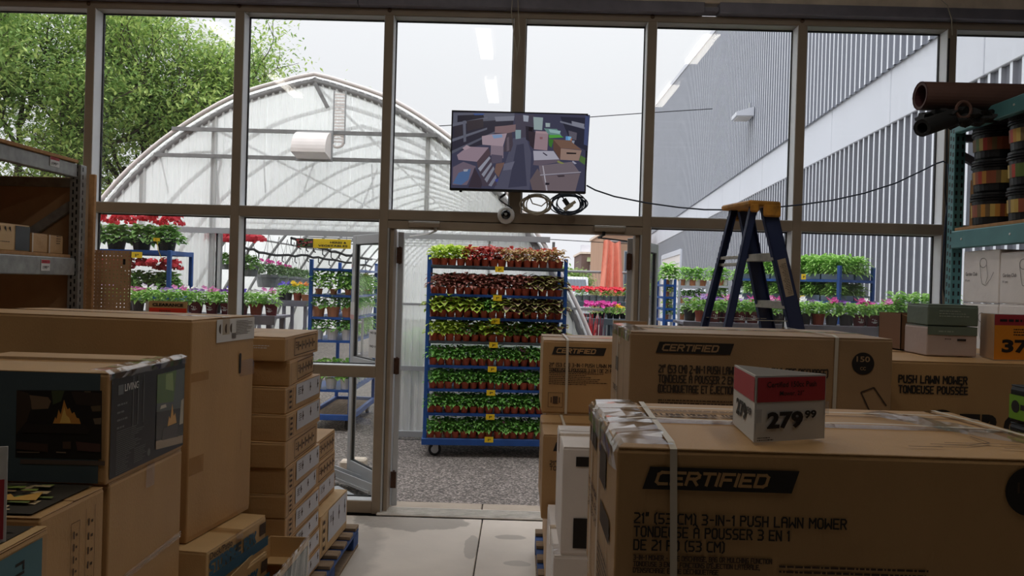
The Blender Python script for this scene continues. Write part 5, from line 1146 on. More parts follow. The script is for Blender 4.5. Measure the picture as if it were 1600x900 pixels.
# ---- hung cables
def cable(label, pts, r, mt, t=5.46, name='hanging_cable'):
    P = [at(p[0], p[1], p[2] if len(p) > 2 else t) for p in pts]; o = MB().tube(P, r, 6).build(name, mt, smooth=True); tag(o, label, 'cable'); return o
cable('dark blue cable running from the television to the right rack', [(917, 290, 5.40), (930, 297), (960, 307), (1010, 317), (1060, 324), (1100, 327.5), (1140, 328), (1200, 325), (1250, 320), (1300, 313), (1350, 302), (1400, 286), (1440, 267), (1462, 256), (1474, 252), (1480, 256)], .0055, M_cblue)
cable('first of two cables dropping along the right end mullion', [(1481, 256, 5.42), (1484, 300, 5.42), (1478, 340, 5.42), (1473, 400, 5.42), (1470, 460, 5.42), (1475, 530, 5.42)], .006, M_cblue)
cable('second darker cable twisting along the right end mullion', [(1483, 60, 5.44), (1480, 150, 5.44), (1479, 250, 5.44), (1477, 300, 5.44), (1480, 340, 5.44), (1477, 390, 5.44), (1474, 450, 5.44), (1480, 480, 5.44), (1484, 530, 5.44)], .006, M_rubber)
cable('black looped lead beside the green rack post', [(1480, 520, 5.40), (1482, 500, 5.40), (1479, 475, 5.40), (1479, 448, 5.40), (1484, 443, 5.40), (1488, 446, 5.40)], .006, M_rubber)
cable('thin beige wire looping down over the centre mullion', [(801, -8, 5.40), (799, 20, 5.40), (803, 55, 5.42), (808, 85, 5.42), (806, 100, 5.43), (812, 60, 5.43), (810, 20, 5.42), (809, -8, 5.42)], .003, M_cwhite)
cable('thin white wire at the top of the right end mullion', [(1464, -6, 5.40), (1480, 8, 5.40), (1487, 30, 5.40), (1488, 55, 5.42)], .003, M_cwhite)
# ---- stepladder
M_fib = mat('dark_blue_fibreglass', (38, 50, 88), .5, var=.06); M_lyel = mat('yellow_ladder_top', (178, 124, 44), .6, var=.45, vscale=14); M_step = mat('worn_aluminium_step', (176, 172, 162), .45, .5, var=.15, vscale=30)
LT = 5.0; tp_ = at(1170, 318, LT); ld = thing('stepladder', 'blue fibreglass stepladder with yellow top in front of the glass', 'ladder', (tp_.x, tp_.y, 0), math.radians(12)); HT = tp_.z
Mi = (Matrix.Translation((tp_.x, tp_.y, 0)) @ Matrix.Rotation(math.radians(12), 4, 'Z')).inverted()
# local: +X is the climbing side, +-Y the rails
fw0, fw1 = .155, .25; sf, sb = .60, .50
def railp(sx, sy, z):
    f = 1-z/HT; return Vector(((sf if sx > 0 else -sb)*f+sx*(.045 if sx > 0 else .03), sy*(fw0+(fw1-fw0)*f)*(1 if sx > 0 else .92), z))
for sy, nm in ((-1, 'near'), (1, 'far')):
    for sx in (1, -1):
        wd = .10 if sx > 0 else .046; mb = MB(); a = railp(sx, sy, .012); b = railp(sx, sy, HT-.03)
        mb.bar(a, b, .006 if 0 else wd, .007, up=(0, 1, 0)) if 0 else None
        d = (b-a).normalized(); sdv = Vector((0, 1, 0)); wv = sdv.cross(d).normalized()
        for o1, o2, p1, p2 in ((-wd/2, wd/2, -.003, .003), (-wd/2, -wd/2+.005, -.003, .028), (wd/2-.005, wd/2, -.003, .028)):
            p1, p2 = (p1, p2) if sy < 0 else (-p2, -p1); vs = []
            for e in (a, b):
                for (u, v) in ((o1, p1), (o2, p1), (o2, p2), (o1, p2)): vs.append(e+wv*u+sdv*v)
            mb.add(vs, [(0, 1, 2, 3), (7, 6, 5, 4), (0, 4, 5, 1), (1, 5, 6, 2), (2, 6, 7, 3), (3, 7, 4, 0)])
        mb.build('rail', M_fib, ld)
        MB().bbox(a.x-wd*.7, a.x+wd*.7, a.y-.03, a.y+.03, 0, .05, .006).build('foot', M_black, ld)
for k in range(1, 7):
    z = HT-.305*k-.02
    a, b = railp(1, -1, z), railp(1, 1, z); MB().bbox(a.x-.045, a.x+.045, a.y, b.y, z-.045, z+.004, .003).build('step', M_step, ld)
for k in (1, 3, 5):
    z = HT-.305*k-.06
    a, b = railp(-1, -1, z), railp(-1, 1, z); mb = MB(); mb.bbox(a.x-.012, a.x+.012, a.y, b.y, z, z+.02, .002); mb.bbox(a.x-.012, a.x+.012, a.y, b.y, z-.045, z-.025, .002); mb.build('rear_brace', M_step, ld)
mb = MB(); mb.bbox(-.10, .12, -.19, .19, HT-.035, HT, .01); mb.build('top_cap', M_lyel, ld)
mb = MB(); mb.bbox(.0, .12, -.195, -.175, HT-.10, HT-.02, .01); mb.bbox(-.09, -.03, -.195, -.175, HT-.075, HT-.02, .01); mb.bbox(.0, .12, .175, .195, HT-.10, HT-.02, .01); mb.build('top_bracket', M_lyel, ld)
a = railp(1, -1, HT-.36); b = railp(1, -1, HT-.60); d = (b-a).normalized(); wv = Vector((0, 1, 0)).cross(d).normalized(); Fl_ = lambda u, v: tuple(a+wv*u+d*v+Vector((0, -.0055, 0)))
mb = MB(); rect(mb, Fl_, -.028, 0, .030, .24); mb.build('instruction_label', mat('label_beige', (176, 160, 140), .6), ld)
mb = MB(); bars(mb, lambda u, v: tuple(Vector(Fl_(u, .23-v*1 if 0 else v))+Vector((0, -.001, 0))), -.022, .225, .045, .006, 20, 4, th=.3); mb.build('lettering', M_ink, ld)
for z, sx in ((HT-.75, 1),):
    a, b = railp(1, -1, z), railp(-1, -1, z); MB().bar(a+Vector((0, .012, 0)), b+Vector((0, .012, 0)), .018, .004).build('spreader', M_step, ld)
    a, b = railp(1, 1, z), railp(-1, 1, z); MB().bar(a-Vector((0, .012, 0)), b-Vector((0, .012, 0)), .018, .004).build('spreader', M_step, ld)
# ---- right teal rack
def post(o, x0, x1, y0, y1, H, mt, holes='x', pitch=.05):
    p = MB().bbox(x0, x1, y0, y1, 0, H, .003).build('post', mt, o); mb = MB(); z = .2
    while z < H-.05:
        mb.box(x0+.012, x0+.024, y0-.0012, y0+.002, z, z+.028); mb.box(x1-.024, x1-.012, y0-.0012, y0+.002, z, z+.028)
        sx = x0-.0012 if holes == 'l' else x1-.002
        mb.box(sx, sx+.0032, y0+.014, y0+.026, z, z+.028); mb.box(sx, sx+.0032, y1-.026, y1-.014, z+.01, z+.038); z += pitch
    mb.build('slots', M_black, p, kind='stuff'); return p
r = at(1487, 400, 5.2); RX = r.x; o = thing('storage_rack', 'teal storage rack with white cartons and black pails on the right', 'rack', (0, 0, 0)); rack = o
ztb = at(1500, 184, 5.15).z; zbb = at(1500, 207, 5.15).z; zl1 = at(1497, 361, 5.15).z; zl0 = at(1497, 388.5, 5.15).z
post(o, RX, RX+.07, -.37, -.30, ztb+.05, M_teal, 'l', .052); post(o, RX+.95, RX+1.02, -.37, -.30, ztb+.05, M_teal, 'l', .052)
post(o, RX, RX+.07, -3.15, -3.08, ztb+.05, M_teal, 'l', .2); post(o, RX+.95, RX+1.02, -3.15, -3.08, ztb+.05, M_teal, 'l', .2)
for z0_, z1_ in ((zbb, ztb), (zl0, zl1), (.72, .84)):
    for xx in (RX, RX+.97): 
        bm_ = MB().bbox(xx-.012, xx+.04, -3.08, -.372, z0_, z1_, .006).build('beam', M_teal, o)
    mb = MB()
    for yy in (-.5, -1.0, -1.6, -2.2, -2.8): mb.lathe([(.008, .0), (.007, .004), (0, .005)], 8, M=Matrix.Translation((RX-.012, yy, (z0_+z1_)/2)) @ Matrix.Rotation(-PI/2, 4, 'Y'))
    mb.build('rivet', M_bright, o, kind='stuff')
    if z1_ != ztb: MB().bbox(RX+.005, RX+1.0, -3.07, -.385, z1_+.001, z1_+.022, .002).build('deck', M_deckwood, o)
for (a, b) in (((RX+.06, -.335, zl1+.52), (RX+.96, -.335, zl1+.05)), ((RX+.06, -.335, ztb-.12), (RX+.96, -.335, ztb-.12)), ((RX+.06, -.335, .5), (RX+.96, -.335, 1.3))): MB().bar(a, b, .035, .05).build('brace', M_steel, o)
# pails
def pail_mesh(top):
    prof = [(0, 0), (.118, 0), (.124, .004)]; z = .01
    prof += [(.128, .012), (.136, .16), (.146, .162), (.147, .17), (.139, .174), (.146, .180), (.147, .188), (.139, .192), (.142, .196), (.142, .21)]
    if top:
        for k in range(4): prof += [(.146-.004*k, .214+k*.018), (.147-.004*k, .222+k*.018), (.138-.004*k, .226+k*.018), (.138-.004*k, .230+k*.018)]
        prof += [(.118, .29), (0, .292)]
    else: prof += [(.120, .212), (0, .212)]
    return MB().lathe(prof, 28)
def pail(label, x, y, z, top, seed):
    o = thing('black_pail', label, 'pail', (x, y, z)); pail_mesh(top).build('body', M_black, o, smooth=False)
    mb = MB(); n = 16
    for i in range(n):
        a0, a1 = -PI*1.12+i*1.0*PI/n, -PI*1.12+(i+1)*1.0*PI/n; c = random.Random(seed*31+i).choice(((180, 60, 40), (196, 140, 60), (120, 96, 60), (200, 170, 90), (150, 80, 50), (90, 110, 50)))
        if i >= 12: c = (206, 190, 40)
        mb.add([(.1375*math.cos(a0), .1375*math.sin(a0), .055), (.1375*math.cos(a1), .1375*math.sin(a1), .055), (.1415*math.cos(a1), .1415*math.sin(a1), .135), (.1415*math.cos(a0), .1415*math.sin(a0), .135)], [(0, 1, 2, 3)], col=c)
    mb.build('printed_label', M_print, o)
    return o
pz = zl1+.0235; pc_ = at(1555, 350, 5.02); ps_ = .155
pX, pY = pc_.x, pc_.y
for i, nm in enumerate(('lowest', 'middle')): pail('black lidded pail with printed label, %s of the stack by the rack post' % nm, pX, pY, pz+i*.213, False, 3+i)
p = pail('ribbed black pail on top of the stack by the rack post', pX, pY, pz+.426-.0, True, 6)
pX2, pY2 = pX+.02, pY-.34
for i, nm in enumerate(('lowest', 'second')): pail('black pail with printed label, %s of the stack cut by the right edge' % nm, pX2, pY2, pz+i*.213, False, 8+i)
pail('ribbed black pail on top of the stack cut by the right edge', pX2, pY2, pz+.426, True, 11)
MB().bbox(RX+.08, RX+.12, -.46, -.42, zl1+.024, zl1+.34, .003).build('upright_board', M_deckwood, rack)
# white cartons on the rack
def wbox(label, t0, t1, ytop, ybot, x0=None):
    z1_ = at(1520, ytop, (t0+t1)/2).z; z0_ = ybot; o = carton(label, (x0 or RX+.03), (x0 or RX+.03)+.34, t0, t1, z0_, z1_, mt=M_whitebox, seed=int(t0*10), tape=False, group='white cartons on the teal rack')
    F = Fl(o); H = z1_-z0_; W_ = t1-t0; mb = MB(); font_text(mb, 'Garden Club', .03, H*.52, .022, F, width=.13); font_text(mb, '10 pcs', .03, H*.40, .016, F, width=.05)
    rr = random.Random(1); C = [(.22+.035*math.cos(t*PI/8), H*.76+.030*math.sin(t*PI/8)) for t in range(17)]; D_ = [(.185, H*.76), (.20, H*.5), (.215, H*.36), (.25, H*.33), (.30, H*.45), (.33, H*.58)]; G_ = [(.255, H*.72), (.27, H*.5), (.25, H*.36)]
    for ln in (C, D_, G_):
        for a_, b_ in zip(ln, ln[1:]):
            dx, dy = b_[0]-a_[0], b_[1]-a_[1]; l = math.hypot(dx, dy); nx_, ny_ = -dy/l*.0018, dx/l*.0018
            mb.add([F(a_[0]-nx_, a_[1]-ny_), F(b_[0]-nx_, b_[1]-ny_), F(b_[0]+nx_, b_[1]+ny_), F(a_[0]+nx_, a_[1]+ny_)], [(0, 1, 2, 3)])
    mb.build('lettering', mat('grey_ink', (130, 122, 120), .8) if 'grey_ink' not in bpy.data.materials else bpy.data.materials['grey_ink'], o)
    return o
zm = at(1530, 473, 4.9).z
zd = .862
for i, (t0, t1) in enumerate(((4.73, 5.11), (4.34, 4.72), (3.95, 4.33))):
    wbox('white carton with a faint line drawing, upper row on the rack, %s from the post' % ORD[i], t0, t1, 391, zm)
    wbox('white carton in the lower row on the rack, %s from the post' % ORD[i], t0, t1, 474, zm-.37+.005*0)
    c_ = carton('white carton at the deck under the lower row, %s from the post' % ORD[i], RX+.03, RX+.37, t0, t1, zd, zm-.375, mt=M_whitebox, seed=130+i, tape=False)
# rolled goods on top of the rack
def roll(label, a, b, r, mt, inner, hollow=.75, name='roll'):
    o = thing(name, label, 'roll', tuple(a)); d = b-a; L = d.length; rot = d.to_track_quat('Z', 'Y').to_matrix().to_4x4()
    MB().lathe([(r*hollow, 0), (r*.99, -.001), (r, .008), (r, L), (0, L)], 28, M=rot).build('sheet', mt, o, smooth=False)
    mb = MB(); mb.lathe([(r*hollow, 0), (r*hollow, .25), (0, .25)], 24, M=rot); mb.build('hollow', inner, o)
    mb = MB(); 
    P = [(r*(1-.02*k/8)*math.cos(k*PI/8), r*(1-.02*k/8)*math.sin(k*PI/8), -.002) for k in range(18)]; mb.tube([rot @ Vector(p) for p in P], .003, 5); mb.build('rolled_edge', inner, o); return o
M_maroon = mat('maroon_rubber', (94, 66, 58), .7, var=.1); M_maroon2 = mat('maroon_inner', (70, 34, 38), .8)
a = at(1438, 150, 4.85); b = Vector((4.1, a.y+.03, a.z+.01)); roll('thick brown rubber roll lying across the top of the teal rack', a, b, .088, M_maroon, M_maroon2)
a = at(1441, 200, 4.62); b = at(1535, 168, 4.95); roll('shorter black roll jutting out under the brown roll', a, b, .052, M_rubber, M_black, .6)
rr = random.Random(5); cq = at(1478, 176, 4.80); o = thing('crumpled_tarp', 'dark crumpled tarp stuffed under the brown roll on the rack', 'tarp', tuple(cq))
mb = MB(); N1, N2 = 22, 14; vs = []
for i in range(N1):
    for j in range(N2):
        f = i/(N1-1); a_ = 2*PI*j/N2; rad = (.04+.045*math.sin(PI*min(1, f*1.15+.08)))*(1+.30*math.sin(j*2.3+i*1.1)+rr.uniform(-.14, .14)); vs.append((-.16+.62*f, rad*math.cos(a_)*1.1, .6*rad*math.sin(a_)-.012-.03*(1-f)))
mb.add(vs, [(i*N2+j, i*N2+(j+1) % N2, (i+1)*N2+(j+1) % N2, (i+1)*N2+j) for i in range(N1-1) for j in range(N2)]+[tuple(range(N2))[::-1], tuple((N1-1)*N2+j for j in range(N2))]); mb.build('cloth', M_rubber, o)
mb = MB(); mb.tube([(.045*math.cos(t*PI/8)+.06, -.085, .05*math.sin(t*PI/8)) for t in range(17)], .010, 6, cap=False); mb.build('ring', M_maroon, o)
# ---- left galvanised rack
o = thing('storage_rack', 'galvanised storage rack with hardboard end panel on the left', 'rack', (0, 0, 0)); lr = at(118, 400, 5.2); LXR = lr.x
zu1, zu0 = at(110, 255, 5.15).z, at(110, 277, 5.15).z; zw1, zw0 = at(107, 403, 5.15).z, at(107, 430, 5.15).z
def lpost(x, y0, y1, H): 
    p = MB().bbox(x-.075, x, y0, y1, 0, H, .003).build('post', M_galv, o); mb = MB(); z = .3
    while z < H-.04:
        mb.box(x-.055, x-.045, y0-.0012, y0+.001, z, z+.03); mb.box(x-.030, x-.020, y0-.0012, y0+.001, z+.02, z+.05); mb.box(x-.001, x+.0012, y0+.02, y0+.03, z, z+.03); z += .052
    mb.build('slots', M_black, p, kind='stuff')
PH = at(115, 258, 5.2).z
for y in (-.40, -3.2):
    for x in (LXR+.04, LXR-.95): lpost(x, y, y+.07, PH)
for z0_, z1_ in ((zu0, zu1), (zw0, zw1), (.75, .87)):
    for x in (LXR, LXR-.99): MB().bbox(x-.03, x+.02, -3.13, -.405, z0_, z1_, .006).build('beam', M_galv, o)
    MB().bbox(LXR-.98, LXR+(.035 if z1_ == zu1 else -.005), -3.12, -.42, z1_+.001, z1_+.022, .002).build('deck', M_deckwood, o)
MB().bbox(LXR-1.0, LXR-.02, -.318, -.302, 0, at(60, 276, 5.25).z, .002).build('end_panel', M_hardboard, o)
for (a, b) in (((LXR-.05, -.345, at(100, 320, 5.2).z), (LXR-.92, -.345, at(100, 320, 5.2).z-.62)), ((LXR-.05, -.345, zu0-.03), (LXR-.92, -.345, zu0-.03)), ((LXR-.03, -.345, .4), (LXR-.92, -.345, 1.1))): MB().bar(a, b, .03, .06).build('brace', M_galv, o)
MB().bbox(LXR+.055, LXR+.095, -.33, -.30, 0, at(122, 272, 5.25).z, .003).build('edge_board', M_deckwood, o)
def shelf_tag(label, px0, py0, px1, py1, txt):
    t0 = (LXR+.0225)/((px0-813)/1200); a = at(px0, py0, t0); t1 = (LXR+.0225)/((px1-813)/1200); b = at(px1, py1, t1)
    g = thing('price_tag', label, 'price tag', (LXR+.024, a.y, b.z)); L = b.y-a.y; h = a.z-b.z; F = lambda u, v: (.0, u, v)
    MB().box(-.001, .0, 0, L, 0, h).build('card', M_white, g); mb = MB(); F1 = lambda u, v: (.0008, u, v); rect(mb, F1, .002, h*.66, L-.002, h-.002); mb.build('red_band', M_red, g)
    mb = MB(); font_text(mb, txt, L*.18, h*.14, h*.30, F1, width=L*.5, bold=.03); font_text(mb, '99', L*.70, h*.28, h*.16, F1, width=L*.18); bars(mb, lambda u, v: (.0014, u, v), L*.12, h*.78, L*.7, h*.08, 1, 3); mb.build('lettering', M_ink, g)
shelf_tag('small red and white price tag on the upper galvanised beam', 68, 243, 83, 262, '199'); shelf_tag('small red and white price tag on the lower galvanised beam', 58, 405, 72, 423, '199')
zs = zw1+.024
def rackbox(label, px0, px1, ytop, mt, rz=0, seed=1):
    X_ = LXR-.03; t0 = X_/((px0-813)/1200); t1 = X_/((px1-813)/1200); z1_ = at(px1, ytop, t1).z; return carton(label, X_-.32, X_, t0, t1-.006, zs, z1_, mt=mt, seed=seed, seam='y')
o1 = rackbox('tan carton with black end label at the left edge of the rack shelf', -30, 40, 353, M_card3, seed=140)
F = Fr(o1); hx, hy, H = root_dims[o1]; mb = MB(); rect(mb, F, 2*hy-.14, .005, 2*hy-.003, H-.008); mb.build('black_label', M_cblk, o1)
mb = MB(); 
for u in (.10, .15, .19): mb.add([F(u, H-.03), F(u+.02, H-.05), F(u+.014, H-.02), F(u+.004, H-.018)], [(0, 1, 2, 3)])
bars(mb, F, .1, .05, .1, .006, 1, 2); lettering(o1, mb)
o1 = rackbox('brown carton with white strap, nearer of the pair on the rack shelf', 42, 68.5, 366, M_card, seed=141); F = Fr(o1); mb = MB(); rect(mb, F, .002, 0, .014, root_dims[o1][2]); mb.build('strap', M_strap, o1)
o1 = rackbox('brown carton with small print, farther of the pair on the rack shelf', 69, 93, 369, M_card, seed=142); F = Fr(o1); mb = MB(); rect(mb, F, .002, 0, .012, root_dims[o1][2]); mb.build('strap', M_strap, o1); mb = MB(); bars(mb, F, .08, .11, .05, .009, 4, 2); lettering(o1, mb, M_inks)
# ---- pegboard
a = at(127.5, 390, 5.34); b = at(205, 391, 5.34); p_ = .0254; nc = int((b.x-a.x)/p_); wv_ = nc*p_; nr = 46; sX = (b.x-a.x)/wv_
pg = thing('pegboard', 'brown pegboard panel standing against the glass beside the left rack', 'pegboard', (a.x, a.y, a.z-nr*p_)); mb = MB(); hr = .0036
for i in range(nc):
    for j in range(nr):
        x0, z0_ = i*p_*sX, j*p_; cx_, cz_ = x0+p_*sX/2, z0_+p_/2; O = [(x0, 0, z0_), (x0+p_*sX, 0, z0_), (x0+p_*sX, 0, z0_+p_), (x0, 0, z0_+p_)]; I = [(cx_-hr, 0, cz_-hr), (cx_+hr, 0, cz_-hr), (cx_+hr, 0, cz_+hr), (cx_-hr, 0, cz_+hr)]; I2 = [(x, .005, z) for x, y, z in I]
        mb.add(O+I+I2, [(0, 1, 5, 4), (1, 2, 6, 5), (2, 3, 7, 6), (3, 0, 4, 7), (4, 5, 9, 8), (5, 6, 10, 9), (6, 7, 11, 10), (7, 4, 8, 11)])
mb.build('perforated_sheet', M_hardboard, pg)
mb = MB(); mb.box(0, .004, 0, .006, 0, nr*p_); mb.box(b.x-a.x-.004, b.x-a.x, 0, .006, 0, nr*p_); mb.build('sheet_edge', M_deckwood, pg)
q = at(193, 409, 5.33); MB().box(q.x-a.x-.008, q.x-a.x+.008, -.002, .002, q.z-(a.z-nr*p_)-.02, q.z-(a.z-nr*p_)+.02).build('hanging_slot', M_black, pg)
mb = MB()
for z in (0,): mb.box(0, .03, -.0, .08, -(a.z-nr*p_), -.002); mb.box(b.x-a.x-.03, b.x-a.x, -.0, .08, -(a.z-nr*p_), -.002)
mb.build('leg', M_deckwood, pg)
# ---- papers on the left door leaf and the warning sign
def leafsheet(name, label, cat, px0, py0, px1, py1, cols, off=.03):
    # sheets lie on the outer side of the opened left leaf
    Mw = Matrix.Translation(D1.location) @ Matrix.Rotation(D1.rotation_euler.z, 4, 'Z'); Mi_ = Mw.inverted(); o_ = Mi_ @ CAM
    def hit(px, py):
        P1 = Mi_ @ at(px, py, 10); d = P1-o_; s = (off-o_.y)/d.y; return o_+d*s
    A_, B_ = hit(px0, py0), hit(px1, py1); x0, x1 = sorted((A_.x, B_.x)); z0_, z1_ = sorted((A_.z, B_.z)); x1 = min(x1, .83)
    o = thing(name, label, cat, Mw @ Vector((x0, off, z0_)), D1.rotation_euler.z); return o, x1-x0, z1_-z0_
for nm, lb, px in (('paper_notice', 'white notice with pink foot taped on the open door leaf', (531, 470, 553, 499)), ('paper_notice', 'small white notice high on the open door leaf', (533, 404, 551, 417))):
    o, w_, h_ = leafsheet(nm, lb, 'notice', *px, None); MB().box(0, w_, -.0006, .0006, 0, h_).build('sheet', M_white, o)
    mb = MB(); s = .0012 if (Matrix.Rotation(-D1.rotation_euler.z, 4, 'Z') @ (CAM-D1.location)).y > 0 else -.0012; rect(mb, lambda u, v: (u, s, v), 0, 0, w_, h_*.26); mb.build('pink_band', mat('pale_pink_print', (206, 160, 158), .6) if 'pale_pink_print' not in bpy.data.materials else bpy.data.materials['pale_pink_print'], o)
o, w_, h_ = leafsheet('warning_sign', 'white no smoking and no vaping sign with red circles on the open door leaf', 'sign', 577, 514, 601, 563, None, off=.03)
w_ = max(w_, .12); MB().bbox(0, w_, -.001, .001, 0, h_, .0004).build('board', M_white, o)
fl_ = s > 0
Fw = (lambda u, v: (w_-u, s*1.4, v)) if fl_ else (lambda u, v: (u, s*1.4, v))
mb = MB(); font_text(mb, 'NO SMOKING', w_*.08, h_*.84, h_*.085, Fw, width=w_*1.35 if 0 else w_*.86, bold=.03); font_text(mb, 'NO VAPING', w_*.08, h_*.36, h_*.085, Fw, width=w_*.8, bold=.03); mb.build('lettering', M_ink, o)
mb = MB(); F2 = (lambda u, v: (w_-u, s*1.6, v)) if fl_ else (lambda u, v: (u, s*1.6, v))
for cz_ in (.62, .16):
    R0 = h_*.10
    for k in range(16):
        a0, a1 = k*PI/8, (k+1)*PI/8; mb.add([F2(w_*.62+R0*math.cos(a0), h_*cz_+R0*math.sin(a0)), F2(w_*.62+R0*math.cos(a1), h_*cz_+R0*math.sin(a1)), F2(w_*.62+R0*.75*math.cos(a1), h_*cz_+R0*.75*math.sin(a1)), F2(w_*.62+R0*.75*math.cos(a0), h_*cz_+R0*.75*math.sin(a0))], [(0, 1, 2, 3)])
    mb.add([F2(w_*.62-R0*.6, h_*cz_+R0*.5), F2(w_*.62-R0*.5, h_*cz_+R0*.62), F2(w_*.62+R0*.6, h_*cz_-R0*.5), F2(w_*.62+R0*.5, h_*cz_-R0*.62)], [(0, 1, 2, 3)])
mb.build('red_circles', M_clear, o)
# ================================================================== PLANTS
def leaf(mb, p, d, L, Wd, bend=.35, mi=0):
    d = d.normalized(); sd = d.cross(Vector((0, 0, 1)))
    if sd.length < .05: sd = Vector((1, 0, 0))
    sd.normalize(); up = sd.cross(d).normalized(); dn = Vector((0, 0, -1))
    a = p+d*L*.38+dn*L*bend*.08; b = p+d*L*.74+dn*L*bend*.38; t = p+d*L+dn*L*bend; f = up*Wd*.22
    mb.add([p, a-sd*Wd*.5+f, a, a+sd*Wd*.5+f, b-sd*Wd*.40+f*.7, b, b+sd*Wd*.40+f*.7, t], [(0, 2, 1), (0, 3, 2), (1, 2, 5, 4), (2, 3, 6, 5), (4, 5, 7), (5, 6, 7)], mi,
           uvs=[(.5, 0), (0, .38), (.5, .38), (1, .38), (.05, .72), (.5, .72), (.95, .72), (.5, 1)])
def bush(n, R, H, L, Wd, seed, z0=0, stems=True, tip=.5, mats=1):
    rr = random.Random(seed); mb = MB()
    for i in range(n):
        f = (i+.5)/n; a = i*2.399+rr.uniform(-.3, .3); z = z0+H*(.12+.88*f)*rr.uniform(.85, 1.08); r = R*(1-f*.55)*rr.uniform(.1, .62)
        p = Vector((r*math.cos(a), r*math.sin(a), z)); d = Vector((math.cos(a), math.sin(a), rr.uniform(-.1, .5)+f*tip)); leaf(mb, p, d, L*rr.uniform(.75, 1.2), Wd*rr.uniform(.8, 1.15), rr.uniform(.2, .6), rr.randrange(mats))
    return mb
def me_of(mb, name, mats):
    o = mb.build(name, mats); me = o.data; bpy.data.objects.remove(o); return me
def potmesh(r, h, mt):
    mb = MB().lathe([(0, 0), (r*.78, 0), (r*.96, h*.80), (r*1.06, h*.80), (r*1.08, h), (r*.98, h), (r*.95, h*.88), (0, h*.88)], 14)
    for k in range(14*6, 14*7): mb.m[k] = 1
    return me_of(mb, 'pot', [mt, M_soil])
LM = {'lime': leafmat('leaf_lime', (216, 234, 108), (186, 216, 88)), 'red': leafmat('leaf_red', (214, 96, 84), (160, 56, 56)), 'gold': leafmat('leaf_gold', (206, 180, 120), (150, 116, 72)),
      'rose': leafmat('leaf_rose', (156, 112, 92), (226, 152, 146)), 'dark': leafmat('leaf_dark', (198, 200, 120), (104, 64, 68), .64, .06), 'limar': leafmat('leaf_lime_maroon', (190, 220, 84), (132, 80, 70), .42),
      'mix': leafmat('leaf_pink_green', (110, 160, 62), (206, 110, 124), .36), 'green': leafmat('leaf_green', (150, 206, 108), (126, 188, 88)), 'fresh': leafmat('leaf_fresh', (176, 220, 118), (156, 206, 104)),
      'geran': leafmat('leaf_geranium', (160, 206, 116), (128, 174, 94), .7), 'dull': leafmat('leaf_dull', (124, 154, 104), (104, 132, 88))}
FM = {c: mat('petal_'+c, v, .6) for c, v in {'pink': (222, 140, 190), 'white': (240, 238, 238), 'red': (226, 52, 70), 'purple': (150, 90, 190), 'violet': (110, 90, 200), 'magenta': (206, 60, 150), 'yellow': (244, 206, 40), 'orange': (240, 150, 70), 'salmon': (236, 130, 120), 'lilac': (190, 160, 214)}.items()}
POT = {'terra': potmesh(.040, .068, M_terra), 'maroon': potmesh(.052, .092, mat('maroon_pot', (120, 44, 52), .5)), 'brick': potmesh(.052, .092, mat('brick_pot', (160, 76, 56), .6)), 'grey': potmesh(.15, .16, mat('grey_basket', (132, 136, 138), .5)),
       'black': potmesh(.052, .085, M_black), 'dark': potmesh(.052, .09, mat('dark_pot', (70, 66, 72), .5)), 'big': potmesh(.10, .13, M_black), 'white': potmesh(.045, .08, M_whitebox), 'greys': potmesh(.075, .10, mat('grey_pot', (128, 130, 134), .5)), 'clay': potmesh(.05, .075, mat('clay_pot', (198, 128, 90), .6))}
BU = {}
def bushes(key, *a, kind='green', **k):
    BU[key] = [me_of(bush(*a, seed=11+i*7, **k), 'foliage', [LM[kind]]) for i in range(4)]
bushes('lime', 40, .060, .092, .062, .030, kind='lime'); bushes('red', 34, .060, .090, .062, .030, kind='red'); bushes('gold', 34, .060, .080, .056, .026, kind='gold')
bushes('rose', 46, .066, .100, .062, .028, kind='rose'); bushes('dark', 20, .062, .085, .088, .074, kind='dark'); bushes('limar', 24, .062, .088, .082, .058, kind='limar')
bushes('mix', 22, .058, .080, .066, .040, kind='mix'); bushes('green', 54, .064, .082, .050, .024, kind='green'); bushes('fresh', 46, .058, .13, .075, .028, kind='fresh')
bushes('petunia', 60, .075, .085, .055, .022, kind='fresh'); bushes('geran', 170, .27, .20, .085, .075, kind='geran', z0=-.05); bushes('basket', 150, .20, .15, .085, .03, kind='dull'); bushes('seedling', 80, .075, .16, .085, .026, kind='fresh')
bushes('seedling2', 120, .11, .20, .10, .026, kind='fresh'); bushes('bigfresh', 60, .12, .20, .12, .05, kind='fresh')
def flowermesh(n, R, z, r, seed, ball=False, mt=None):
    rr = random.Random(seed); mb = MB()
    for i in range(n):
        a = rr.uniform(0, 6.28); q = R*math.sqrt(rr.random()); c = Vector((q*math.cos(a), q*math.sin(a), z+rr.uniform(-.5, .6)*r*1.5))
        if ball:
            for k in range(34):
                v = Vector((rr.gauss(0, 1), rr.gauss(0, 1), abs(rr.gauss(0, 1))*.7-.1)).normalized(); pc = c+Vector((v.x*r, v.y*r, v.z*r*.7)); t = v.orthogonal().normalized()*r*.30; w = v.cross(t)
                mb.add([pc+t, pc+w, pc-t, pc-w], [(0, 1, 2, 3)])
        else:
            n_ = Vector((rr.uniform(-.6, .6), rr.uniform(-1, -.1), .7)).normalized(); t = n_.orthogonal().normalized(); w = n_.cross(t); P = [c+n_*-.4*r]
            for k in range(10): P.append(c+(t*math.cos(k*PI/5)+w*math.sin(k*PI/5))*r*(1 if k % 2 else .72))
            mb.add(P, [(0, 1+k, 1+(k+1) % 10) for k in range(10)])
    return me_of(mb, 'flowers', [mt])
FL = {}
def flw(key, n, R, z, r, c, ball=False): FL[key] = [flowermesh(n, R, z, r, 5+i*3, ball, FM[c]) for i in range(2)]
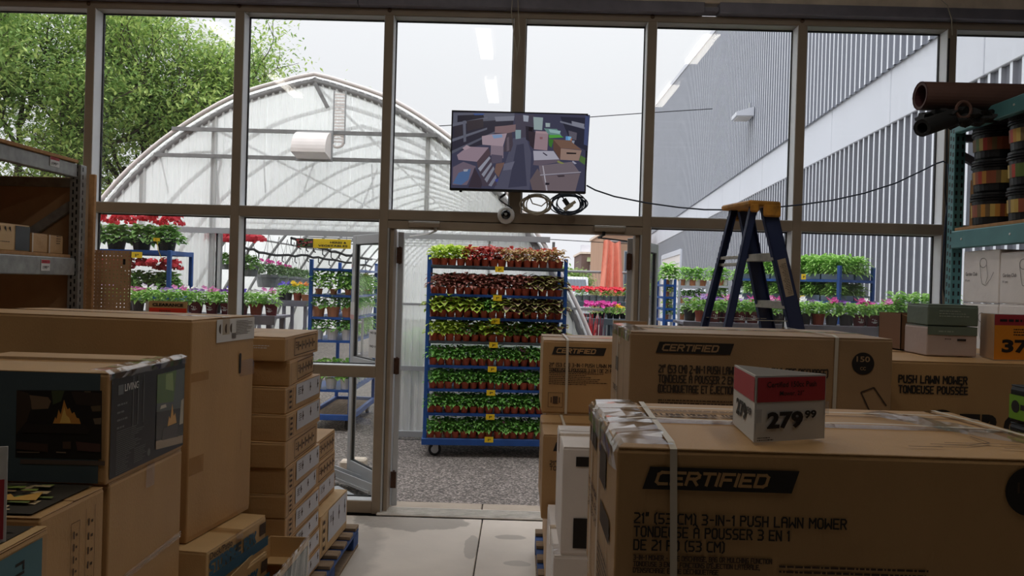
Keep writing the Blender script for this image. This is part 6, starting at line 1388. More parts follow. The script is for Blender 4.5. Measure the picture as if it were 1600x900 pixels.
flw('i_pink', 2, .03, .07, .016, 'pink'); flw('i_white', 2, .03, .07, .016, 'white'); flw('i_red', 1, .03, .07, .018, 'salmon'); flw('g_red', 13, .22, .235, .062, 'red', True)
for c in ('pink', 'purple', 'violet', 'magenta', 'white', 'lilac', 'red', 'yellow', 'orange'): flw('p_'+c, 5, .06, .10, .024, c)
flw('m_red', 16, .10, .10, .03, 'red'); flw('m_pink', 16, .12, .12, .035, 'magenta'); flw('m_yel', 10, .06, .10, .025, 'yellow')
pcount = [0]
def plant(loc, bkey, pot, potH, label, group, fl=None, s=1.0, name='potted_plant', cat='plant', fsc=1.25):
    pcount[0] += 1; i = pcount[0]; o = thing(name, label, cat, loc, (i*1.7) % 6.28, group); o.scale = (s, s, s)
    p = add_child('pot', POT[pot], o); f = add_child('foliage', BU[bkey][i % 4], o); f.location = (0, 0, potH*.80); f.scale = (fsc, fsc, fsc*.95)
    if fl: g = add_child('flowers', FL[fl][i % 2], o); g.location = (0, 0, potH*.80); g.scale = (fsc, fsc, fsc); g.rotation_euler = (0, 0, -(i*1.7) % 6.28)
    return o
# ---- rolling plant trolleys
def trolley(label, corner, rz, Lx, Dy, H, zs, mats, wheels=True, post_w=.035, wire=True, lip=.03, name='plant_trolley', base=.16):
    o = thing(name, label, 'plant trolley', corner, rz); mp, ms = mats
    for x in (0, Lx-post_w):
        for y in (0, Dy-post_w): MB().bbox(x, x+post_w, y, y+post_w, base, H, .003).build('post', mp, o)
    for i, z in enumerate(zs):
        m_ = ms[i % len(ms)] if isinstance(ms, list) else ms; mb = MB()
        for q in ((post_w, Lx-post_w, 0, .012), (post_w, Lx-post_w, Dy-.012, Dy)): mb.box(q[0], q[1], q[2], q[3], z-lip, z-.004)
        for q in ((.0, .012), (Lx-.012, Lx)): mb.box(q[0], q[1], post_w, Dy-post_w, z-lip, z-.004)
        mb.box(.012, Lx-.012, .012, Dy-.012, z-.008, z-.004)
        sh = mb.build('shelf', m_, o, kind=None)
        if wire:
            mb = MB(); n = 28; xs_ = [post_w+(Lx-2*post_w)*k/n for k in range(n+1)]
            mb.tube([(x, -.006, z-.008 if k % 2 else z-lip+.004) for k, x in enumerate(xs_)], .0028, 4); mb.build('wire_truss', m_, sh)
    for q in ((-.01, Lx+.01, -.01, .03), (-.01, Lx+.01, Dy-.03, Dy+.01), (-.01, .03, .031, Dy-.031), (Lx-.03, Lx+.01, .031, Dy-.031)): MB().bbox(*q, base-.035, base+.03, .004).build('base_rail', mp, o)
    MB().box(.03, Lx-.03, .03, Dy-.03, base-.02, base-.008).build('base_deck', M_wood, o)
    for x in (.12, Lx-.12):
        for y in (.07, Dy-.07):
            w = MB().lathe([(0, -.018), (.034, -.018), (.036, -.02), (.062, -.016), (.064, 0), (.062, .016), (.036, .02), (.034, .018), (0, .018)], 18, M=Matrix.Translation((x, y, .064)) @ Matrix.Rotation(PI/2, 4, 'X')).build('wheel', M_rubber, o)
            mb = MB(); mb.box(x-.02, x+.035, y-.028, y-.024, .05, .125); mb.box(x-.02, x+.035, y+.024, y+.028, .05, .125); mb.box(x-.03, x+.04, y-.028, y+.028, .12, .127)
            mb.lathe([(.012, -.024), (.012, .024)], 8, M=Matrix.Translation((x, y, .064)) @ Matrix.Rotation(PI/2, 4, 'X')); mb.build('fork', M_alu, w); MB().lathe([(0, -.022), (.036, -.022), (.038, -.019), (.030, -.0185)], 14, M=Matrix.Translation((x, y, .064)) @ Matrix.Rotation(-PI/2, 4, 'X')).build('hub', M_alu, w)
    return o
def ptag(label, P, rz, w=.085, h=.055, txt='3', sup='99', mt=None):
    o = thing('price_tag', label, 'price tag', tuple(P), rz, None); MB().box(-w/2, w/2, -.001, 0, -h, 0).build('card', M_yellow, o)
    mb = MB(); F = lambda u, v: (-w/2+u, -.002, -h+v); font_text(mb, txt, w*.34, h*.25, h*.42, F, bold=.04); sup and font_text(mb, sup, w*.52, h*.42, h*.24, F, bold=.03); mb.build('lettering', M_ink, o)
    return o
ZG = -.016
A = at(660, 690, 7.5); crz = math.radians(4.5); B = at(879, 697, 7.62); Lc = (Vector((B.x, B.y))-Vector((A.x, A.y))).length
zsh = [at(668, y, 7.5).z for y in (412.5, 457.5, 494, 531.5, 569.5, 606.5, 644.5)]+[at(668, 684, 7.5).z]
base_z = zsh[-1]-.035-ZG
tr_ = trolley('large blue rolling plant trolley loaded with eight tiers outside the doorway', (A.x, A.y, ZG), crz, Lc, .56, at(661, 398, 7.5).z-ZG, [z-ZG for z in zsh[:-1]], (M_blue, [M_wire, M_blue, M_blue, M_wire, M_blue, M_blue, M_blue]), base=base_z)
Mt = Matrix.Translation((A.x, A.y, 0)) @ Matrix.Rotation(crz, 4, 'Z')
tiers = ['top', 'second', 'third', 'fourth', 'fifth', 'sixth', 'seventh', 'bottom']
rows = [('lime lime lime lime red red red red gold gold gold gold gold gold gold gold'), ('rose rose rose rose rose rose rose rose rose rose rose2 rose2 dark dark dark dark'),
        ('limar limar limar limar limar limar rosed rosed limar dark dark dark dark dark dark dark'), ('lime lime lime lime mix mix limar limar mix mix mix mix mix mix dark dark')]
desc = {'lime': 'lime green coleus', 'red': 'coral red coleus', 'gold': 'golden brown coleus', 'rose': 'dusky pink coleus', 'rose2': 'brownish pink coleus', 'dark': 'dark leaved coleus with pale edges', 'limar': 'lime coleus with maroon centres', 'rosed': 'dark green coleus', 'mix': 'green and pink coleus'}
bk = {'rose2': 'rose', 'rosed': 'green'}
rr = random.Random(9)
for ti, z in enumerate(zsh):
    n = 16; x0, x1 = .075, Lc-.075; ks = rows[ti].split() if ti < 4 else ['green']*16
    for k in range(n):
        x = x0+(x1-x0)*k/(n-1); kk = ks[k]
        P = Mt @ Vector((x+rr.uniform(-.006, .006), .062+rr.uniform(-.008, .008), z+(.031 if ti == 7 else -.002)-(.0 if ti < 7 else .029)))
        P.z = z-.0035 if ti < 7 else z-.035+.0305
        f = None
        if ti >= 4:
            r_ = rr.random(); f = 'i_pink' if r_ < (.25 if ti == 4 else .06) else ('i_white' if r_ < (.3 if ti < 7 else .12) and ti > 4 else None)
        if ti == 4 and k == 11: kk = 'mix'
        d = desc.get(kk, 'green bedding plant'+(' with pink flowers' if f == 'i_pink' else (' with white flowers' if f == 'i_white' else ''))) if ti < 4 or kk == 'mix' else 'green bedding plant'+(' with pink flowers' if f == 'i_pink' else (' with white flowers' if f == 'i_white' else ''))
        plant(P, bk.get(kk, kk), 'terra', .068, '%s, %s from left, %s tier of the big blue trolley' % (d, ORD[k], tiers[ti]), 'potted plants on the large blue trolley', f, s=rr.uniform(.93, 1.06), fsc=1.42)
    for k in range(12):                      # the row behind, of which only dark leaves show
        x = x0+(x1-x0)*(k+.5)/12; P = Mt @ Vector((x, .20, 0)); P.z = z-.0035 if ti < 7 else z-.0045
        plant(P, ('red', 'dark', 'dark', 'limar', 'green', 'green', 'green', 'green')[ti] if not (ti == 0 and k < 4) else 'lime', 'terra', .068, 'rear row potted plant, %s from left, %s tier of the big blue trolley' % (ORD[k], tiers[ti]), 'rear row plants on the large blue trolley', None, s=1.05, fsc=1.35)
for ti, z in enumerate(zsh):
    px = (778, 776, 774, 772, 771, 770, 770, 769)[ti]; q = at(px, 500, 7.53); lx = (q.x-A.x)/math.cos(crz); P = Mt @ Vector((lx, -.016, 0)); P.z = z-.004 if ti < 7 else z+.02
    ptag('yellow price tag at the middle of the %s tier of the blue trolley' % tiers[ti], P, crz)
# ---- benches with petunia pots just outside the glass
def bench(label, x0, x1, y0, y1, z, mt=None, name='plant_bench'):
    o = thing(name, label, 'bench', ((x0+x1)/2, (y0+y1)/2, ZG)); hx, hy, H = (x1-x0)/2, (y1-y0)/2, z-ZG; mt = mt or M_wood
    n = max(3, int((y1-y0)/.11))
    for k in range(n): y = -hy+(2*hy)*k/n; MB().bbox(-hx, hx, y, y+2*hy/n-.01, H-.022, H, .002).build('slat', mt, o)
    MB().bbox(-hx, hx, -hy-.012, -hy-.001, H-.07, H+.006, .002).build('apron', mt, o)
    for x in (-hx+.04, 0, hx-.08):
        for y in (-hy+.02, hy-.06): MB().bbox(x, x+.04, y, y+.04, 0, H-.023, .002).build('leg', mt, o)
    MB().box(-hx+.05, hx-.05, -.02, .02, .3, .34).build('rail', mt, o); return o
zl_ = at(400, 492, 6.35).z; xa = at(150, 490, 6.35).x; xb = at(441, 490, 6.35).x
bench('low slatted plant bench outside the left windows', xa, xb, .60, 1.02, zl_, M_steel)
flc = ['p_pink', 'p_white', 'p_lilac', 'p_pink', 'p_lilac', 'p_pink', 'p_purple', 'p_violet', 'p_white', 'p_pink', 'p_violet', 'p_lilac', 'p_magenta', 'p_pink']
def logo_dec(o, pot):                        # pale tag print on the pots of the bench
    mb = MB(); r_ = .0555
    for (u0, u1, v0, v1) in ((-.26, .22, .036, .041), (-.16, .12, .028, .034), (-.06, .0, .044, .062), (.05, .14, .050, .056), (-.22, -.12, .058, .064)):
        mb.add([((.046+.0095*v/.07)*math.sin(u)*1.0, -(.046+.0095*v/.07)*math.cos(u)*1.0-.0006, v) for u, v in ((u0*2, v0), (u1*2, v0), (u1*2, v1), (u0*2, v1))], [(0, 1, 2, 3)])
    return me_of(mb, 'pale_print', [FM['white']])
DEC = logo_dec(None, None)
def benchrow(x0, x1, y, z, n, pots, fls, lab, grp, bk_='petunia', s=1.0, potH=.092, dec=True):
    for k in range(n):
        x = x0+(x1-x0)*k/(n-1) if n > 1 else x0; pt = pots[k % len(pots)]; fk = fls[k % len(fls)]
        cn = {'p_': '', None: ''}.get(None); col = fk[2:].replace('yel', 'yellow')+' flowered ' if fk else ''
        o = plant((x, y+rr.uniform(-.01, .01), z), bk_, pt, potH, (lab % (col, ORD[k])), grp, fk, s=s)
        if dec and pt == 'maroon': g = add_child('pale_print', DEC, o); g.rotation_euler = (0, 0, -o.rotation_euler.z)
benchrow(at(215, 480, 6.3).x, at(424, 480, 6.3).x, .73, zl_+.001, 10, ['dark', 'brick', 'dark', 'maroon', 'maroon', 'maroon', 'maroon', 'maroon', 'brick', 'maroon'], flc, '%sbedding plant, %s pot from the left on the bench outside the left windows', 'bedding plants on the left bench')
benchrow(at(160, 480, 6.7).x, at(415, 480, 6.7).x, .92, zl_+.001, 9, ['dark', 'maroon'], flc[3:], '%splant, %s from the left in the rear row of the left bench', 'rear row on the left bench', dec=False)
zr_ = at(1150, 504, 6.35).z; xa = at(1060, 500, 6.35).x; xb = at(1480, 500, 6.35).x
bench('long slatted plant bench outside the right windows', xa, xb, .60, 1.02, zr_, M_steel)
benchrow(at(1096, 490, 6.3).x, at(1196, 490, 6.3).x, .73, zr_+.001, 6, ['brick', 'maroon', 'maroon', 'maroon', 'maroon', 'maroon'], ['p_lilac', 'p_purple', 'p_pink', 'p_lilac', 'p_magenta', 'p_lilac'], '%spetunia, %s pot from the left behind the stepladder feet', 'petunias behind the stepladder')
benchrow(at(1216, 490, 6.3).x, at(1384, 490, 6.3).x, .73, zr_+.001, 9, ['dark', 'dark', 'dark', 'brick', 'dark', 'dark', 'maroon', 'maroon', 'dark'], ['p_magenta', 'p_white', None, None, 'p_magenta', 'p_purple', 'p_magenta', 'p_magenta', 'p_pink'], '%sbedding plant, %s pot from the left on the bench right of the ladder', 'bedding plants right of the stepladder')
benchrow(at(1070, 490, 6.7).x, at(1380, 490, 6.7).x, .92, zr_+.001, 14, ['dark', 'maroon'], ['p_lilac', 'p_pink', 'p_purple', 'p_white'], '%splant, %s from the left in the rear row of the right bench', 'rear row on the right bench', dec=False)
benchrow(at(1392, 490, 6.5).x, at(1475, 490, 6.5).x, .86, zr_+.001, 5, ['black'], [None], '%sleafy green plant, %s from the left behind the open brown carton', 'leafy plants behind the open carton', bk_='seedling', dec=False, potH=.085)
# ---- geranium trolley at left
z1g = at(263, 391, 7.0).z; z2g = at(263, 463, 7.0).z; gxr = at(266, 420, 7.0).x; Lg = 1.45
gt_ = trolley('blue plant trolley of red geraniums outside the left windows', (gxr-Lg, 7.0-5.57, ZG), 0, Lg, .50, z1g-ZG, [z1g-ZG, z2g-ZG, .9], (M_blue, M_blue), post_w=.035, lip=.045)
for (z, tn) in ((z1g, 'top'), (z2g, 'second')):
    for k in range(6):
        x = gxr-Lg+.14+(Lg-.26)*k/5; plant((x, 1.43+.18, z-.003), 'geran', 'big', .13, 'large red geranium in black pot, %s from left on the %s shelf' % (ORD[k], tn), 'red geraniums on the left trolley', 'g_red', s=(.88 if tn == 'top' else .86), fsc=1.0)
ptag('yellow price tag on the top shelf of the geranium trolley', (at(213, 395, 6.97).x, 1.41, at(213, 393.5, 6.97).z), 0, .10, .055)
ptag('small yellow tag among the geranium leaves on the top shelf', (at(239, 371, 6.80).x, 1.30, at(239, 371, 6.80).z), 0, .06, .03, txt='3', sup='')
_st = [q for q in bpy.data.objects if q.get('label', '').startswith('small yellow tag among')][0]; MB().tube([(0, .004, -.01), (.0, .03, -.10), (.0, .12, -.20)], .003, 5).build('stake', M_yellow, _st)
ptag('yellow price tag on the second shelf of the geranium trolley', (at(215, 457, 6.97).x, 1.41, at(215, 455, 6.97).z), 0, .10, .03)
# ---- right hand blue trolley with seedlings
cB = at(1311, 470, 7.6); rzB = math.atan2(.86, -.51); zt1, zt2_ = at(1311, 436, 7.6).z, at(1311, 470, 7.6).z
tb_ = trolley('blue plant trolley of leafy seedling trays beside the ribbed metal wall', (cB.x+.0, cB.y, ZG), rzB-PI/2+PI/2, 1.35, -.0+.56, at(1311, 415, 7.6).z-ZG, [zt1-ZG, zt2_-ZG, zt2_-ZG-.30, zt2_-ZG-.6], (M_blue, M_blue), wire=False)
tb_.rotation_euler.z = rzB
# local +x = away-left, local +y must point to the right: mirror by placing from the other corner
c2_ = Vector((cB.x, cB.y, 0)); ex = Vector((math.cos(rzB), math.sin(rzB), 0)); ey = Vector((-math.sin(rzB), math.cos(rzB), 0))
tb_.location = (cB.x-ey.x*.56, cB.y-ey.y*.56, ZG)
M_tray = mat('grey_blue_tray', (120, 136, 156), .5)
for tn, z in (('top', zt1), ('second', zt2_)):
    for k in range(6):
        for j in range(2):
            lx, ly = .14+k*.215, .15+j*.26; P = tb_.location+ex*lx+ey*ly; P.z = z-.003
            o = thing('seedling_tray', 'grey tray of seedlings, %s from the near end, %s side, %s shelf' % (ORD[k], ('right', 'left')[j], tn), 'seedling tray', tuple(P), rzB, 'seedling trays on the right trolley')
            mb = MB(); 
            for q in ((-.1, .1, -.12, -.114), (-.1, .1, .114, .12), (-.1, -.094, -.12, .12), (.094, .1, -.12, .12)): mb.box(*q, 0, .055)
            mb.box(-.1, .1, -.12, .12, 0, .004); mb.build('tray', M_tray, o)
            mb = MB(); mb.box(-.093, .093, -.113, .113, .005, .045); mb.build('compost', M_soil, o)
            for q in range(3):
                f = add_child('foliage', BU['seedling2'][(k+j+q) % 4], o); f.location = (rr.uniform(-.03, .03), -.07+.07*q, .03); f.scale = (1, 1, (1.0 if tn == 'top' else .72)*(1.0-.05*(k == 0))); f.rotation_euler = (0, 0, k+q*2.0)
                f['kind'] = 'stuff'
for px, py, nm in ((1283, 432, 'middle'), (1249, 433, 'left'), ):
    q = at(px, py, 7.95); ptag('yellow price tag on the top tray edge of the seedling trolley, %s one' % nm, (q.x, q.y-.12, q.z+.03), rzB+PI, .055, .055)
for px, py, nm in ((1278, 466, 'middle'), (1247, 466, 'left')):
    q = at(px, py, 7.95); ptag('yellow price tag on the second tray edge of the seedling trolley, %s one' % nm, (q.x, q.y-.12, q.z+.03), rzB+PI, .055, .055)
# ---- vegetable shelves further back on the right
M_wht = mat('white_painted_steel', (196, 200, 206), .5, var=.05)
def stand(label, px0, px1, t, ys, ntop, mats, kinds, lab, grp, D_=.5, pots=('clay', 'white'), s=1.0):
    a, b = at(px0, 450, t), at(px1, 450, t); zs_ = [at((px0+px1)/2, y, t).z for y in ys]
    o = trolley(label, (a.x, t-5.57, ZG), 0, b.x-a.x, D_, zs_[0]+.06-ZG, [z-ZG for z in zs_], mats, wire=False, post_w=.03, name='plant_trolley')
    for i, z in enumerate(zs_):
        for k in range(ntop):
            x = a.x+.06+(b.x-a.x-.12)*k/(ntop-1)
            plant((x, t-5.57+.10, z-.003), kinds[i % len(kinds)], pots[k % len(pots)], .075, lab % (ORD[k], tiers[i]), grp, None, s=s)
    return o
stand('narrow blue plant trolley beside the open right door leaf', 1037, 1057, 9.0, (444, 463, 481, 499), 2, (M_blue, M_blue), ['bigfresh', 'lime', 'lime', 'fresh'], 'bright green lettuce like plant, %s on the %s shelf of the narrow trolley', 'leafy plants on the narrow blue trolley', s=.75)
stand('white and blue plant shelving in the passage seen left of the ladder', 1060, 1108, 9.6, (446, 474, 500), 5, (M_wht, M_wht), ['fresh', 'green', 'petunia'], 'leafy vegetable plant, %s from left on the %s shelf of the white shelving', 'vegetable plants on the white shelving')
stand('second white plant shelving in the passage seen between the ladder legs', 1110, 1142, 9.9, (446, 474, 500), 4, (M_wht, M_wht), ['fresh', 'fresh', 'petunia'], 'leafy green plant, %s from left on the %s shelf of the second white shelving', 'plants on the second white shelving')
stand('grey plant trolley with dark trays behind the ladder', 1146, 1186, 10.2, (447, 500), 5, (M_wire, M_steel), ['fresh', 'green'], 'feathery plant, %s from left on the %s shelf behind the ladder', 'plants on the grey trolley', pots=('black',))
# ---- inside the greenhouse: end-on blue trolley
tx0, tx1 = at(486, 500, 8.75).x, at(552, 500, 8.6).x; zsi = [at(520, y, 8.65).z for y in (419, 460, 495, 531, 608)]
ti_ = trolley('tall blue plant trolley just inside the greenhouse opening', (tx1, 8.62-5.57, ZG), PI/2, 1.40, tx1-tx0, at(487, 405, 8.65).z-ZG, [z-ZG for z in zsi], (M_blue, M_blue), wire=False, post_w=.04)
names5 = ['top', 'second', 'third', 'fourth', 'fifth']
for i, z in enumerate(zsi):
    if i == 0: continue
    for k in range(3):
        plant((tx0+.09+(tx1-tx0-.18)*k/2, 3.05+.10, z-.003), ('x', 'bigfresh', 'green', 'green', 'fresh')[i], ('x', 'clay', 'clay', 'white', 'white')[i], .075, 'leafy plant, %s from left at the near end, %s shelf in the greenhouse' % (ORD[k], names5[i]), 'plants on the trolley inside the greenhouse', None, s=(.85 if i == 1 else 1.5))
    for k in range(7):
        plant((tx1-.10, 3.05+.26+k*.165, z-.003), ('x', 'bigfresh', 'fresh', 'bigfresh', 'green')[i], ('x', 'clay', 'white', 'white', 'white')[i], .075, 'leafy plant, %s along the long side, %s shelf in the greenhouse' % (ORD[k], names5[i]), 'plants on the trolley inside the greenhouse', None, s=(.75 if i in (1, 3) else 1.3))
# tall greenery behind the ribbed wall right of the opening
bench('low bench of tall greenery behind the ribbed greenhouse wall', -1.30, .25, 3.05, 3.5, .62, M_steel)
for k in range(6): plant((-1.2+k*.26, 3.27, .621), 'bigfresh', 'greys', .10, 'tall leafy plant blurred behind the ribbed wall, %s from the left' % ORD[k], 'greenery behind the ribbed wall', None, s=1.3, fsc=1.5)
# hanging baskets
def basket(px, py, t, s, lab, bk_='basket', fl='p_magenta', pot='grey', hang=2.25):
    q = at(px, py, t); o = thing('hanging_basket', lab, 'hanging basket', tuple(q), 0, 'hanging baskets inside the greenhouse'); add_child('basket', POT[pot], o).scale = (s, s, s)
    f = add_child('foliage', BU[bk_][int(px) % 4], o); f.location = (0, 0, .13*s); f.scale = (s, s, s); f['kind'] = 'stuff'
    if fl: g = add_child('flowers', FL[fl][int(px) % 2], o); g.location = (0, 0, .16*s); g.scale = (1.6*s,)*3
    mb = MB()
    for a in (0, 2.1, 4.2): mb.tube([(.15*s*math.cos(a), .15*s*math.sin(a), .15*s), (0, 0, hang-q.z if hang-q.z > .4 else .5)], .0025, 4)
    mb.build('hanger', M_black, o); return o
basket(352, 421, 8.7, .62, 'red geranium hanging basket behind the second mullion', 'geran', 'g_red', 'greys'); basket(388, 432, 8.8, .8, 'red geranium basket hanging nearest the greenhouse opening', 'geran', 'g_red')
for k, (px, py, t) in enumerate(((418, 449, 9.6), (434, 449, 10.3), (447, 449, 11.0), (458, 449, 11.7), (468, 449, 12.5), (477, 449, 13.3))): basket(px, py, t, 1.0, 'grey hanging basket of trailing plants, %s from the greenhouse opening' % ORD[k], fl=('p_magenta' if k < 3 else None))
zb_ = at(460, 470, 10.0).z; xa, xb = at(436, 470, 10).x, at(486, 470, 10).x
bench('dark table of small pots inside the greenhouse', xa-.3, xb, 4.35, 4.8, zb_, M_steel)
for k, (px, f, pt) in enumerate(((441, 'p_violet', 'dark'), (451, 'p_violet', 'dark'), (466, 'm_yel', 'brick'), (478, 'p_orange', 'clay'))): plant((at(px, 470, 10.1).x, 4.5, zb_+.001), 'petunia', pt, .09, 'small flowering pot, %s from the left on the dark table in the greenhouse' % ORD[k], 'pots on the dark table', f, s=1.1)
a = at(463, 372, 9.0); b = at(548, 389, 9.0); hs_ = thing('hanging_sign', 'yellow herbs and vegetables sign hanging inside the greenhouse', 'sign', (a.x, a.y, b.z)); w_, h_ = b.x-a.x, a.z-b.z
MB().bbox(0, w_, 0, .008, 0, h_, .001).build('board', M_yellow, hs_); F = lambda u, v: (u, -.0015, v)
mb = MB(); mb.add([F(0, 0), F(w_*.31, 0), F(w_*.31, h_), F(0, h_)], [(0, 1, 2, 3)], col=(70, 60, 50))
for i in range(26): u, v = rr.uniform(0, w_*.26), rr.uniform(0, h_*.8); mb.add([(u, -.002, v), (u+w_*.05, -.002, v+h_*.03), (u+w_*.04, -.002, v+h_*.2), (u, -.002, v+h_*.15)], [(0, 1, 2, 3)], col=rr.choice(((190, 60, 60), (90, 120, 60), (60, 80, 50), (200, 90, 90), (150, 50, 50))))
mb.build('photo_panel', M_print, hs_)
mb = MB(); font_text(mb, 'HERBS &', w_*.62, h_*.52, h_*.22, F, width=w_*.30, bold=.03); font_text(mb, 'VEGETABLES', w_*.40, h_*.16, h_*.22, F, width=w_*.54, bold=.03); mb.build('lettering', M_ink, hs_)
mb = MB(); mb.tube([(.05, 0, h_), (.05, 0, h_+.3)], .003, 4); mb.build('hanger', M_black, hs_); mb = MB(); mb.tube([(w_-.05, 0, h_), (w_-.05, 0, h_+.3)], .003, 4); mb.build('hanger', M_black, hs_)
# ---- beyond the doorway on the right
zb1 = at(940, 471, 10.4).z; xa, xb = at(893, 470, 10.4).x, at(990, 470, 10.4).x
bench('grey plant bench of red flowers beyond the doorway', xa, xb, 4.6, 5.1, zb1, M_wire)
for k in range(7): plant((xa+.09+k*.095, 4.75, zb1+.001), 'petunia', 'greys', .10, 'mound of red flowers, %s from the left on the far grey bench' % ORD[k], 'red flowers on the far grey bench', 'm_red', s=.80)
for k in range(3): plant((xa+.78+k*.10, 4.72, zb1+.001), 'fresh', 'black', .085, 'green and orange plant, %s from the left at the bench right end' % ORD[k], 'green plants on the far grey bench', 'p_orange', s=1.1)
zb2 = at(940, 498, 9.4).z; xa2 = at(918, 500, 9.4).x; xb2 = at(990, 500, 9.4).x
bench('lower grey bench of pink and yellow flowers beyond the doorway', xa2, xb2, 3.75, 4.2, zb2, M_wire)
for k in range(3): plant((xa2+.08+k*.10, 3.9, zb2+.001), 'petunia', 'black', .085, 'bright pink flowering plant, %s from the left beyond the doorway' % ORD[k], 'pink flowers beyond the doorway', 'm_pink', s=.8)
for k in range(3): plant((xa2+.36+k*.08, 3.9, zb2+.001), 'petunia', 'black', .085, 'yellow and orange flowering plant, %s from the left beyond the doorway' % ORD[k], 'yellow flowers beyond the doorway', 'p_orange' if k else 'm_yel', s=.8)
q = at(929, 560, 9.0)
for k, (px, c, nm) in enumerate(((922, (206, 54, 60), 'bright red'), (934, (120, 52, 66), 'dark red'))):
    x = at(px, 520, 9.0).x; o = thing('twig_bundle', '%s upright twigs in a black tub beyond the doorway' % nm, 'twigs', (x, 3.43, ZG)); MB().lathe([(0, 0), (.06, 0), (.075, .95), (.07, .95), (.065, .9), (0, .9)], 12).build('tub', M_black, o)
    m_ = mat('twig_'+nm.replace(' ', '_'), c, .6); r2 = random.Random(k); mb = MB()
    for i in range(46): a = r2.uniform(0, 6.28); r_ = r2.uniform(0, .05); u = r2.uniform(.3, 1.0); mb.tube([(r_*math.cos(a), r_*math.sin(a), .9), (r_*2.2*math.cos(a), r_*2.2*math.sin(a), .95+.46*u)], .0035, 3)
    mb.build('twigs', m_, o, kind='stuff')
# fence with rail
fo = thing('fence', 'galvanised pipe fence beyond the doorway', 'fence', (0, 0, ZG)); zf = at(930, 425, 13).z-ZG; yf = 13-5.57
xa, xb = at(880, 425, 13).x, at(1010, 425, 13).x; MB().tube([(xa, yf, zf), (xb, yf, zf)], .022, 8).build('top_rail', M_ghm, fo)
xp = at(957, 450, 13).x; MB().tube([(xp, yf, 0), (xp, yf, zf+.12)], .035, 10).build('post', M_ghm, fo); MB().tube([(xa, yf, 0), (xa, yf, zf)], .03, 10).build('post', M_ghm, fo); MB().tube([(xb, yf, 0), (xb, yf, zf)], .03, 10).build('post', M_ghm, fo)
mb = MB()
for k in range(26):
    x = xa+(xb-xa)*k/26; mb.tube([(x, yf, .1), (min(x+.35, xb), yf, zf)], .002, 3); mb.tube([(x, yf, zf), (min(x+.35, xb), yf, .1)], .002, 3)
mb.build('wire_mesh', M_ghm, fo, kind='stuff')
# orange cloth hung over the fence post arm
ta = 12.8; P0 = at(952, 378, ta); o = thing('orange_cloth', 'tall orange cloth draped on the pipe fence beyond the doorway', 'cloth', (P0.x, ta-5.57, 0)); N1, N2 = 14, 26; vs = []
zt_, zb3_ = at(955, 377, ta).z, at(955, 466, ta).z; k_ = ta/1200
for i in range(N1+1):
    f = i/N1; xl_ = (-9-4*f)*k_; xr_ = (17+9*f)*k_
    for j in range(N2+1):
        g = j/N2; vs.append((xl_+(xr_-xl_)*g, -.03+.05*math.sin(g*19+f*2)*(.4+f), zt_+(zb3_-zt_)*f+.03*math.sin(g*7)*(1-f)))
mb = MB().add(vs, [(i*(N2+1)+j, i*(N2+1)+j+1, (i+1)*(N2+1)+j+1, (i+1)*(N2+1)+j) for i in range(N1) for j in range(N2)]); mb.build('drape', mat('orange_fabric', (252, 156, 132), .8, var=.06), o, smooth=True)
mb = MB(); mb.tube([(0, .05, 0), (0, .05, zt_+.03)], .025, 8); mb.tube([(-.05, .05, zt_), (.32, .05, zt_)], .018, 6); mb.build('pole', M_ghm, o)
# far buildings
def bldg(name, label, px0, px1, ytop, t, mt, depth=8, wins=(), extra=None):
    a, b = at(px0, 450, t), at(px1, 450, t); zt = at((px0+px1)/2, ytop, t).z; o = thing(name, label, 'building', (a.x, a.y, ZG)); W_ = b.x-a.x; H = zt-ZG
    MB().bbox(0, W_, 0, depth, 0, H, .02).build('wall', mt, o); MB().box(-.1, W_+.1, -.1, depth, H, H+.15).build('parapet', M_conc, o)
    for (u0, u1, v0, v1) in wins:
        w_ = MB().box(u0*W_, u1*W_, -.05, .05, v0*H, v1*H).build('window', M_alu, o); MB().box(u0*W_+.06, u1*W_-.06, -.07, -.05, v0*H+.06, v1*H-.06).build('pane', mat('dark_pane', (92, 104, 116), .2) if 'dark_pane' not in bpy.data.materials else bpy.data.materials['dark_pane'], w_)
    return o
M_brick = mat('far_brick', (120, 98, 90), .9, var=.12, vscale=3); M_tan = mat('tan_stucco', (186, 150, 124), .9, var=.05, vscale=1)
o = bldg('brick_building', 'dark brick building with glazed front far beyond the fence', 907, 945, 397, 60, M_brick, wins=((.35, .55, .35, .8), (.58, .78, .35, .8), (.8, .98, .35, .8), (.35, .98, .08, .3)))
W_ = at(945, 450, 60).x-at(907, 450, 60).x; H_ = at(926, 397, 60).z
mb = MB(); mb.add([(W_*.2, -.6, H_*.86), (W_, -.6, H_*.86), (W_, .3, H_*.99), (W_*.26, .3, H_*.99)], [(0, 1, 2, 3)]); mb.build('green_awning', mat('olive_metal', (124, 132, 92), .6), o)
MB().box(W_*.02, W_*.38, 1, 1.6, H_+.15, H_+.75).build('roof_sign', M_band, o)
bldg('tan_building', 'tan building with tall windows behind the orange cloth', 940, 1004, 366, 46, M_tan, wins=((.52, .62, .2, .8), (.66, .76, .2, .8), (.80, .90, .2, .8), (.15, .3, .3, .7)))
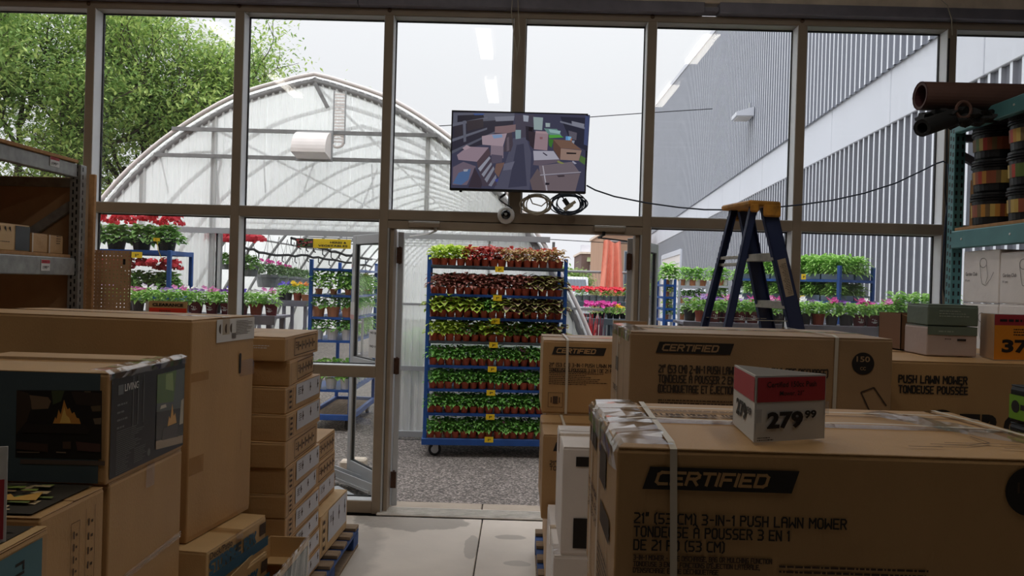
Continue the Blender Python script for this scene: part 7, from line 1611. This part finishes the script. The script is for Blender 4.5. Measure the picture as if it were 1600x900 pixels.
# white van and white car
def vehicle(name, label, cat, x, y, L, Wd, H, rz=0, van=False):
    o = thing(name, label, cat, (x, y, ZG), rz); hw, hl = Wd/2, L/2; pr = ([(-hl, .35), (-hl, H*.62), (-hl*.88, H*.66), (-hl*.72, H*.97), (-hl*.5, H), (hl*.95, H), (hl, H*.9), (hl, .35)] if van else [(-hl, .35), (-hl, H*.55), (-hl*.5, H*.62), (-hl*.25, H*.97), (0, H), (hl*.75, H), (hl*.98, H*.62), (hl, .35)])
    vs = []; n = len(pr)
    for s, k in ((-1, 1), (1, 1)):
        for (yy, z) in pr: vs.append((s*hw*(1 if z < H*.65 else .86), yy, z))
    mb = MB().add(vs, [tuple(range(n))[::-1], tuple(range(n, 2*n))]+[(i, (i+1) % n, n+(i+1) % n, n+i) for i in range(n)]); mb.build('body', mat('white_car_paint', (226, 228, 232), .3) if 'white_car_paint' not in bpy.data.materials else bpy.data.materials['white_car_paint'], o)
    dk = bpy.data.materials['dark_pane']
    a_, b_ = (pr[2], pr[3]); dy, dz = b_[0]-a_[0], b_[1]-a_[1]; nl = math.hypot(dy, dz); ny_, nz_ = -dz/nl*.015, dy/nl*.015
    MB().add([(-hw*.82, a_[0]+dy*.1+ny_, a_[1]+dz*.1+nz_), (hw*.82, a_[0]+dy*.1+ny_, a_[1]+dz*.1+nz_), (hw*.76, a_[0]+dy*.9+ny_, a_[1]+dz*.9+nz_), (-hw*.76, a_[0]+dy*.9+ny_, a_[1]+dz*.9+nz_)], [(0, 1, 2, 3)]).build('windscreen', dk, o)
    for s in (-1, 1): MB().add([(s*(hw*.93), -hl*.3, H*.66), (s*hw*.93, hl*.7, H*.66), (s*(hw*.875), hl*.66, H*.92), (s*(hw*.875), -hl*.15, H*.92)], [(0, 1, 2, 3)]).build('side_window', dk, o)
    for s in (-1, 1):
        for yy in (-hl*.62, hl*.62): MB().lathe([(0, -.1), (.2, -.1), (.32, -.09), (.34, 0), (.32, .09), (.2, .1), (0, .1)], 20, M=Matrix.Translation((s*(hw-.08), yy, .34)) @ Matrix.Rotation(PI/2, 4, 'Y')).build('wheel', M_rubber, o)
    MB().bbox(-hw*.95, hw*.95, -hl-.04, -hl+.02, .35, .55, .02).build('bumper', M_black, o)
    for s in (-1, 1): MB().bbox(s*hw*.75-.15, s*hw*.75+.15, -hl-.02, -hl+.02, .65, .85, .02).build('lamp', M_bright, o)
    return o
bldg  # far shapes stand beyond the fence
q = at(893, 450, 33); vehicle('van', 'white van parked far beyond the fence', 'van', q.x-.1, q.y+2.6, 5.2, 2.0, at(905, 432, 33).z-ZG, 0, True)
vehicle('car', 'white car parked in the passage by the metal wall', 'car', 4.35, 8.6+2.4, 4.6, 1.8, 1.72)
q = at(1152, 450, 15)
tree('small round tree far beyond the fence', (at(880, 450, 38).x, 38-5.57, ZG), 3.3, 2, 5, [M_l2, M_l1], 5000, leafs=.3)
# overhead wires
o = MB().tube([(-8, 26, 6.1), (6, 27, 7.0), (14, 28, 8.6)], .012, 4).build('overhead_wire', M_rubber); 
a, b = at(700, 196, 24), at(1010, 176.5, 25); o.data = None or o.data
bpy.data.objects.remove(o); o = MB().tube([a+(a-b)*.6, a, a.lerp(b, .5)-Vector((0, 0, .03)), b, b+(b-a)*.35], .014, 5).build('overhead_wire', M_rubber); tag(o, 'thin overhead wire crossing the sky behind the television', 'wire')
a, b = at(860, 374, 40), at(980, 381, 41); o = MB().tube([a+(a-b)*1.2, a, b, b+(b-a)*.3], .02, 5).build('overhead_wire', M_rubber); tag(o, 'faint low overhead wire seen through the doorway', 'wire')
# planks leaning outside against the lower side window
o = thing('scrap_channel', 'grey metal channels lying outside behind the lower side window', 'metal channel', (0, 0, 0)); mb = MB()
a, b = atz(520, 742, .05), atz(584, 768, .05); mb.bar(a, b, .10, .02); mb.bar(a+Vector((0, -.05, .03)), b+Vector((0, -.05, .03)), .01, .08); mb.bar(a+Vector((0, .05, .03)), b+Vector((0, .05, .03)), .01, .08); mb.build('channel', M_alu, o)
a, b = atz(520, 762, .03), atz(556, 782, .03); MB().bar(a, b, .09, .02).build('channel', M_alu, o)
q = atz(556, 735, .0); o = thing('stone_block', 'two grey stone blocks on the asphalt outside the side window', 'stone', (q.x, q.y+.12, ZG)); 
for dx, s in ((0, 1), (-.11, .8)): MB().bbox(-.07*s+dx, .07*s+dx, -.06, .06, 0, .10*s, .015).build('block', M_conc, o)
